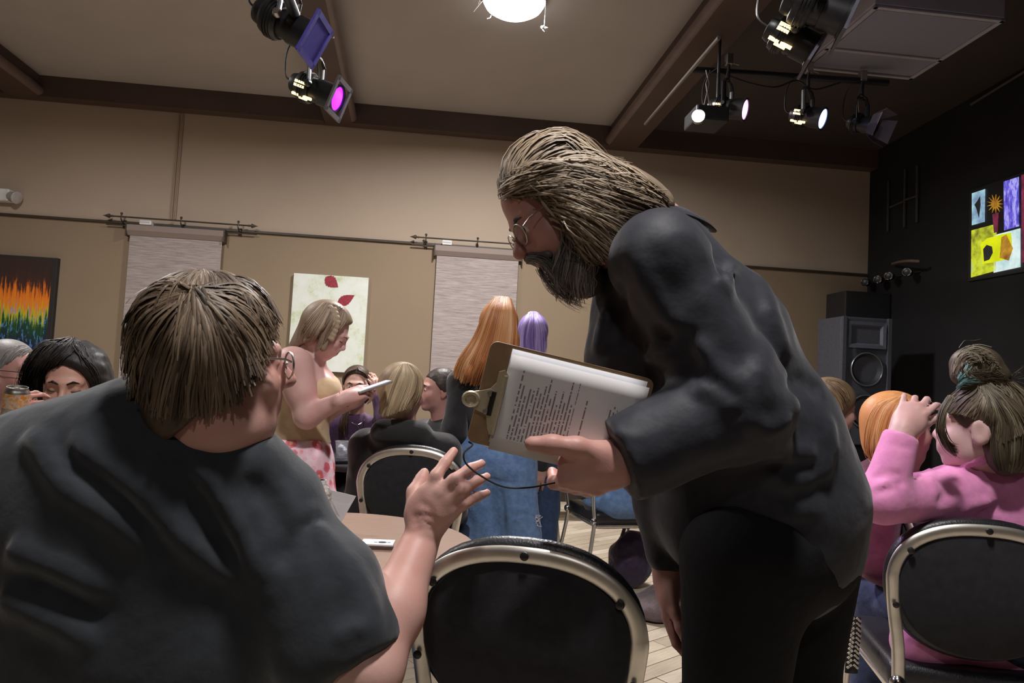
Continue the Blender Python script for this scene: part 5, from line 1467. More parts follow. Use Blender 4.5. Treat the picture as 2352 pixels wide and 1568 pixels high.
foldpx(sh, [([(1450, 540), (1480, 640), (1530, 720), (1580, 775)], 0.02, 0.0192), ([(1580, 780), (1530, 800), (1480, 830)], 0.014, 0.0256), ([(1585, 770), (1650, 850), (1720, 900)], 0.016, 0.0224),
            ([(1500, 760), (1560, 800), (1600, 870)], 0.025, -0.0256), ([(1610, 520), (1650, 600), (1680, 660)], 0.014, -0.0208), ([(1690, 600), (1670, 660), (1640, 640)], 0.012, 0.0160),
            ([(1730, 620), (1770, 720), (1800, 830)], 0.02, 0.0192), ([(1760, 780), (1740, 860), (1710, 960)], 0.02, 0.0192), ([(1700, 950), (1760, 990), (1820, 960)], 0.016, 0.0192),
            ([(1760, 1010), (1810, 1040), (1880, 1040)], 0.018, 0.0208), ([(1740, 1070), (1800, 1110), (1880, 1090)], 0.018, 0.0208), ([(1900, 950), (1905, 1030), (1880, 1110)], 0.018, 0.0192),
            ([(1780, 900), (1850, 880), (1890, 900)], 0.02, -0.0160), ([(1400, 700), (1380, 760), (1370, 820)], 0.014, 0.0192), ([(1440, 640), (1420, 720), (1425, 800)], 0.014, -0.0192),
            ([(1590, 890), (1640, 905), (1690, 950)], 0.014, 0.0160), ([(1395, 985), (1420, 1000), (1480, 1005)], 0.008, 0.0080), ([(1700, 1150), (1780, 1180), (1900, 1160)], 0.02, 0.0160)], 1.0, 1.9)
M_SHB = cloth('black work shirt', (0.021, 0.022, 0.031), (0.014, 0.015, 0.022), 0.6, 0.15, 1000, 0.2, 9)
field_obj(sh, 0.0075, 'shirt', M_SHB, rB, extra=0.04)
# collar: a folded band round the neck
cpath = smooth_path([at(1432, 585, 1.375), at(1452, 530, 1.36), at(1485, 497, 1.372), at(1545, 482, 1.40), at(1600, 498, 1.44), at(1628, 520, 1.51), at(1610, 520, 1.60), at(1550, 505, 1.64), at(1470, 540, 1.63)], 5)
MB().tube(cpath, [(0.0045, 0.021)]*len(cpath), 10, flat=tuple(-HF*0.8-HR*0.5+np.array([0, 0, 0.35]))).build('collar', M_SHB, rB, smooth=True)
field_obj(pB, 0.010, 'trousers', cloth('black trousers', (0.006, 0.006, 0.0075), None, 0.85, 0.0), rB, extra=0.02)
for s in shoesB: field_obj(s, 0.01, 'shoe', M_SHOE, rB)
# long swept-back hair
hb = Field()
hb.ell(hB.p(0, -0.030, 0.05), tuple(1.05*q for q in (0.094, 0.108, 0.098)), hB.R, 0.02)
hb.half(hB.p(0, 0.052, 0.072), hB.R@np.array([0, 0.80, -0.60]), 0.012)
hb.ell(at(1375, 480, 1.40), (0.075, 0.045, 0.085), FR, 0.05)
hb.ell(at(1440, 470, 1.45), (0.080, 0.085, 0.060), FR, 0.05)
hb.cone(at(1345, 470, 1.385), at(1398, 572, 1.375), 0.040, 0.026, 0.03); hb.cone(at(1330, 470, 1.39), at(1362, 560, 1.38), 0.03, 0.018, 0.03)
hb.cone(at(1440, 450, 1.44), at(1515, 472, 1.42), 0.055, 0.028, 0.04)
hb.cone(at(1420, 450, 1.53), at(1480, 490, 1.55), 0.055, 0.035, 0.05)
gl = [[(1168, 452), (1200, 400), (1240, 362), (1300, 332)], [(1170, 440), (1215, 400), (1290, 370), (1370, 375), (1440, 410)],
      [(1172, 436), (1225, 415), (1300, 400), (1390, 420), (1470, 440), (1525, 465)], [(1176, 440), (1240, 435), (1320, 430), (1400, 455), (1480, 475)],
      [(1185, 440), (1245, 455), (1310, 465), (1380, 490), (1445, 520)], [(1200, 440), (1250, 470), (1310, 490), (1370, 525), (1420, 565)],
      [(1220, 440), (1262, 470), (1305, 505), (1350, 550), (1390, 592)], [(1240, 430), (1280, 465), (1318, 515), (1345, 560), (1375, 596)]]
GB = px_guides(hb, gl[1:], 1.1, 1.7, 0.003)
gtop = [[(1385, 366), (1440, 398), (1490, 432), (1528, 464)], [(1340, 345), (1420, 382), (1480, 420), (1534, 462)], [(1300, 336), (1390, 366), (1460, 404), (1520, 448)], [(1168, 445), (1195, 400), (1235, 362), (1285, 335)], [(1172, 440), (1210, 395), (1260, 352), (1330, 334)], [(1180, 430), (1240, 375), (1310, 345), (1390, 362)], [(1200, 410), (1270, 365), (1350, 355), (1440, 400)], [(1230, 390), (1320, 365), (1400, 385), (1500, 440)]]
GT = px_guides(hb, gtop, 1.1, 1.7, 0.002)
loc = []
for x in np.linspace(-0.088, 0.088, 9):
    w_ = math.sqrt(max(0.05, 1-(x/0.1)**2))
    loc.append([hB.p(x, 0.085*w_, 0.095*w_), hB.p(x, 0.04, 0.05+0.1*w_), hB.p(x*1.05, -0.06, 0.05+0.09*w_), hB.p(x*1.1, -0.125*w_-0.01, 0.03), hB.p(x*1.05, -0.14*w_-0.01, -0.04)])
GD = drape(hb, loc)
HM_B = hair_mat('grey blond hair', [(0.09, 0.07, 0.05), (0.21, 0.158, 0.108), (0.35, 0.265, 0.18), (0.50, 0.41, 0.31)])
hair_obj([strands(GB, 3000, 0.0042, 0.007, 0.009, 5, centre=hB.c), strands(GT, 1800, 0.0045, 0.004, 0.003, 6, centre=hB.c), strands(GD, 2200, 0.0046, 0.004, 0.004, 10, centre=hB.c)], 'hair', HM_B, rB, hb, 0.006, 0.35)
# beard and moustache
bd = Field()
bd.ell(hB.p(0, 0.056, -0.105), tuple(1.05*q for q in (0.052, 0.044, 0.045)), hB.R, 0.03)
bd.ell(hB.p(0, 0.040, -0.145), tuple(1.05*q for q in (0.040, 0.040, 0.038)), hB.R, 0.03)
for s in (-1, 1):
    bd.ell(hB.p(s*0.050, 0.012, -0.060), tuple(1.05*q for q in (0.017, 0.034, 0.055)), hB.R, 0.03)
    bd.cone(hB.p(s*0.004, 0.108, -0.043), hB.p(s*0.036, 0.085, -0.064), 0.011, 0.010, 0.012)
bd.ell(hB.p(0, 0.105, -0.061), tuple(1.05*q for q in (0.016, 0.016, 0.006)), hB.R, 0.006, True)
gl = [[(1300, 540), (1285, 590), (1278, 630), (1285, 672)], [(1318, 530), (1310, 590), (1300, 640), (1305, 688)], [(1335, 525), (1335, 590), (1330, 640), (1335, 684)], [(1350, 540), (1358, 590), (1358, 630), (1352, 665)]]
GBd = px_guides(bd, gl, 1.1, 1.7, 0.002)
mst = [[hB.p(-0.004, 0.112, -0.044), hB.p(-0.02, 0.104, -0.056), hB.p(-0.026, 0.10, -0.08), hB.p(-0.02, 0.10, -0.135)], [hB.p(-0.01, 0.110, -0.044), hB.p(-0.03, 0.095, -0.060), hB.p(-0.036, 0.09, -0.085), hB.p(-0.03, 0.085, -0.15)]]
wisp = [[hB.p(-0.01, 0.105, -0.075), hB.p(-0.01, 0.110, -0.11), hB.p(-0.005, 0.10, -0.15), hB.p(0.0, 0.085, -0.185)], [hB.p(0.012, 0.10, -0.075), hB.p(0.012, 0.10, -0.115), hB.p(0.012, 0.085, -0.16), hB.p(0.01, 0.07, -0.19)]]
HM_BD = hair_mat('grey beard', [(0.05, 0.05, 0.052), (0.11, 0.108, 0.105), (0.2, 0.19, 0.18), (0.34, 0.32, 0.29)])
hair_obj([strands(GBd, 700, 0.0026, 0.006, 0.005, 7, centre=hB.p(0, 0, -0.09)), strands(mst, 220, 0.002, 0.004, 0.003, 8, centre=hB.p(0, 0.05, -0.06)), strands(wisp, 70, 0.0016, 0.005, 0.004, 9, centre=hB.p(0, 0.05, -0.1))], 'beard', HM_BD, rB, bd, 0.0055, 0.25)
glasses(hB, rB, M_STEEL, 0.025, 0.0014)
eyes(hB, rB, M_EYEW, M_IRIS); brows(hB, rB, mat('grey brow', (0.10, 0.095, 0.09), None, 80, 0.8), 0.0034)
# ------------------------------------------------------------------ clipboard, papers, clip, cord
cTL, cTR, cBL = at(1130, 781, 1.222), at(1506, 873, 1.262), at(1102, 1016, 1.242)
ux = nrm(cTR-cTL); vv = cBL-cTL; vy = vv-ux*(vv@ux); Hc = 0.19; Wc = 0.300; vy = nrm(vy); nz = np.cross(ux, vy)   # nz points away from the viewer or towards: fixed below
if nz@FW > 0: nz = -nz
def cb(u, v, w=0.0): return cTL+ux*u+vy*v+nz*w
rC = empty('clipboard', (cTL[0], cTL[1], cBL[2])); tag(rC, 'brown hardboard clipboard with metal clip held by the bending man', 'clipboard')
def rounded(u0, u1, v0, v1, r, n_=5):
    pts = []
    for cx_, cy_, a0 in ((u1-r, v1-r, 0), (u0+r, v1-r, 90), (u0+r, v0+r, 180), (u1-r, v0+r, 270)):
        for k in range(n_+1):
            a = math.radians(a0+90*k/n_); pts.append((cx_+r*math.cos(a), cy_+r*math.sin(a)))
    return pts
MB().prism([cb(u, v, -0.0045) for u, v in rounded(0, Wc+0.012, 0, Hc, 0.014)], nz*0.004).build('board', mat('hardboard', (0.30, 0.19, 0.10), (0.24, 0.15, 0.08), 60, 0.5), rC)
M_CLIP = mat('brass clip', (0.72, 0.64, 0.46), (0.6, 0.53, 0.38), 40, 0.35, 0.6)
mb = MB()
plate_ = [(0.026, 0.058), (0.036, 0.052), (0.044, 0.062), (0.044, 0.182), (0.036, 0.190), (0.030, 0.178), (0.022, 0.150), (0.004, 0.146), (-0.016, 0.136), (-0.022, 0.124), (-0.018, 0.112), (0.004, 0.104), (0.018, 0.096), (0.026, 0.082)]
mb.prism([cb(u, v*0.88, 0.006) for u, v in plate_], nz*0.0025); mb.build('clip_plate', M_CLIP, rC)
MB().tube([cb(0.040, 0.056, 0.007), cb(0.041, 0.166, 0.007)], 0.004, 8).build('clip_jaw', M_CLIP, rC, smooth=True)
MB().tube([cb(-0.012+0.013*math.cos(t), 0.110+0.012*math.sin(t), 0.012) for t in np.linspace(0, 2*math.pi, 17)[:-1]], 0.0035, 8, closed=True).build('hanging_ring', M_CLIP, rC, smooth=True)
for v in (0.092, 0.126):
    MB().lathe([(0.006, 0), (0.006, 0.004), (0.002, 0.005)], 10, frame_mx(cb(0.02, v, 0.008), nz)).build('rivet', M_STEEL, rC, smooth=True)
MB().tube([cb(0.026, 0.088, 0.010), cb(0.026, 0.132, 0.010)], 0.005, 8).build('spring_roll', mat('dark spring', (0.06, 0.055, 0.05), None, 30, 0.3, 0.8), rC, smooth=True)
# sheets
def text_mat():
    m, nt, b = nodes_of('printed sheet')
    tc = nt.nodes.new('ShaderNodeUVMap'); sep = nt.nodes.new('ShaderNodeSeparateXYZ'); nt.links.new(tc.outputs[0], sep.inputs[0])
    def mth(op, a, bb=None, c=None):
        n_ = N(nt, 'ShaderNodeMath', operation=op)
        for i, q in enumerate((a, bb, c)):
            if q is None: continue
            if isinstance(q, (int, float)): n_.inputs[i].default_value = q
            else: nt.links.new(q, n_.inputs[i])
        return n_.outputs[0]
    u, v = sep.outputs[0], sep.outputs[1]
    row = mth('MULTIPLY', u, 150.0); fr = mth('FRACT', row); line = mth('LESS_THAN', fr, 0.42)
    rid = mth('FLOOR', row)
    cv = nt.nodes.new('ShaderNodeCombineXYZ'); nt.links.new(mth('MULTIPLY', rid, 3.17), cv.inputs[0]); nt.links.new(mth('MULTIPLY', v, 190.0), cv.inputs[1])
    nz_ = nt.nodes.new('ShaderNodeTexNoise'); nz_.inputs['Scale'].default_value = 1.0; nz_.inputs['Detail'].default_value = 1; nt.links.new(cv.outputs[0], nz_.inputs['Vector'])
    word = mth('GREATER_THAN', nz_.outputs['Fac'], 0.42)
    # ragged right margin and the paragraphs on the page
    wn = nt.nodes.new('ShaderNodeTexWhiteNoise'); wn.noise_dimensions = '1D'; nt.links.new(rid, wn.inputs['W'])
    marg = mth('GREATER_THAN', v, mth('MULTIPLY_ADD', wn.outputs['Value'], 0.05, 0.022)); marg2 = mth('LESS_THAN', v, 0.152)
    p1 = mth('MULTIPLY', mth('GREATER_THAN', u, 0.024), mth('LESS_THAN', u, 0.135))
    p2 = mth('MULTIPLY', mth('MULTIPLY', mth('GREATER_THAN', u, 0.150), mth('LESS_THAN', u, 0.157)), mth('GREATER_THAN', v, 0.05))
    p3 = mth('MULTIPLY', mth('MULTIPLY', mth('GREATER_THAN', u, 0.196), mth('LESS_THAN', u, 0.215)), mth('MULTIPLY', mth('GREATER_THAN', v, 0.02), mth('LESS_THAN', v, 0.08)))
    page = mth('MINIMUM', 1.0, mth('ADD', mth('ADD', p1, p2), p3))
    ink = mth('MULTIPLY', mth('MULTIPLY', line, word), mth('MULTIPLY', mth('MULTIPLY', marg, marg2), page))
    mx = nt.nodes.new('ShaderNodeMix'); mx.data_type = 'RGBA'; nt.links.new(mth('MULTIPLY', ink, 0.8), mx.inputs[0])
    mx.inputs[6].default_value = (0.66, 0.64, 0.64, 1); mx.inputs[7].default_value = (0.07, 0.06, 0.07, 1)
    nt.links.new(mx.outputs[2], b.inputs['Base Color']); b.inputs['Roughness'].default_value = 0.7
    return m
M_TXT = text_mat(); M_PAPER = mat('white paper', (0.72, 0.72, 0.75), (0.68, 0.68, 0.72), 10, 0.7)
def sheet(w0, u0, v0, uw, vh, m, label, skew=0.0):
    uu = np.linspace(0, uw, 12); vs = np.linspace(0, vh, 8); V = []; UV = []
    for a in uu:
        for b in vs:
            lift = w0+0.004*math.sin(a/uw*2.2)*(0.5+b/vh)
            V.append(cb(u0+a+skew*b, v0+b, lift)); UV.append((a, b))
    Q = []
    for i in range(11):
        for j in range(7): Q.append((i*8+j, i*8+j+1, (i+1)*8+j+1, (i+1)*8+j))
    me = mesh_np(np.array(V), np.array(Q)); ul = me.uv_layers.new(name='UVMap')
    li = np.empty(len(me.loops), np.int32); me.loops.foreach_get('vertex_index', li)
    ul.data.foreach_set('uv', np.array(UV, F32)[li].ravel())
    o = link('paper_sheet', me, m); so = o.modifiers.new('t', 'SOLIDIFY'); so.thickness = 0.0006
    tag(o, label, 'paper'); return o
sheet(0.0015, 0.040, 0.006, 0.258, 0.176, M_PAPER, 'white under-sheet showing along the top of the clipboard')
sheet(0.0032, 0.042, 0.016, 0.262, 0.178, M_TXT, 'printed sheet of text clipped on top of the clipboard')
o = MB().tube(smooth_path([cb(0.004, 0.188, 0.008), at(1085, 1022, 1.225), at(1066, 1040, 1.205), at(1072, 1066, 1.205), at(1112, 1097, 1.21), at(1160, 1118, 1.22), at(1215, 1119, 1.23), at(1275, 1108, 1.235)], 7), 0.0018, 6).build('pen_cord', mat('black cord', (0.01, 0.01, 0.011), None, 30, 0.8), smooth=True)
tag(o, 'thin black cord looping below the clipboard', 'cord')
# ------------------------------------------------------------------ woman in the pink shirt
rP = person(2330, 1300, 1.95, 'seated woman in pink shirt with a messy bun, hand raised to her brow')
hP = Head(at(2250, 985, 1.9), hdir(-48), (0, 0, 1), 0.98)
SK_P = skin('fair', (0.62, 0.42, 0.40))
fP = Field(); hP.add(fP, female=True, nose=0.9); fP.ell(hP.p(-0.080, -0.014, -0.006), (0.011, 0.024, 0.037), hP.R, 0.006); fP.ell(hP.p(-0.092, -0.010, -0.004), (0.008, 0.014, 0.024), hP.R, 0.006, True)
nbP = at(2285, 1085, 1.95); hP.neck(fP, nbP, 0.05, 0.06)
pelP = at(2330, 1300, 1.97); pelP[2] = 0.56; TP = at(2320, 1180, 1.97)
fP.cone(nbP, TP, 0.06, 0.12, 0.05); fP.cone(TP, pelP, 0.12, 0.14, 0.06)
sP, eP, wP = at(2195, 1135, 1.93), at(2024, 1148, 1.82), at(2074, 990, 1.86)
fP.chain([sP, eP, wP], [0.055, 0.042, 0.029], 0.03)
sP2, eP2, wP2 = at(2460, 1140, 2.05), at(2490, 1330, 2.1), at(2400, 1380, 2.35)
fP.chain([sP2, eP2, wP2], [0.055, 0.042, 0.03], 0.03)
HP = Hand(wP, at(2128, 885, 1.90)-wP, -HF*0.8-HR*0.6, 1, 0.98); HP.add(fP, (30, 34, 36, 24), 8, (25, 20), r=1.08)
skirt = Field(); shoesP = legs(pelP, hdir(-8), True, fP, skirt, 0.09, 1.1)
skirt.ell(pelP, (0.19, 0.18, 0.11), FR, 0.05)
cl = Field()
cl.ell(at(2325, 1190, 1.975), (0.20, 0.165, 0.21), FR, 0.06); cl.ell(at(2325, 1330, 1.985), (0.19, 0.15, 0.2), FR, 0.08)
cl.cone(nbP+np.array([0, 0, -0.015]), sP, 0.07, 0.074, 0.05); cl.cone(nbP+np.array([0, 0, -0.015]), sP2, 0.07, 0.074, 0.05)
cl.cone(sP, eP, 0.076, 0.060, 0.04); cl.cone(eP, at(2067, 1010, 1.855), 0.058, 0.046, 0.025)
cl.chain([sP2, eP2, wP2], [0.075, 0.06, 0.05], 0.04)
# tail of the shirt over the back of the seat
cl.cone(at(2095, 1480, 1.90), at(2360, 1510, 1.92), 0.055, 0.09, 0.06)
cl.cone(at(2110, 1440, 1.93), at(2250, 1470, 1.95), 0.05, 0.10, 0.06)
axc = nrm(at(2067, 1010, 1.855)-eP); xh = nrm(np.cross(axc, FW)); Rc_ = np.stack([xh, np.cross(axc, xh), axc], 1)
cl.box(at(2069, 1002, 1.856)+axc*0.06, (0.06, 0.06, 0.055), Rc_, 0.003, 0.004, True)
cl.chain([at(2222, 1062, 1.885), at(2255, 1048, 1.865), at(2310, 1040, 1.875), at(2370, 1036, 1.91)], [0.012, 0.017, 0.02, 0.02], 0.02)
cl.rough(0.0028, 9, seed=4)
foldpx(cl, [([(2052, 1020), (2075, 1028), (2096, 1024)], 0.006, -0.006), ([(2000, 1100), (2040, 1085), (2080, 1095)], 0.010, -0.008), ([(1995, 1125), (2040, 1110), (2070, 1120)], 0.008, 0.007), ([(2005, 1135), (2060, 1115), (2110, 1080)], 0.009, -0.010),
            ([(2130, 1060), (2140, 1110), (2150, 1150)], 0.010, 0.008), ([(2150, 1160), (2180, 1130), (2200, 1110)], 0.014, -0.011), ([(2180, 1200), (2230, 1160), (2290, 1150)], 0.014, 0.010), ([(2230, 1190), (2290, 1165), (2350, 1160)], 0.014, -0.011),
            ([(2240, 1050), (2290, 1056), (2350, 1052)], 0.009, -0.009), ([(2110, 1440), (2180, 1500), (2280, 1560)], 0.014, -0.010), ([(2090, 1480), (2150, 1540), (2220, 1580)], 0.014, 0.010)], 1.5, 2.2)
M_PINK = cloth('pink cotton', (0.76, 0.28, 0.52), (0.68, 0.235, 0.46), 0.8, 0.2, 900, 0.2, 12)
finish(rP, fP, [('shirt', cl, M_PINK), ('trousers', skirt, M_DJEANS)], shoesP, SK_P, 0.006, cvox=0.0075)
hp = Field()
hp.ell(hP.p(0, -0.025, 0.045), (0.088, 0.104, 0.092), hP.R, 0.02)
hp.ell(hP.p(0, -0.058, -0.042), (0.076, 0.058, 0.082), hP.R, 0.04)
hp.cut(hP.p(0, 0.068, 0.040), hP.R@np.array([0, 0.82, -0.55]), 0.01)
for s in (-1, 1): hp.ell(hP.p(s*0.092, -0.010, -0.014), (0.036, 0.036, 0.044), hP.R, 0.008, True)
bn = at(2242, 838, 1.90)
hp.cone(at(2250, 900, 1.90), bn, 0.05, 0.04, 0.02); hp.ell(bn, (0.068, 0.055, 0.054), FR, 0.015); hp.ell(at(2278, 862, 1.89), (0.045, 0.045, 0.036), FR, 0.015); hp.ell(at(2215, 862, 1.89), (0.034, 0.035, 0.03), FR, 0.015)
Wb = (2252, 880)
gl = [[(2172, 930), (2195, 905), (2225, 885), Wb], [(2178, 945), (2205, 915), (2235, 895), Wb], [(2188, 950), (2215, 922), (2245, 900), Wb], [(2215, 955), (2235, 930), (2255, 905), Wb], [(2250, 968), (2262, 940), (2262, 912), Wb], [(2268, 1005), (2278, 960), (2268, 920), Wb], [(2300, 1015), (2300, 970), (2285, 925), Wb], [(2340, 1000), (2325, 960), (2298, 920), (2262, 880)], [(2355, 960), (2335, 930), (2305, 905), (2270, 880)]]
G = px_guides(hp, gl, 1.6, 2.1, 0.002)
th = np.linspace(0, 2*math.pi, 15)
bunl = []
for kk in range(9):
    a0 = kk*0.42
    bunl.append([(2242+38*math.cos(a0+t*0.9)*(1-0.22*t), 838+34*math.sin(a0+t*0.9)*(1-0.22*t)) for t in np.linspace(0, 2.6, 6)])
GBn = px_guides(hp, bunl, 1.6, 2.1, 0.002)
bunl2 = [[(2205, 870), (2230, 856), (2265, 850), (2300, 862)], [(2208, 880), (2240, 866), (2275, 862), (2312, 872)], [(2215, 890), (2250, 878), (2285, 875), (2318, 885)], [(2195, 850), (2205, 815), (2235, 797), (2270, 805)], [(2200, 862), (2215, 830), (2245, 815), (2280, 830)]]
GB2 = px_guides(hp, bunl2, 1.6, 2.1, 0.003)
lock = [[at(2176, 915, 1.80), at(2160, 945, 1.79), at(2156, 985, 1.79), at(2170, 1025, 1.80), at(2190, 1044, 1.81)], [at(2188, 915, 1.79), at(2172, 950, 1.78), at(2168, 990, 1.78), at(2182, 1028, 1.79), at(2200, 1046, 1.80)]]
fly = [[at(2300, 850, 1.88), at(2330, 852, 1.88), at(2360, 842, 1.88)], [at(2290, 840, 1.88), at(2320, 870, 1.88), at(2350, 900, 1.88)], [at(2200, 800, 1.9), at(2220, 776, 1.9), at(2250, 778, 1.9)]]
nape = []
for az in np.arange(100, 262, 16.0):
    nape.append([hP.p(0.078*math.sin(math.radians(az)), -0.03+0.085*math.cos(math.radians(az)), -0.115), hP.scalp(az, 120, 0.012), hP.scalp(az, 90, 0.014), hP.scalp(az, 55, 0.012), hP.scalp(az, 20, 0.012)])
GN = drape(hp, nape, 0.001)
HM_P = hair_mat('streaked brown hair', [(0.035, 0.027, 0.018), (0.08, 0.06, 0.038), (0.13, 0.10, 0.062), (0.30, 0.26, 0.19)])
hair_obj([strands(G, 1700, 0.0036, 0.003, 0.002, 21, centre=hP.c), strands(GN, 1400, 0.0036, 0.003, 0.002, 27, centre=hP.c, lift=0.002), strands(GBn, 700, 0.003, 0.003, 0.004, 22, centre=bn), strands(GB2, 700, 0.003, 0.003, 0.003, 23, centre=bn), strands(lock, 160, 0.0026, 0.003, 0.002, 24), strands(fly, 24, 0.0014, 0.004, 0.006, 25)], 'hair', HM_P, rP, hp, 0.006, 0.3)
tl = [[(2203, 862), (2215, 840), (2212, 815)], [(2206, 880), (2225, 868), (2255, 865)], [(2200, 890), (2215, 880), (2240, 882)]]
TL = px_guides(hp, tl, 1.6, 2.1, 0.007)
hair_obj([strands(TL, 110, 0.003, 0.004, 0.002, 26, centre=bn)], 'dyed_streak', hair_mat('teal streak', [(0.08, 0.25, 0.26), (0.25, 0.5, 0.5)]), rP)
# patterned bag strap hanging from the chair beside her
r = empty('bag_strap', at(1962, 1540, 1.9)); tag(r, 'black and cream chevron bag strap hanging beside the orange-haired woman', 'strap')
path = [at(1963, 1415, 2.0), at(1962, 1460, 1.98), at(1958, 1500, 1.97), at(1955, 1545, 1.97)]
mb = MB(); mb.tube(smooth_path(path, 6), [(0.004, 0.019)]*19, 8, flat=tuple(HF)); mb.build('webbing', mat('black webbing', (0.012, 0.012, 0.012), None, 50, 0.8), r, smooth=True)
sp_ = smooth_path(path, 12); M_CRM = mat('cream thread', (0.5, 0.46, 0.36), None, 40, 0.8)
for i in range(1, 34, 3):
    p_ = np.asarray(sp_[i]); dn = nrm(np.asarray(sp_[i+1])-p_)
    for s in (-1, 1):
        for k in (0.006, 0.013):
            q = p_+HR*s*k-HF*0.0055+dn*(0.006 if k > 0.01 else 0.0)
            MB().box(q, (0.0075, 0.003, 0.006), Matrix.Rotation(s*0.6, 3, Vector(HF))).build('chevron_stitch', M_CRM, r)
# ------------------------------------------------------------------ orange-haired woman
SK_F = skin('light', (0.55, 0.34, 0.28))
rO = person(2030, 1250, 2.5, 'orange-haired woman in maroon seen in profile behind the raised pink sleeve')
hO = Head(at(2068, 984, 2.4), hdir(84), (0, 0, 1), 0.96)
fO = Field(); hO.add(fO, female=True, nose=1.05, ears=False); nbO = at(2050, 1075, 2.43); hO.neck(fO, nbO, 0.05, 0.06)
pelO = at(2030, 1250, 2.5); pelO[2] = 0.55; TO = at(2030, 1180, 2.48)
fO.cone(nbO, TO, 0.07, 0.13, 0.06); fO.cone(TO, pelO, 0.13, 0.14, 0.06)
mO = Field(); mO.ell(at(2030, 1190, 2.48), (0.15, 0.19, 0.21), FR, 0.06); mO.cone(nbO, TO, 0.075, 0.15, 0.06); mO.cone(TO, pelO, 0.15, 0.19, 0.08)
arms = [(at(2025, 1135, 2.30), at(2010, 1290, 2.28), at(2110, 1370, 2.3)), (at(2045, 1130, 2.66), at(2060, 1280, 2.7), at(2180, 1340, 2.6))]
for a in arms: fO.chain(a, [0.05, 0.04, 0.028], 0.03); mO.chain(a, [0.072, 0.058, 0.045], 0.04)
for a, s in zip(arms, (-1, 1)): Hand(a[2], HR, (0, 0, 1), s, 0.95).add(fO, (25, 25, 25, 25), 4)
jO = Field(); shO = legs(pelO, hdir(80), True, fO, jO, 0.09, 1.15); jO.ell(pelO, (0.17, 0.18, 0.11), FR, 0.05)
mO.rough(0.004, 9, seed=8)
M_MAR = cloth('maroon cloth', (0.13, 0.02, 0.05), (0.09, 0.013, 0.035), 0.75, 0.3)
finish(rO, fO, [('top', mO, M_MAR), ('trousers', jO, M_MAR)], shO, SK_F, 0.0062, hO, LIP, cvox=0.009)
ho = Field(); ho.ell(hO.p(0, -0.03, 0.04), (0.092, 0.112, 0.094), hO.R, 0.02); ho.ell(hO.p(0, -0.055, -0.05), (0.085, 0.075, 0.085), hO.R, 0.05)
for s in (-1, 1): ho.ell(hO.p(s*0.07, -0.005, -0.035), (0.024, 0.055, 0.085), hO.R, 0.03)
ho.cut(hO.p(0, 0.045, 0.05), hO.R@np.array([0, 0.9, -0.42]), 0.012)
gl = [[(2060, 914), (2015, 930), (1992, 975), (1986, 1030), (1998, 1058)], [(2066, 914), (2030, 935), (2010, 985), (2005, 1035), (2015, 1066)], [(2072, 914), (2048, 940), (2032, 990), (2028, 1040), (2036, 1074)], [(2080, 916), (2066, 945), (2055, 995), (2052, 1040), (2060, 1076)], [(2088, 920), (2084, 950), (2078, 1000), (2076, 1040), (2080, 1070)]]
G = px_guides(ho, gl, 2.1, 2.6, 0.002)
HM_O = hair_mat('copper orange hair', [(0.36, 0.12, 0.03), (0.60, 0.25, 0.08), (0.76, 0.38, 0.14), (0.85, 0.54, 0.27)])
hair_obj([strands(G, 1300, 0.0034, 0.003, 0.001, 31, centre=hO.c)], 'hair', HM_O, rO, ho, 0.0065, 0.45)
brows(hO, rO, HM_O); eyes(hO, rO, M_EYEW, M_IRIS)
# ------------------------------------------------------------------ blond profile behind the bending man
rL = person(1890, 1200, 3.05, 'blond person in profile glimpsed behind the bending man')
hL = Head(at(1912, 938, 3.0), hdir(80)+np.array([0, 0, -0.12]), (0, 0, 1), 0.94)
fL = Field(); hL.add(fL, nose=1.1, ears=False); nbL = at(1895, 1025, 3.02); hL.neck(fL, nbL); pelL = at(1890, 1200, 3.05); pelL[2] = 0.55; TL_ = at(1888, 1130, 3.05)
fL.cone(nbL, TL_, 0.07, 0.13, 0.06); fL.cone(TL_, pelL, 0.13, 0.14, 0.06)
cL = Field(); cL.cone(nbL, TL_, 0.075, 0.15, 0.06); cL.ell(TL_, (0.14, 0.19, 0.2), FR, 0.06); cL.cone(TL_, pelL, 0.15, 0.17, 0.06)
for s in (-1, 1):
    a = (at(1885, 1090, 3.05+0.19*s), at(1880, 1190, 3.05+0.22*s), at(1930, 1240, 3.05+0.15*s)); fL.chain(a, [0.05, 0.04, 0.028], 0.03); cL.chain(a, [0.07, 0.055, 0.04], 0.04); Hand(a[2], HR, (0, 0, 1), s, 0.95).add(fL, (25,)*4, 4)
jL = Field(); shL_ = legs(pelL, hdir(82), True, fL, jL, 0.09, 1.0); jL.ell(pelL, (0.17, 0.17, 0.11), FR, 0.05)
finish(rL, fL, [('top', cL, M_BLKCL), ('trousers', jL, M_BLKCL)], shL_, SK_F, 0.007, hL, LIP, cvox=0.01)
hl = Field(); hl.ell(hL.p(0, -0.02, 0.045), (0.092, 0.112, 0.094), hL.R, 0.02); hl.ell(hL.p(0, -0.05, -0.05), (0.08, 0.07, 0.08), hL.R, 0.05); hl.cut(hL.p(0, 0.065, 0.035), hL.R@np.array([0, 0.85, -0.52]), 0.01)
gl = [[(1900, 874), (1925, 878), (1945, 895), (1952, 915)], [(1898, 878), (1920, 890), (1938, 910), (1946, 930)], [(1895, 882), (1908, 900), (1922, 930), (1928, 950)], [(1890, 885), (1895, 910), (1900, 945), (1905, 970)]]
HM_L = hair_mat('dark blond hair', [(0.10, 0.065, 0.035), (0.22, 0.15, 0.085), (0.36, 0.26, 0.15)])
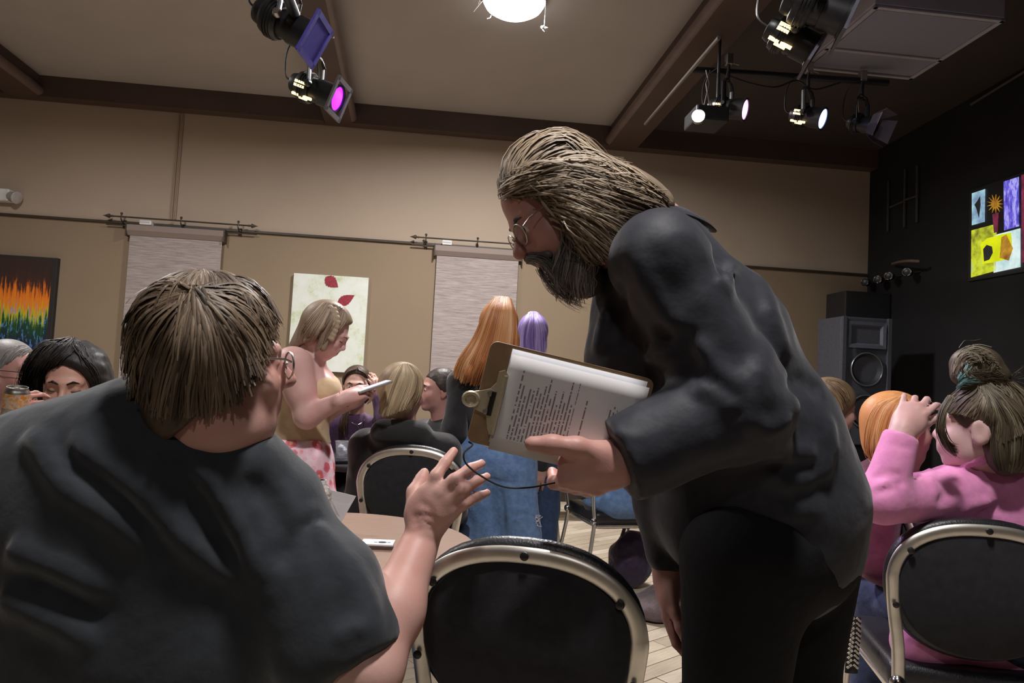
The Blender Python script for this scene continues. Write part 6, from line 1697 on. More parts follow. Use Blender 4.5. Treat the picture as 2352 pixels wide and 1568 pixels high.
hair_obj([strands(px_guides(hl, gl, 2.7, 3.2, 0.002), 500, 0.0034, 0.003, 0.002, 33, centre=hL.c)], 'hair', HM_L, rL, hl, 0.007, 0.4)
# ------------------------------------------------------------------ standing blonde with a phone
rD = person(690, 1060, 2.95, 'standing blonde woman in cream tube top and floral trousers looking at her phone')
SK_D = skin('very fair', (0.66, 0.43, 0.40))
fwdD = nrm(HR*0.80+HF*0.12+np.array([0, 0, -0.52]))
hD = Head(at(752, 760, 2.95), fwdD, np.array([0, 0, 1.0])+HR*0.5, 0.91)
fD = Field(); hD.add(fD, female=True, ears=False, nose=0.95); nbD = at(706, 832, 2.97); hD.neck(fD, nbD, 0.046, 0.055)
pelD = at(686, 1055, 2.98); TD = at(700, 905, 2.98)
fD.ell(at(700, 875, 2.98), (0.115, 0.16, 0.10), FR, 0.04); fD.cone(TD, at(684, 985, 2.98), 0.11, 0.105, 0.05); fD.cone(at(684, 985, 2.98), pelD, 0.105, 0.13, 0.06)
fD.ell(at(748, 895, 2.93), (0.055, 0.06, 0.06), FR, 0.04); fD.ell(at(750, 893, 3.03), (0.055, 0.06, 0.06), FR, 0.04)
arm1 = [at(672, 838, 2.82), at(705, 955, 2.80), at(797, 913, 2.78)]; arm2 = [at(712, 845, 3.14), at(745, 950, 3.15), at(815, 920, 2.98)]
fD.chain(arm1, [0.064, 0.049, 0.029], 0.03); fD.cone(arm1[0], at(690, 900, 2.81), 0.064, 0.062, 0.03); fD.cone(arm1[0], nbD, 0.058, 0.05, 0.05); fD.cone(arm2[0], nbD, 0.05, 0.05, 0.05)
fD.chain(arm2, [0.055, 0.042, 0.028], 0.03)
H1 = Hand(arm1[2], at(850, 890, 2.84)-arm1[2], -HF*0.75+np.array([0, 0, 0.6]), -1, 0.92); H1.add(fD, (34, 40, 44, 48), 3, (25, 25))
H2 = Hand(arm2[2], at(858, 905, 2.9)-arm2[2], HF*0.3+np.array([0, 0, -0.9]), 1, 0.9); H2.add(fD, (25, 28, 32, 36), 4, (30, 20))
tD = Field(); tD.ell(at(703, 900, 2.98), (0.125, 0.165, 0.10), FR, 0.04); tD.cone(TD, at(684, 990, 2.98), 0.125, 0.122, 0.05); tD.cone(at(684, 985, 2.98), at(686, 1020, 2.98), 0.122, 0.137, 0.03)
tD.ell(at(750, 897, 2.93), (0.060, 0.065, 0.066), FR, 0.04); tD.ell(at(752, 895, 3.03), (0.06, 0.065, 0.066), FR, 0.04)
tD.cut(at(700, 832, 2.98), np.array([0, 0, 1.0])+HR*0.45, 0.006); tD.cut(at(690, 1014, 2.98), np.array([0, 0, -1.0])-HR*0.1, 0.006); tD.rough(0.003, 12, seed=3)
jD = Field(); shD = legs(pelD, hdir(75), False, fD, jD, 0.085, 1.12, step=0.10); jD.ell(pelD, (0.138, 0.165, 0.12), FR, 0.05); jD.cone(at(684, 1000, 2.98), pelD, 0.118, 0.14, 0.05)
jD.cone(at(700, 1090, 2.9), at(748, 1290, 2.84), 0.115, 0.09, 0.05)
jD.cut(at(686, 1004, 2.98), (0, 0, 1), 0.004); jD.rough(0.003, 14, seed=6)
def floral():
    m, nt, b = nodes_of('pink floral print')
    v = coords(nt); wob = noise(nt, v, 30, 2)
    vr = nt.nodes.new('ShaderNodeTexVoronoi'); vr.inputs['Scale'].default_value = 17; nt.links.new(v, vr.inputs['Vector'])
    ad = N(nt, 'ShaderNodeMath', operation='MULTIPLY_ADD'); ad.inputs[1].default_value = 0.35; nt.links.new(wob, ad.inputs[0]); nt.links.new(vr.outputs['Distance'], ad.inputs[2])
    pet = ramp(nt, ad.outputs[0], [(0.0, (0.8, 0.5, 0.25)), (0.28, (0.75, 0.40, 0.15)), (0.32, (0.60, 0.09, 0.12)), (0.58, (0.64, 0.15, 0.20)), (0.64, (0.74, 0.46, 0.52)), (1.0, (0.78, 0.60, 0.64))])
    v2 = nt.nodes.new('ShaderNodeTexVoronoi'); v2.inputs['Scale'].default_value = 26; nt.links.new(v, v2.inputs['Vector'])
    f2 = ramp(nt, v2.outputs['Distance'], [(0.0, (1, 1, 1)), (0.30, (1, 1, 1)), (0.36, (0, 0, 0))])
    mx = nt.nodes.new('ShaderNodeMix'); mx.data_type = 'RGBA'
    hf = N(nt, 'ShaderNodeMath', operation='MULTIPLY'); hf.inputs[1].default_value = 0.5; nt.links.new(f2, hf.inputs[0])
    nt.links.new(hf.outputs[0], mx.inputs[0]); nt.links.new(pet, mx.inputs[6]); mx.inputs[7].default_value = (0.72, 0.28, 0.42, 1)
    nt.links.new(mx.outputs[2], b.inputs['Base Color']); b.inputs['Roughness'].default_value = 0.75
    bump(nt, b, noise(nt, v, 16, 3), 0.3, 0.015)
    return m
finish(rD, fD, [('tube_top', tD, cloth('cream knit', (0.66, 0.50, 0.32), (0.58, 0.43, 0.27), 0.8, 0.15, 900, 0.2)), ('floral_trousers', jD, floral())], shD, SK_D, 0.0065, hD, LIP, cvox=0.008)
hd_ = Field(); hd_.ell(hD.p(0, -0.02, 0.042), (0.084, 0.106, 0.090), hD.R, 0.02); hd_.cone(hD.p(0, -0.07, 0.0), at(690, 805, 2.97), 0.060, 0.055, 0.04); hd_.cone(hD.p(0.06, -0.03, 0.0), at(706, 802, 2.88), 0.036, 0.030, 0.03); hd_.cone(hD.p(-0.06, -0.03, 0.0), at(700, 805, 3.05), 0.04, 0.03, 0.03)
hd_.half(hD.p(0, 0.05, 0.058), hD.R@np.array([0, 0.85, -0.5]), 0.01)
hd_.cone(hD.p(0.070, 0.005, 0.05), at(742, 800, 2.87), 0.022, 0.014, 0.025)
gl = [[(745, 697), (715, 725), (690, 765), (678, 792)], [(752, 698), (730, 730), (705, 770), (690, 802)], [(760, 700), (745, 735), (722, 775), (708, 810)], [(772, 704), (760, 735), (742, 770), (728, 805)], [(785, 712), (776, 738), (764, 760), (750, 780)], [(795, 722), (792, 740), (782, 752), (770, 765)]]
HM_D = hair_mat('ash blonde hair', [(0.10, 0.07, 0.045), (0.22, 0.155, 0.105), (0.36, 0.265, 0.18), (0.50, 0.39, 0.28)])
hair_obj([strands(px_guides(hd_, gl, 2.6, 3.1, 0.002), 1000, 0.0034, 0.003, 0.002, 41, centre=hD.c)], 'hair', HM_D, rD, hd_, 0.0065, 0.4)
br = Field()
bl = march(hd_, [762, 768, 772, 770, 764, 758], [706, 720, 735, 750, 765, 778], 2.6, 3.1, 0.004)
for i, q in enumerate(smooth_path(list(bl), 3)): br.ell(np.asarray(q)+HR*(0.007 if i % 2 else -0.007), (0.013, 0.010, 0.012), FR, 0.003)
o = field_obj(br, 0.004, 'braid', HM_D, rD)
a_ = o.data.attributes.new('strand', 'FLOAT', 'POINT'); a_.data.foreach_set('value', np.full(len(o.data.vertices), 0.75, F32))
ax_ = nrm(arm1[2]-arm1[1]); mx = frame_mx(arm1[2]-ax_*0.012, ax_)
MB().tube([mx @ Vector((0.031*math.cos(t), 0.034*math.sin(t), 0)) for t in np.linspace(0, 2*math.pi, 21)[:-1]], 0.004, 6, closed=True).build('bracelet', mat('coral beads', (0.6, 0.13, 0.1), None, 120, 0.4), rD, smooth=True)
brows(hD, rD, mat('brown brow', (0.16, 0.10, 0.06), None, 80, 0.8), 0.003)
for s in (-1, 1):
    MB().tube([hD.p(s*(0.031+0.0165*t), 0.0915-0.012*t*t, -0.003+0.003*t*t) for t in np.linspace(-1, 1, 9)], 0.0017, 6).build('eyelashes', mat('eyeshadow', (0.06, 0.035, 0.03), None, 30, 0.6), rD, smooth=True)
# phone
pc = at(858, 888, 2.84); pdv = nrm(at(880, 880, 2.86)-at(836, 895, 2.82)); pw = nrm(np.cross(pdv, (0.0, 0.0, 1.0))-0.0*FW); pn = np.cross(pw, pdv)
r = empty('mobile_phone', pc); tag(r, 'grey phone held by the blonde woman in floral trousers', 'phone')
Rm = Matrix((tuple(float(q) for q in (pdv[0], pw[0], pn[0])), tuple(float(q) for q in (pdv[1], pw[1], pn[1])), tuple(float(q) for q in (pdv[2], pw[2], pn[2]))))
MB().box(pc, (0.15, 0.072, 0.010), Rm, bev=0.003).build('case', mat('grey phone case', (0.3, 0.26, 0.24), None, 20, 0.4), r)
MB().box(pc+pn*0.0055*np.sign(pn[2]), (0.138, 0.064, 0.001), Rm).build('screen', emit('phone glow', (0.5, 0.6, 0.75), 0.6), r)

# ------------------------------------------------------------------ standing red-haired woman, back turned
rE = person(1140, 1050, 3.4, 'standing woman with long red hair, black sleeves and blue jeans, back turned')
hE = Head(at(1150, 752, 3.4), hdir(18), (0, 0, 1), 0.97)
fE = Field(); hE.add(fE, female=True); nbE = at(1138, 835, 3.41); hE.neck(fE, nbE, 0.048, 0.056)
TE = at(1125, 915, 3.42); pelE = at(1138, 1040, 3.42)
fE.ell(TE, (0.16, 0.09, 0.13), FR, 0.05); fE.cone(TE, pelE, 0.11, 0.13, 0.06)
aE = [[at(1062, 882, 3.40), at(1042, 985, 3.36), at(1075, 1060, 3.52)], [at(1192, 890, 3.46), at(1215, 990, 3.45), at(1205, 1050, 3.58)]]
cE = Field(); cE.ell(TE, (0.175, 0.11, 0.145), FR, 0.05); cE.cone(TE, at(1130, 985, 3.42), 0.12, 0.125, 0.05); cE.cut(at(1130, 1000, 3.42), (0, 0, -1), 0.004)
slv = Field()
for i, a in enumerate(aE):
    fE.chain(a, [0.05, 0.04, 0.028], 0.03); slv.chain(a, [0.068, 0.056, 0.042], 0.04); slv.cone(a[0], nbE+np.array([0, 0, -0.03]), 0.07, 0.05, 0.05)
    Hand(a[2], HF*0.8+HR*(0.3 if i == 0 else -0.3), (0, 0, 1), (1 if i == 0 else -1), 0.92).add(fE, (30,)*4, 3)
slv.rough(0.003, 10, seed=1); cE.rough(0.003, 10, seed=2)
jE = Field(); shE = legs(pelE, hdir(20), False, fE, jE, 0.095, 1.22, step=0.03)
jE.ell(pelE+np.array([0, 0, -0.02]), (0.195, 0.15, 0.13), FR, 0.05); jE.cone(at(1170, 1080, 3.38), at(1198, 1230, 3.36), 0.125, 0.10, 0.04); jE.cone(at(1095, 1080, 3.38), at(1125, 1230, 3.40), 0.10, 0.085, 0.04)
jE.cut(at(1130, 985, 3.42), np.array([0, 0, 1.0])+0.05*HR, 0.004); jE.rough(0.0035, 12, seed=9)
foldpx(jE, [([(1060, 1040), (1080, 1010), (1090, 990)], 0.006, 0.005), ([(1070, 1060), (1120, 1100), (1180, 1110), (1225, 1090)], 0.008, -0.007), ([(1150, 1120), (1155, 1180), (1158, 1230)], 0.014, -0.016), ([(1170, 1185), (1205, 1180), (1238, 1190)], 0.008, -0.006)], 3.0, 3.6)
finish(rE, fE, [('top', cE, cloth('slate top', (0.045, 0.05, 0.06), None, 0.8, 0.25)), ('cardigan', slv, M_BLKCL), ('jeans', jE, M_JEANS)], shE, SK_F, 0.0075, cvox=0.008)
mb = MB(); rg = random.Random(5); kx = march(jE, [1232], [1196], 3.0, 3.6, 0.002)[0]
for k in range(14): mb.tube([kx+HR*rg.uniform(-0.03, 0.012)+np.array([0, 0, rg.uniform(-0.03, 0.03)]), kx+HR*rg.uniform(-0.01, 0.03)+np.array([0, 0, rg.uniform(-0.035, 0.03)])], 0.0016, 4)
mb.build('frayed_rip', mat('white thread', (0.6, 0.62, 0.66), None, 40, 0.8), rE)
he = Field(); he.ell(hE.p(0, -0.022, 0.042), (0.088, 0.108, 0.094), hE.R, 0.02)
he.cone(hE.p(0, -0.05, 0.0), at(1125, 830, 3.30), 0.085, 0.070, 0.05); he.cone(at(1150, 800, 3.31), at(1092, 850, 3.29), 0.060, 0.042, 0.04); he.cone(at(1120, 820, 3.30), at(1075, 856, 3.30), 0.042, 0.03, 0.04); he.cone(at(1170, 780, 3.32), at(1175, 850, 3.32), 0.05, 0.035, 0.04)
gl = [[(1135, 684), (1112, 720), (1085, 780), (1050, 830), (1038, 862)], [(1140, 684), (1122, 720), (1098, 785), (1068, 840), (1056, 876)], [(1146, 683), (1132, 720), (1112, 785), (1088, 845), (1074, 884)], [(1152, 683), (1144, 720), (1128, 785), (1108, 845), (1094, 886)], [(1158, 684), (1156, 720), (1146, 785), (1132, 845), (1120, 880)], [(1166, 685), (1170, 720), (1166, 785), (1158, 840), (1150, 876)], [(1174, 690), (1184, 725), (1186, 785), (1182, 835), (1178, 870)]]
HM_E = hair_mat('long red hair', [(0.20, 0.06, 0.018), (0.40, 0.15, 0.05), (0.52, 0.26, 0.11), (0.64, 0.42, 0.24)])
hair_obj([strands(px_guides(he, gl, 3.0, 3.7, 0.002), 1500, 0.0042, 0.003, 0.001, 43, centre=hE.c-np.array([0, 0, 0.1])+HF*0.1)], 'hair', HM_E, rE, he, 0.0075, 0.4)
# ------------------------------------------------------------------ person with violet hair
rF = person(1228, 1000, 4.1, 'standing person with violet hair and dark jeans beyond the red-haired woman')
hF_ = Head(at(1224, 770, 4.1), hdir(5), (0, 0, 1), 0.97); fF = Field(); hF_.add(fF); nbF = at(1224, 840, 4.1); hF_.neck(fF, nbF)
TF, pelF = at(1226, 905, 4.11), at(1232, 1025, 4.12)
fF.ell(TF, (0.15, 0.09, 0.13), FR, 0.05); fF.cone(TF, pelF, 0.11, 0.12, 0.06)
cF = Field(); cF.ell(TF, (0.17, 0.11, 0.15), FR, 0.05); cF.cone(TF, at(1230, 1010, 4.11), 0.13, 0.135, 0.05)
for i, a in enumerate(([at(1160, 880, 4.1), at(1150, 970, 4.1), at(1168, 1060, 4.05)], [at(1290, 880, 4.1), at(1272, 980, 4.1), at(1243, 1068, 4.03)])):
    fF.chain(a, [0.05, 0.04, 0.03], 0.03); cF.chain(a, [0.07, 0.06, 0.045], 0.04); Hand(a[2], np.array([0, 0, -1.0])-HR*(0.15 if i else -0.15), -HF, (-1 if i else 1), 1.0).add(fF, (22, 24, 26, 28), 4)
jF = Field(); shF = legs(pelF, hdir(5), False, fF, jF, 0.085, 1.05); jF.ell(pelF, (0.16, 0.125, 0.11), FR, 0.05)
finish(rF, fF, [('jacket', cF, M_BLKCL), ('jeans', jF, cloth('navy denim', (0.045, 0.075, 0.15), (0.03, 0.05, 0.11), 0.85, 0.1))], shF, SK_F, 0.0085, cvox=0.0095)
hf_ = Field(); hf_.ell(hF_.p(0, -0.022, 0.042), (0.088, 0.108, 0.094), hF_.R, 0.02); hf_.cone(hF_.p(0, -0.05, 0.0), hF_.p(0.0, -0.06, -0.16), 0.082, 0.075, 0.04)
gl = [[(1215, 719), (1200, 745), (1194, 780), (1196, 812)], [(1220, 718), (1212, 745), (1208, 785), (1210, 816)], [(1225, 718), (1224, 745), (1222, 785), (1224, 818)], [(1230, 718), (1236, 745), (1238, 785), (1238, 816)], [(1235, 720), (1250, 748), (1256, 785), (1254, 812)]]
HM_F = hair_mat('violet hair', [(0.10, 0.06, 0.20), (0.22, 0.15, 0.42), (0.36, 0.28, 0.55), (0.55, 0.48, 0.68)])
hair_obj([strands(px_guides(hf_, gl, 3.7, 4.4, 0.002), 700, 0.0045, 0.003, 0.002, 45, centre=hF_.c)], 'hair', HM_F, rF, hf_, 0.008, 0.35)
# ------------------------------------------------------------------ seated group at the dark table
def seated(label, headpx, hfwd, k, pel, skinm, topm, hair, voxs=(0.007, 0.0095), arms=None, sh_w=0.19, female=True, ears=True, legm=None, face=None, tors=1.0, nose=1.0, hood=False, reach=0.42):
    hc = at(*headpx); r = person(*pel, label)
    h = Head(hc, hfwd, (0, 0, 1), k); f = Field(); h.add(f, female=female, ears=ears, nose=nose)
    P = at(*pel); P[2] = 0.55
    nb = hc*0.8+P*0.2; nb[2] = hc[2]-0.185*k; h.neck(f, nb, 0.05 if female else 0.058, 0.06)
    T = nb*0.55+P*0.45; T[2] = nb[2]-0.19
    face = hdir(face) if face is not None else hfwd
    R = face_R(face)
    f.ell(T, (0.15*tors, 0.095*tors, 0.15), R, 0.05); f.cone(T, P, 0.11*tors, 0.13*tors, 0.06)
    c = Field(); c.ell(T, (0.175*tors, 0.12*tors, 0.17), R, 0.05); c.cone(T, P, 0.135*tors, 0.155*tors, 0.06)
    S = [nb+R[:, 0]*s*sh_w+np.array([0, 0, -0.075]) for s in (-1, 1)]
    A = []
    for i, s in enumerate((-1, 1)):
        if arms and arms[i] is not None: e, w, hd, hn = arms[i]
        else:
            e = S[i]+R[:, 0]*s*0.05+R[:, 1]*0.06+np.array([0, 0, -0.27]); w = e+R[:, 1]*0.22-R[:, 0]*s*0.08+np.array([0, 0, 0.03]); hd, hn = R[:, 1], (0, 0, 1.0)
        f.chain([S[i], e, w], [0.05, 0.04, 0.028], 0.03); c.chain([S[i], e], [0.072, 0.058], 0.04); c.cone(e, e*0.15+w*0.85, 0.056, 0.044, 0.03); c.cone(S[i], nb+np.array([0, 0, -0.02]), 0.068, 0.058, 0.05)
        Hand(w, hd, hn, s*-1, 0.95).add(f, (30, 32, 34, 36), 4)
        A.append((e, w))
    if hood: c.cone(nb-R[:, 1]*0.07-R[:, 0]*0.08, nb-R[:, 1]*0.07+R[:, 0]*0.08, 0.06, 0.06, 0.04)
    c.rough(0.003, 10, seed=int(headpx[0]) % 17)
    j = Field(); sh_ = legs(P, face, True, f, j, 0.085, 1.05, reach=reach); j.ell(P, (0.16, 0.16, 0.11), FR, 0.05)
    finish(r, f, [('top', c, topm), ('trousers', j, legm or M_DJEANS)], sh_, skinm, voxs[0], h, LIP, cvox=voxs[1])
    return r, h, nb, T, R
# woman in purple, hand on her head
rG, hG, nbG, TG, RG = seated('seated woman in purple with a necklace, one hand on her head', (818, 890, 4.0), -HF+HR*0.12, 0.95, (815, 1080, 4.18), skin('olive', (0.50, 0.30, 0.235)),
    cloth('plum cloth', (0.10, 0.045, 0.11), (0.07, 0.03, 0.08), 0.7, 0.4), None, (0.0058, 0.009), arms=[(at(884, 958, 3.95), at(869, 905, 3.98), np.array([0, 0, 1.0])-HR*0.35, HR*0.8-HF*0.5), None], face=178)
hg = Field(); hg.ell(hG.p(0, -0.03, 0.045), (0.086, 0.106, 0.092), hG.R, 0.02); hg.cut(hG.p(0, 0.052, 0.07), hG.R@np.array([0, 0.8, -0.6]), 0.008); hg.cone(hG.p(-0.05, -0.07, -0.05), at(786, 985, 4.0), 0.035, 0.025, 0.03); hg.cone(hG.p(0.06, -0.06, -0.05), at(840, 960, 4.02), 0.03, 0.02, 0.03)
gl = [[(818, 850), (802, 856), (792, 872), (787, 895)], [(820, 846), (808, 850), (798, 860), (790, 878)], [(822, 846), (832, 850), (842, 862), (848, 880)], [(824, 850), (838, 858), (846, 874), (850, 896)]]
HM_G = hair_mat('dark brown hair', [(0.03, 0.018, 0.012), (0.07, 0.04, 0.025), (0.15, 0.09, 0.05)])
lk = [[at(795, 930, 3.97), at(786, 960, 3.95), at(780, 985, 3.95), at(784, 1008, 3.95)], [at(800, 930, 3.96), at(794, 962, 3.94), at(792, 988, 3.94), at(796, 1006, 3.94)]]
hair_obj([strands(px_guides(hg, gl, 3.7, 4.2, 0.002), 300, 0.004, 0.002, 0.001, 51, centre=hG.c), strands(lk, 90, 0.004, 0.006, 0.006, 52)], 'hair', HM_G, rG, hg, 0.007, 0.3)
eyes(hG, rG, M_EYEW, M_IRIS); brows(hG, rG, HM_G, 0.003)
nk = MB(); nk.tube(smooth_path([nbG-HR*0.055+np.array([0, 0, 0.0]), at(806, 968, 3.88), at(822, 975, 3.86), at(836, 966, 3.88), nbG+HR*0.055], 5), 0.0022, 5); nk.tube([at(820, 974, 3.86), at(828, 986, 3.86)], 0.0035, 6)
nk.build('necklace', M_CHROME, rG, smooth=True)
# blonde in the black hoodie
M_HOOD = cloth('faded black hoodie', (0.022, 0.021, 0.022), None, 0.85, 0.35, 700, 0.3, 9)
rH, hH, nbH, TH, RH = seated('seated blonde in a black hoodie, back turned, on the chrome-framed chair', (928, 900, 3.08), hdir(24), 0.97, (962, 1080, 3.1), SK_F, M_HOOD, None, (0.008, 0.008), face=8, tors=1.12, sh_w=0.18, hood=True)
hh = Field(); hh.ell(hH.p(0, -0.022, 0.042), (0.092, 0.11, 0.096), hH.R, 0.02); hh.cone(hH.p(0, -0.05, 0.0), at(915, 925, 3.0), 0.085, 0.070, 0.05); hh.cone(at(905, 910, 3.0), at(886, 945, 2.95), 0.05, 0.028, 0.04)
gl = [[(920, 840), (900, 862), (885, 900), (876, 935), (872, 950)], [(924, 839), (910, 865), (896, 905), (886, 938), (880, 956)], [(928, 838), (922, 868), (908, 905), (898, 935), (892, 955)], [(932, 838), (936, 868), (924, 905), (914, 930), (908, 948)], [(938, 839), (950, 865), (944, 900), (934, 925), (928, 940)], [(944, 842), (966, 868), (968, 900), (958, 925), (950, 936)]]
HM_H = hair_mat('streaky blonde hair', [(0.10, 0.07, 0.045), (0.28, 0.20, 0.12), (0.45, 0.34, 0.21), (0.58, 0.46, 0.31)])
hair_obj([strands(px_guides(hh, gl, 2.7, 3.3, 0.002), 1100, 0.004, 0.003, 0.001, 53, centre=hH.c)], 'hair', HM_H, rH, hh, 0.0075, 0.3)
# crew-cut man
rI, hI, nbI, TI, RI = seated('crew-cut man in dark clothes seated beyond the blonde in the hoodie', (1005, 897, 3.95), nrm(-HR*0.9-HF*0.45), 1.0, (1055, 1080, 4.05), skin('flushed', (0.52, 0.28, 0.24)), cloth('dark grey top', (0.035, 0.035, 0.038), None, 0.8, 0.3), None, (0.006, 0.0095), female=False, face=235, sh_w=0.2, tors=1.15)
hi = Field(); hi.ell(hI.p(0, -0.026, 0.05), (0.081, 0.101, 0.086), hI.R, 0.02); hi.ell(hI.p(0, -0.06, 0.0), (0.07, 0.055, 0.06), hI.R, 0.03); [hi.ell(hI.p(s*0.062, -0.02, 0.015), (0.022, 0.056, 0.046), hI.R, 0.02) for s in (-1, 1)]; hi.cut(hI.p(0, 0.058, 0.06), hI.R@np.array([0, 0.72, -0.66]), 0.006); hi.cut(hI.p(0, 0, -0.04), hI.R@np.array([0, 0.2, -1.0]), 0.006)
hi.rough(0.0015, 160, seed=2)
HM_I = hair_mat('short dark hair', [(0.02, 0.014, 0.012), (0.05, 0.035, 0.028), (0.09, 0.07, 0.055)])
hair_obj([], 'hair', HM_I, rI, hi, 0.005, 0.4); eyes(hI, rI, M_EYEW, M_IRIS, look=(0.0, -0.003)); brows(hI, rI, HM_I, 0.0035)
# dark-haired woman at the left
rJ, hJ, nbJ, TJ, RJ = seated('dark-haired woman with lowered eyes seated at the left, behind a black shoulder', (163, 884, 2.3), nrm(-HF*0.92+HR*0.32+np.array([0, 0, -0.18])), 0.98, (150, 1150, 2.5), skin('tan', (0.52, 0.31, 0.24)), M_BLKCL, None, (0.0052, 0.010), face=165)
hj = Field(); hj.ell(hJ.p(0, -0.03, 0.045), (0.108, 0.122, 0.105), hJ.R, 0.02)
for s in (-1, 1): hj.ell(hJ.p(s*0.085, -0.015, -0.03), (0.042, 0.07, 0.085), hJ.R, 0.04)
hj.ell(hJ.p(0, -0.06, -0.05), (0.1, 0.07, 0.09), hJ.R, 0.04)
hj.cut(hJ.p(0, 0.055, 0.062), hJ.R@np.array([0.22, 0.82, -0.52]), 0.012)
hj.rough(0.004, 30, seed=3)
gl = [[(150, 784), (100, 790), (60, 830), (42, 880), (45, 915)], [(158, 783), (120, 795), (85, 840), (70, 885), (72, 915)], [(165, 783), (145, 800), (115, 835), (100, 875), (98, 905)], [(170, 784), (165, 805), (140, 830), (120, 855), (112, 890)], [(172, 784), (190, 800), (205, 830), (218, 860), (226, 890)], [(168, 784), (175, 802), (190, 825), (210, 845), (222, 870)]]
HM_J = hair_mat('near-black hair', [(0.010, 0.008, 0.008), (0.022, 0.018, 0.017), (0.05, 0.042, 0.04)])
hair_obj([strands(px_guides(hj, gl[:4], 2.0, 2.6, 0.002), 700, 0.0032, 0.004, 0.004, 55, centre=hJ.c), strands(px_guides(hj, gl[4:], 2.0, 2.6, 0.002), 300, 0.0032, 0.004, 0.004, 56, centre=hJ.c)], 'hair', HM_J, rJ, hj, 0.006, 0.3)
brows(hJ, rJ, HM_J, 0.0034)
M_LASH = mat('eyeshadow', (0.06, 0.035, 0.03), None, 30, 0.6)
for s in (-1, 1):
    MB().tube([hJ.p(s*(0.031+0.0165*t), 0.0905-0.012*t*t-0.0*t, -0.0035+0.003*t*t) for t in np.linspace(-1, 1, 9)], 0.0018, 6).build('eyelashes', M_LASH, rJ, smooth=True)
# grey-haired man at the left edge, raising a can
wK = at(22, 950, 2.02)
rK, hK, nbK, TK, RK = seated('grey-haired man in glasses at the left edge raising a can', (30, 858, 2.72), hdir(95), 1.0, (10, 1120, 2.78), skin('rosy', (0.50, 0.27, 0.23)), cloth('navy cotton', (0.018, 0.022, 0.06), None, 0.8, 0.3), None, (0.0062, 0.010), female=False, face=110, arms=[None, (at(-60, 1060, 2.3), at(-5, 985, 2.05), nrm(HR*0.55+np.array([0, 0, 0.75])), nrm(-HF*0.8-HR*0.5))])
hk = Field(); hk.ell(hK.p(0, -0.03, 0.046), (0.086, 0.104, 0.092), hK.R, 0.02); hk.ell(hK.p(0, -0.065, -0.01), (0.075, 0.055, 0.07), hK.R, 0.03); hk.cut(hK.p(0, 0.045, 0.06), hK.R@np.array([0, 0.8, -0.6]), 0.008)
for s in (-1, 1): hk.ell(hK.p(s*0.09, -0.008, -0.012), (0.03, 0.026, 0.036), hK.R, 0.006, True)
gl = [[(60, 796), (35, 796), (10, 815), (-5, 845)], [(62, 800), (40, 808), (20, 830), (8, 855)], [(66, 806), (50, 820), (35, 840), (25, 855)]]
HM_K = hair_mat('short grey hair', [(0.10, 0.095, 0.09), (0.24, 0.225, 0.21), (0.42, 0.40, 0.38)])
hair_obj([strands(px_guides(hk, gl, 2.4, 3.0, 0.002), 500, 0.003, 0.003, 0.002, 57, centre=hK.c)], 'hair', HM_K, rK, hk, 0.007, 0.45)
glasses(hK, rK, M_BLACK, 0.025, 0.0015)
# the can
ct = at(40, 893, 2.02); cax = nrm(np.array([0, 0, 1.0])+HR*0.12-HF*0.12); cbx = ct-cax*0.115; mx = frame_mx(cbx, cax)
r = empty('drink_can', cbx); tag(r, 'orange and silver drink can held up at the left edge', 'can')
MB().lathe([(0.024, 0.0), (0.033, 0.012), (0.033, 0.103), (0.030, 0.112), (0.0265, 0.117), (0.0275, 0.121), (0.0255, 0.121), (0.0235, 0.115), (0.001, 0.115)], 28, mx, caps=False).build('can_body', M_STEEL, r, smooth=True, angle=50)
m, nt, b_ = nodes_of('orange can print'); nt.links.new(ramp(nt, noise(nt, coords(nt), 60, 3), [(0.35, (0.75, 0.28, 0.04)), (0.5, (0.7, 0.6, 0.5)), (0.65, (0.8, 0.35, 0.05))]), b_.inputs['Base Color']); b_.inputs['Metallic'].default_value = 0.5; b_.inputs['Roughness'].default_value = 0.3
MB().lathe([(0.0335, 0.06), (0.0335, 0.104)], 28, mx, caps=False).build('printed_band', m, r, smooth=True)
MB().box(mx @ Vector((0.0, 0.006, 0.1165)), (0.012, 0.02, 0.002), mx.to_3x3(), bev=0.0006).build('pull_tab', M_CHROME, r)
# ------------------------------------------------------------------ jeans-clad person on the chrome chair behind the clipboard
rN, hN, nbN, TN, RN = seated('person in blue jeans on the chrome chair, mostly hidden behind the bending man', (1425, 905, 3.93), hdir(60), 0.95, (1402, 1120, 3.88), SK_F, M_BLKCL, None, (0.0095, 0.011), legm=M_JEANS, face=72)
hn = Field(); hn.ell(hN.p(0, -0.022, 0.042), (0.09, 0.108, 0.094), hN.R, 0.02); hn.cut(hN.p(0, 0.05, 0.06), hN.R@np.array([0, 0.8, -0.6]), 0.008)
hair_obj([], 'hair', HM_G, rN, hn, 0.009, 0.4)

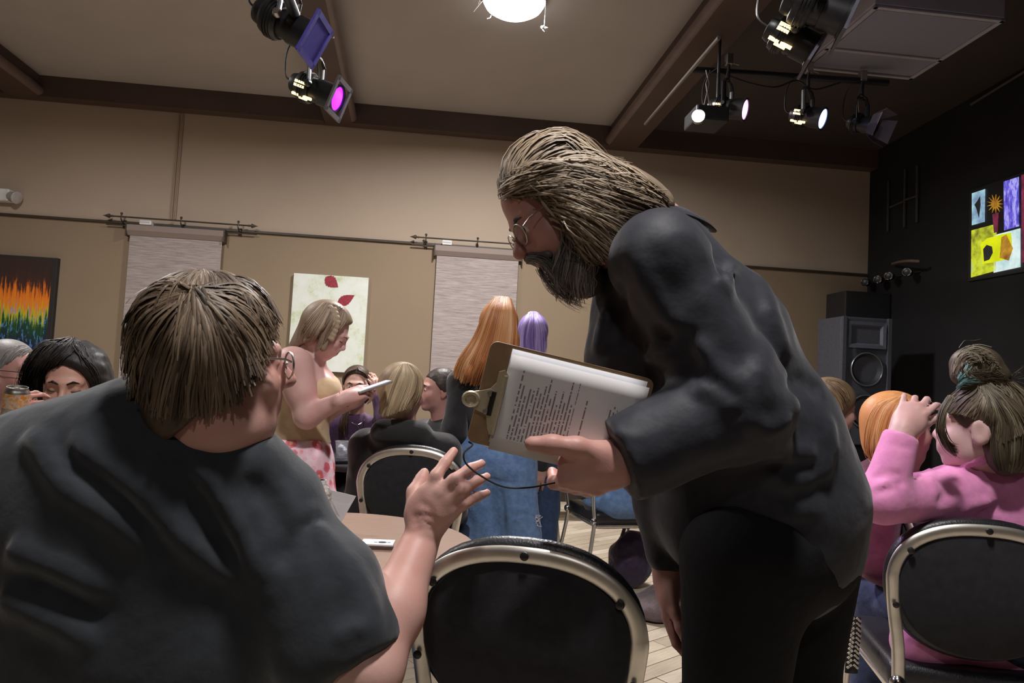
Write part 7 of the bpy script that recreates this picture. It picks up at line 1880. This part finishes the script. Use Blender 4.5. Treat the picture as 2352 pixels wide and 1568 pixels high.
# ================================================================== bags and bench
M_BAG = cloth('plum nylon', (0.055, 0.035, 0.075), (0.035, 0.022, 0.05), 0.45, 0.3, 500, 0.6, 25)
c = at(1445, 1300, 4.05); r = empty('shoulder_bag', (c[0], c[1], 0)); tag(r, 'shiny plum bag slumped by the chrome chair legs', 'bag')
f = Field(); f.ell((c[0], c[1], 0.14), (0.13, 0.1, 0.15), FR, 0.05); f.ell((c[0]+0.03, c[1], 0.26), (0.08, 0.07, 0.07), FR, 0.05); f.cut((0, 0, 0.004), (0, 0, -1), 0.01); f.rough(0.010, 14, seed=3)
field_obj(f, 0.009, 'bag_body', M_BAG, r, extra=0.02)
MB().tube(smooth_path([(c[0]-0.06, c[1]-0.03, 0.3), (c[0]-0.02, c[1]-0.04, 0.42), (c[0]+0.07, c[1]-0.03, 0.40), (c[0]+0.1, c[1]-0.02, 0.28)], 6), [(0.004, 0.012)]*19, 6).build('strap', M_BAG, r, smooth=True)
c = at(1500, 1375, 3.55); r = empty('knit_coat', (c[0], c[1], 0)); tag(r, 'crumpled grey-pink coat on the floor beside the bending man', 'coat')
f = Field(); f.ell((c[0], c[1], 0.05), (0.16, 0.13, 0.07), FR, 0.05); f.ell((c[0]+0.05, c[1]+0.03, 0.09), (0.09, 0.08, 0.06), FR, 0.05); f.cut((0, 0, 0.004), (0, 0, -1), 0.01); f.rough(0.014, 12, seed=5)
field_obj(f, 0.009, 'coat_body', cloth('grey pink knit', (0.17, 0.13, 0.14), None, 0.9, 0.3, 400, 0.6, 25), r, extra=0.03)
c = at(1285, 1120, 5.9)
r = empty('bench', (c[0], c[1], 0)); tag(r, 'low dark brown bench by the back wall behind the standing women', 'bench')
MW = mat('dark bench wood', (0.07, 0.05, 0.038), (0.05, 0.035, 0.028), 12, 0.5, stretch=(1, 10, 10))
MB().box((c[0], c[1], 0.43), (1.2, 0.34, 0.05), bev=0.006).build('seat', MW, r)
for s in (-0.5, 0.5): MB().box((c[0]+s, c[1], 0.205), (0.06, 0.3, 0.40), bev=0.005).build('leg', MW, r)
MB().box((c[0], c[1]+0.02, 0.2), (0.94, 0.03, 0.1), bev=0.004).build('stretcher', MW, r)
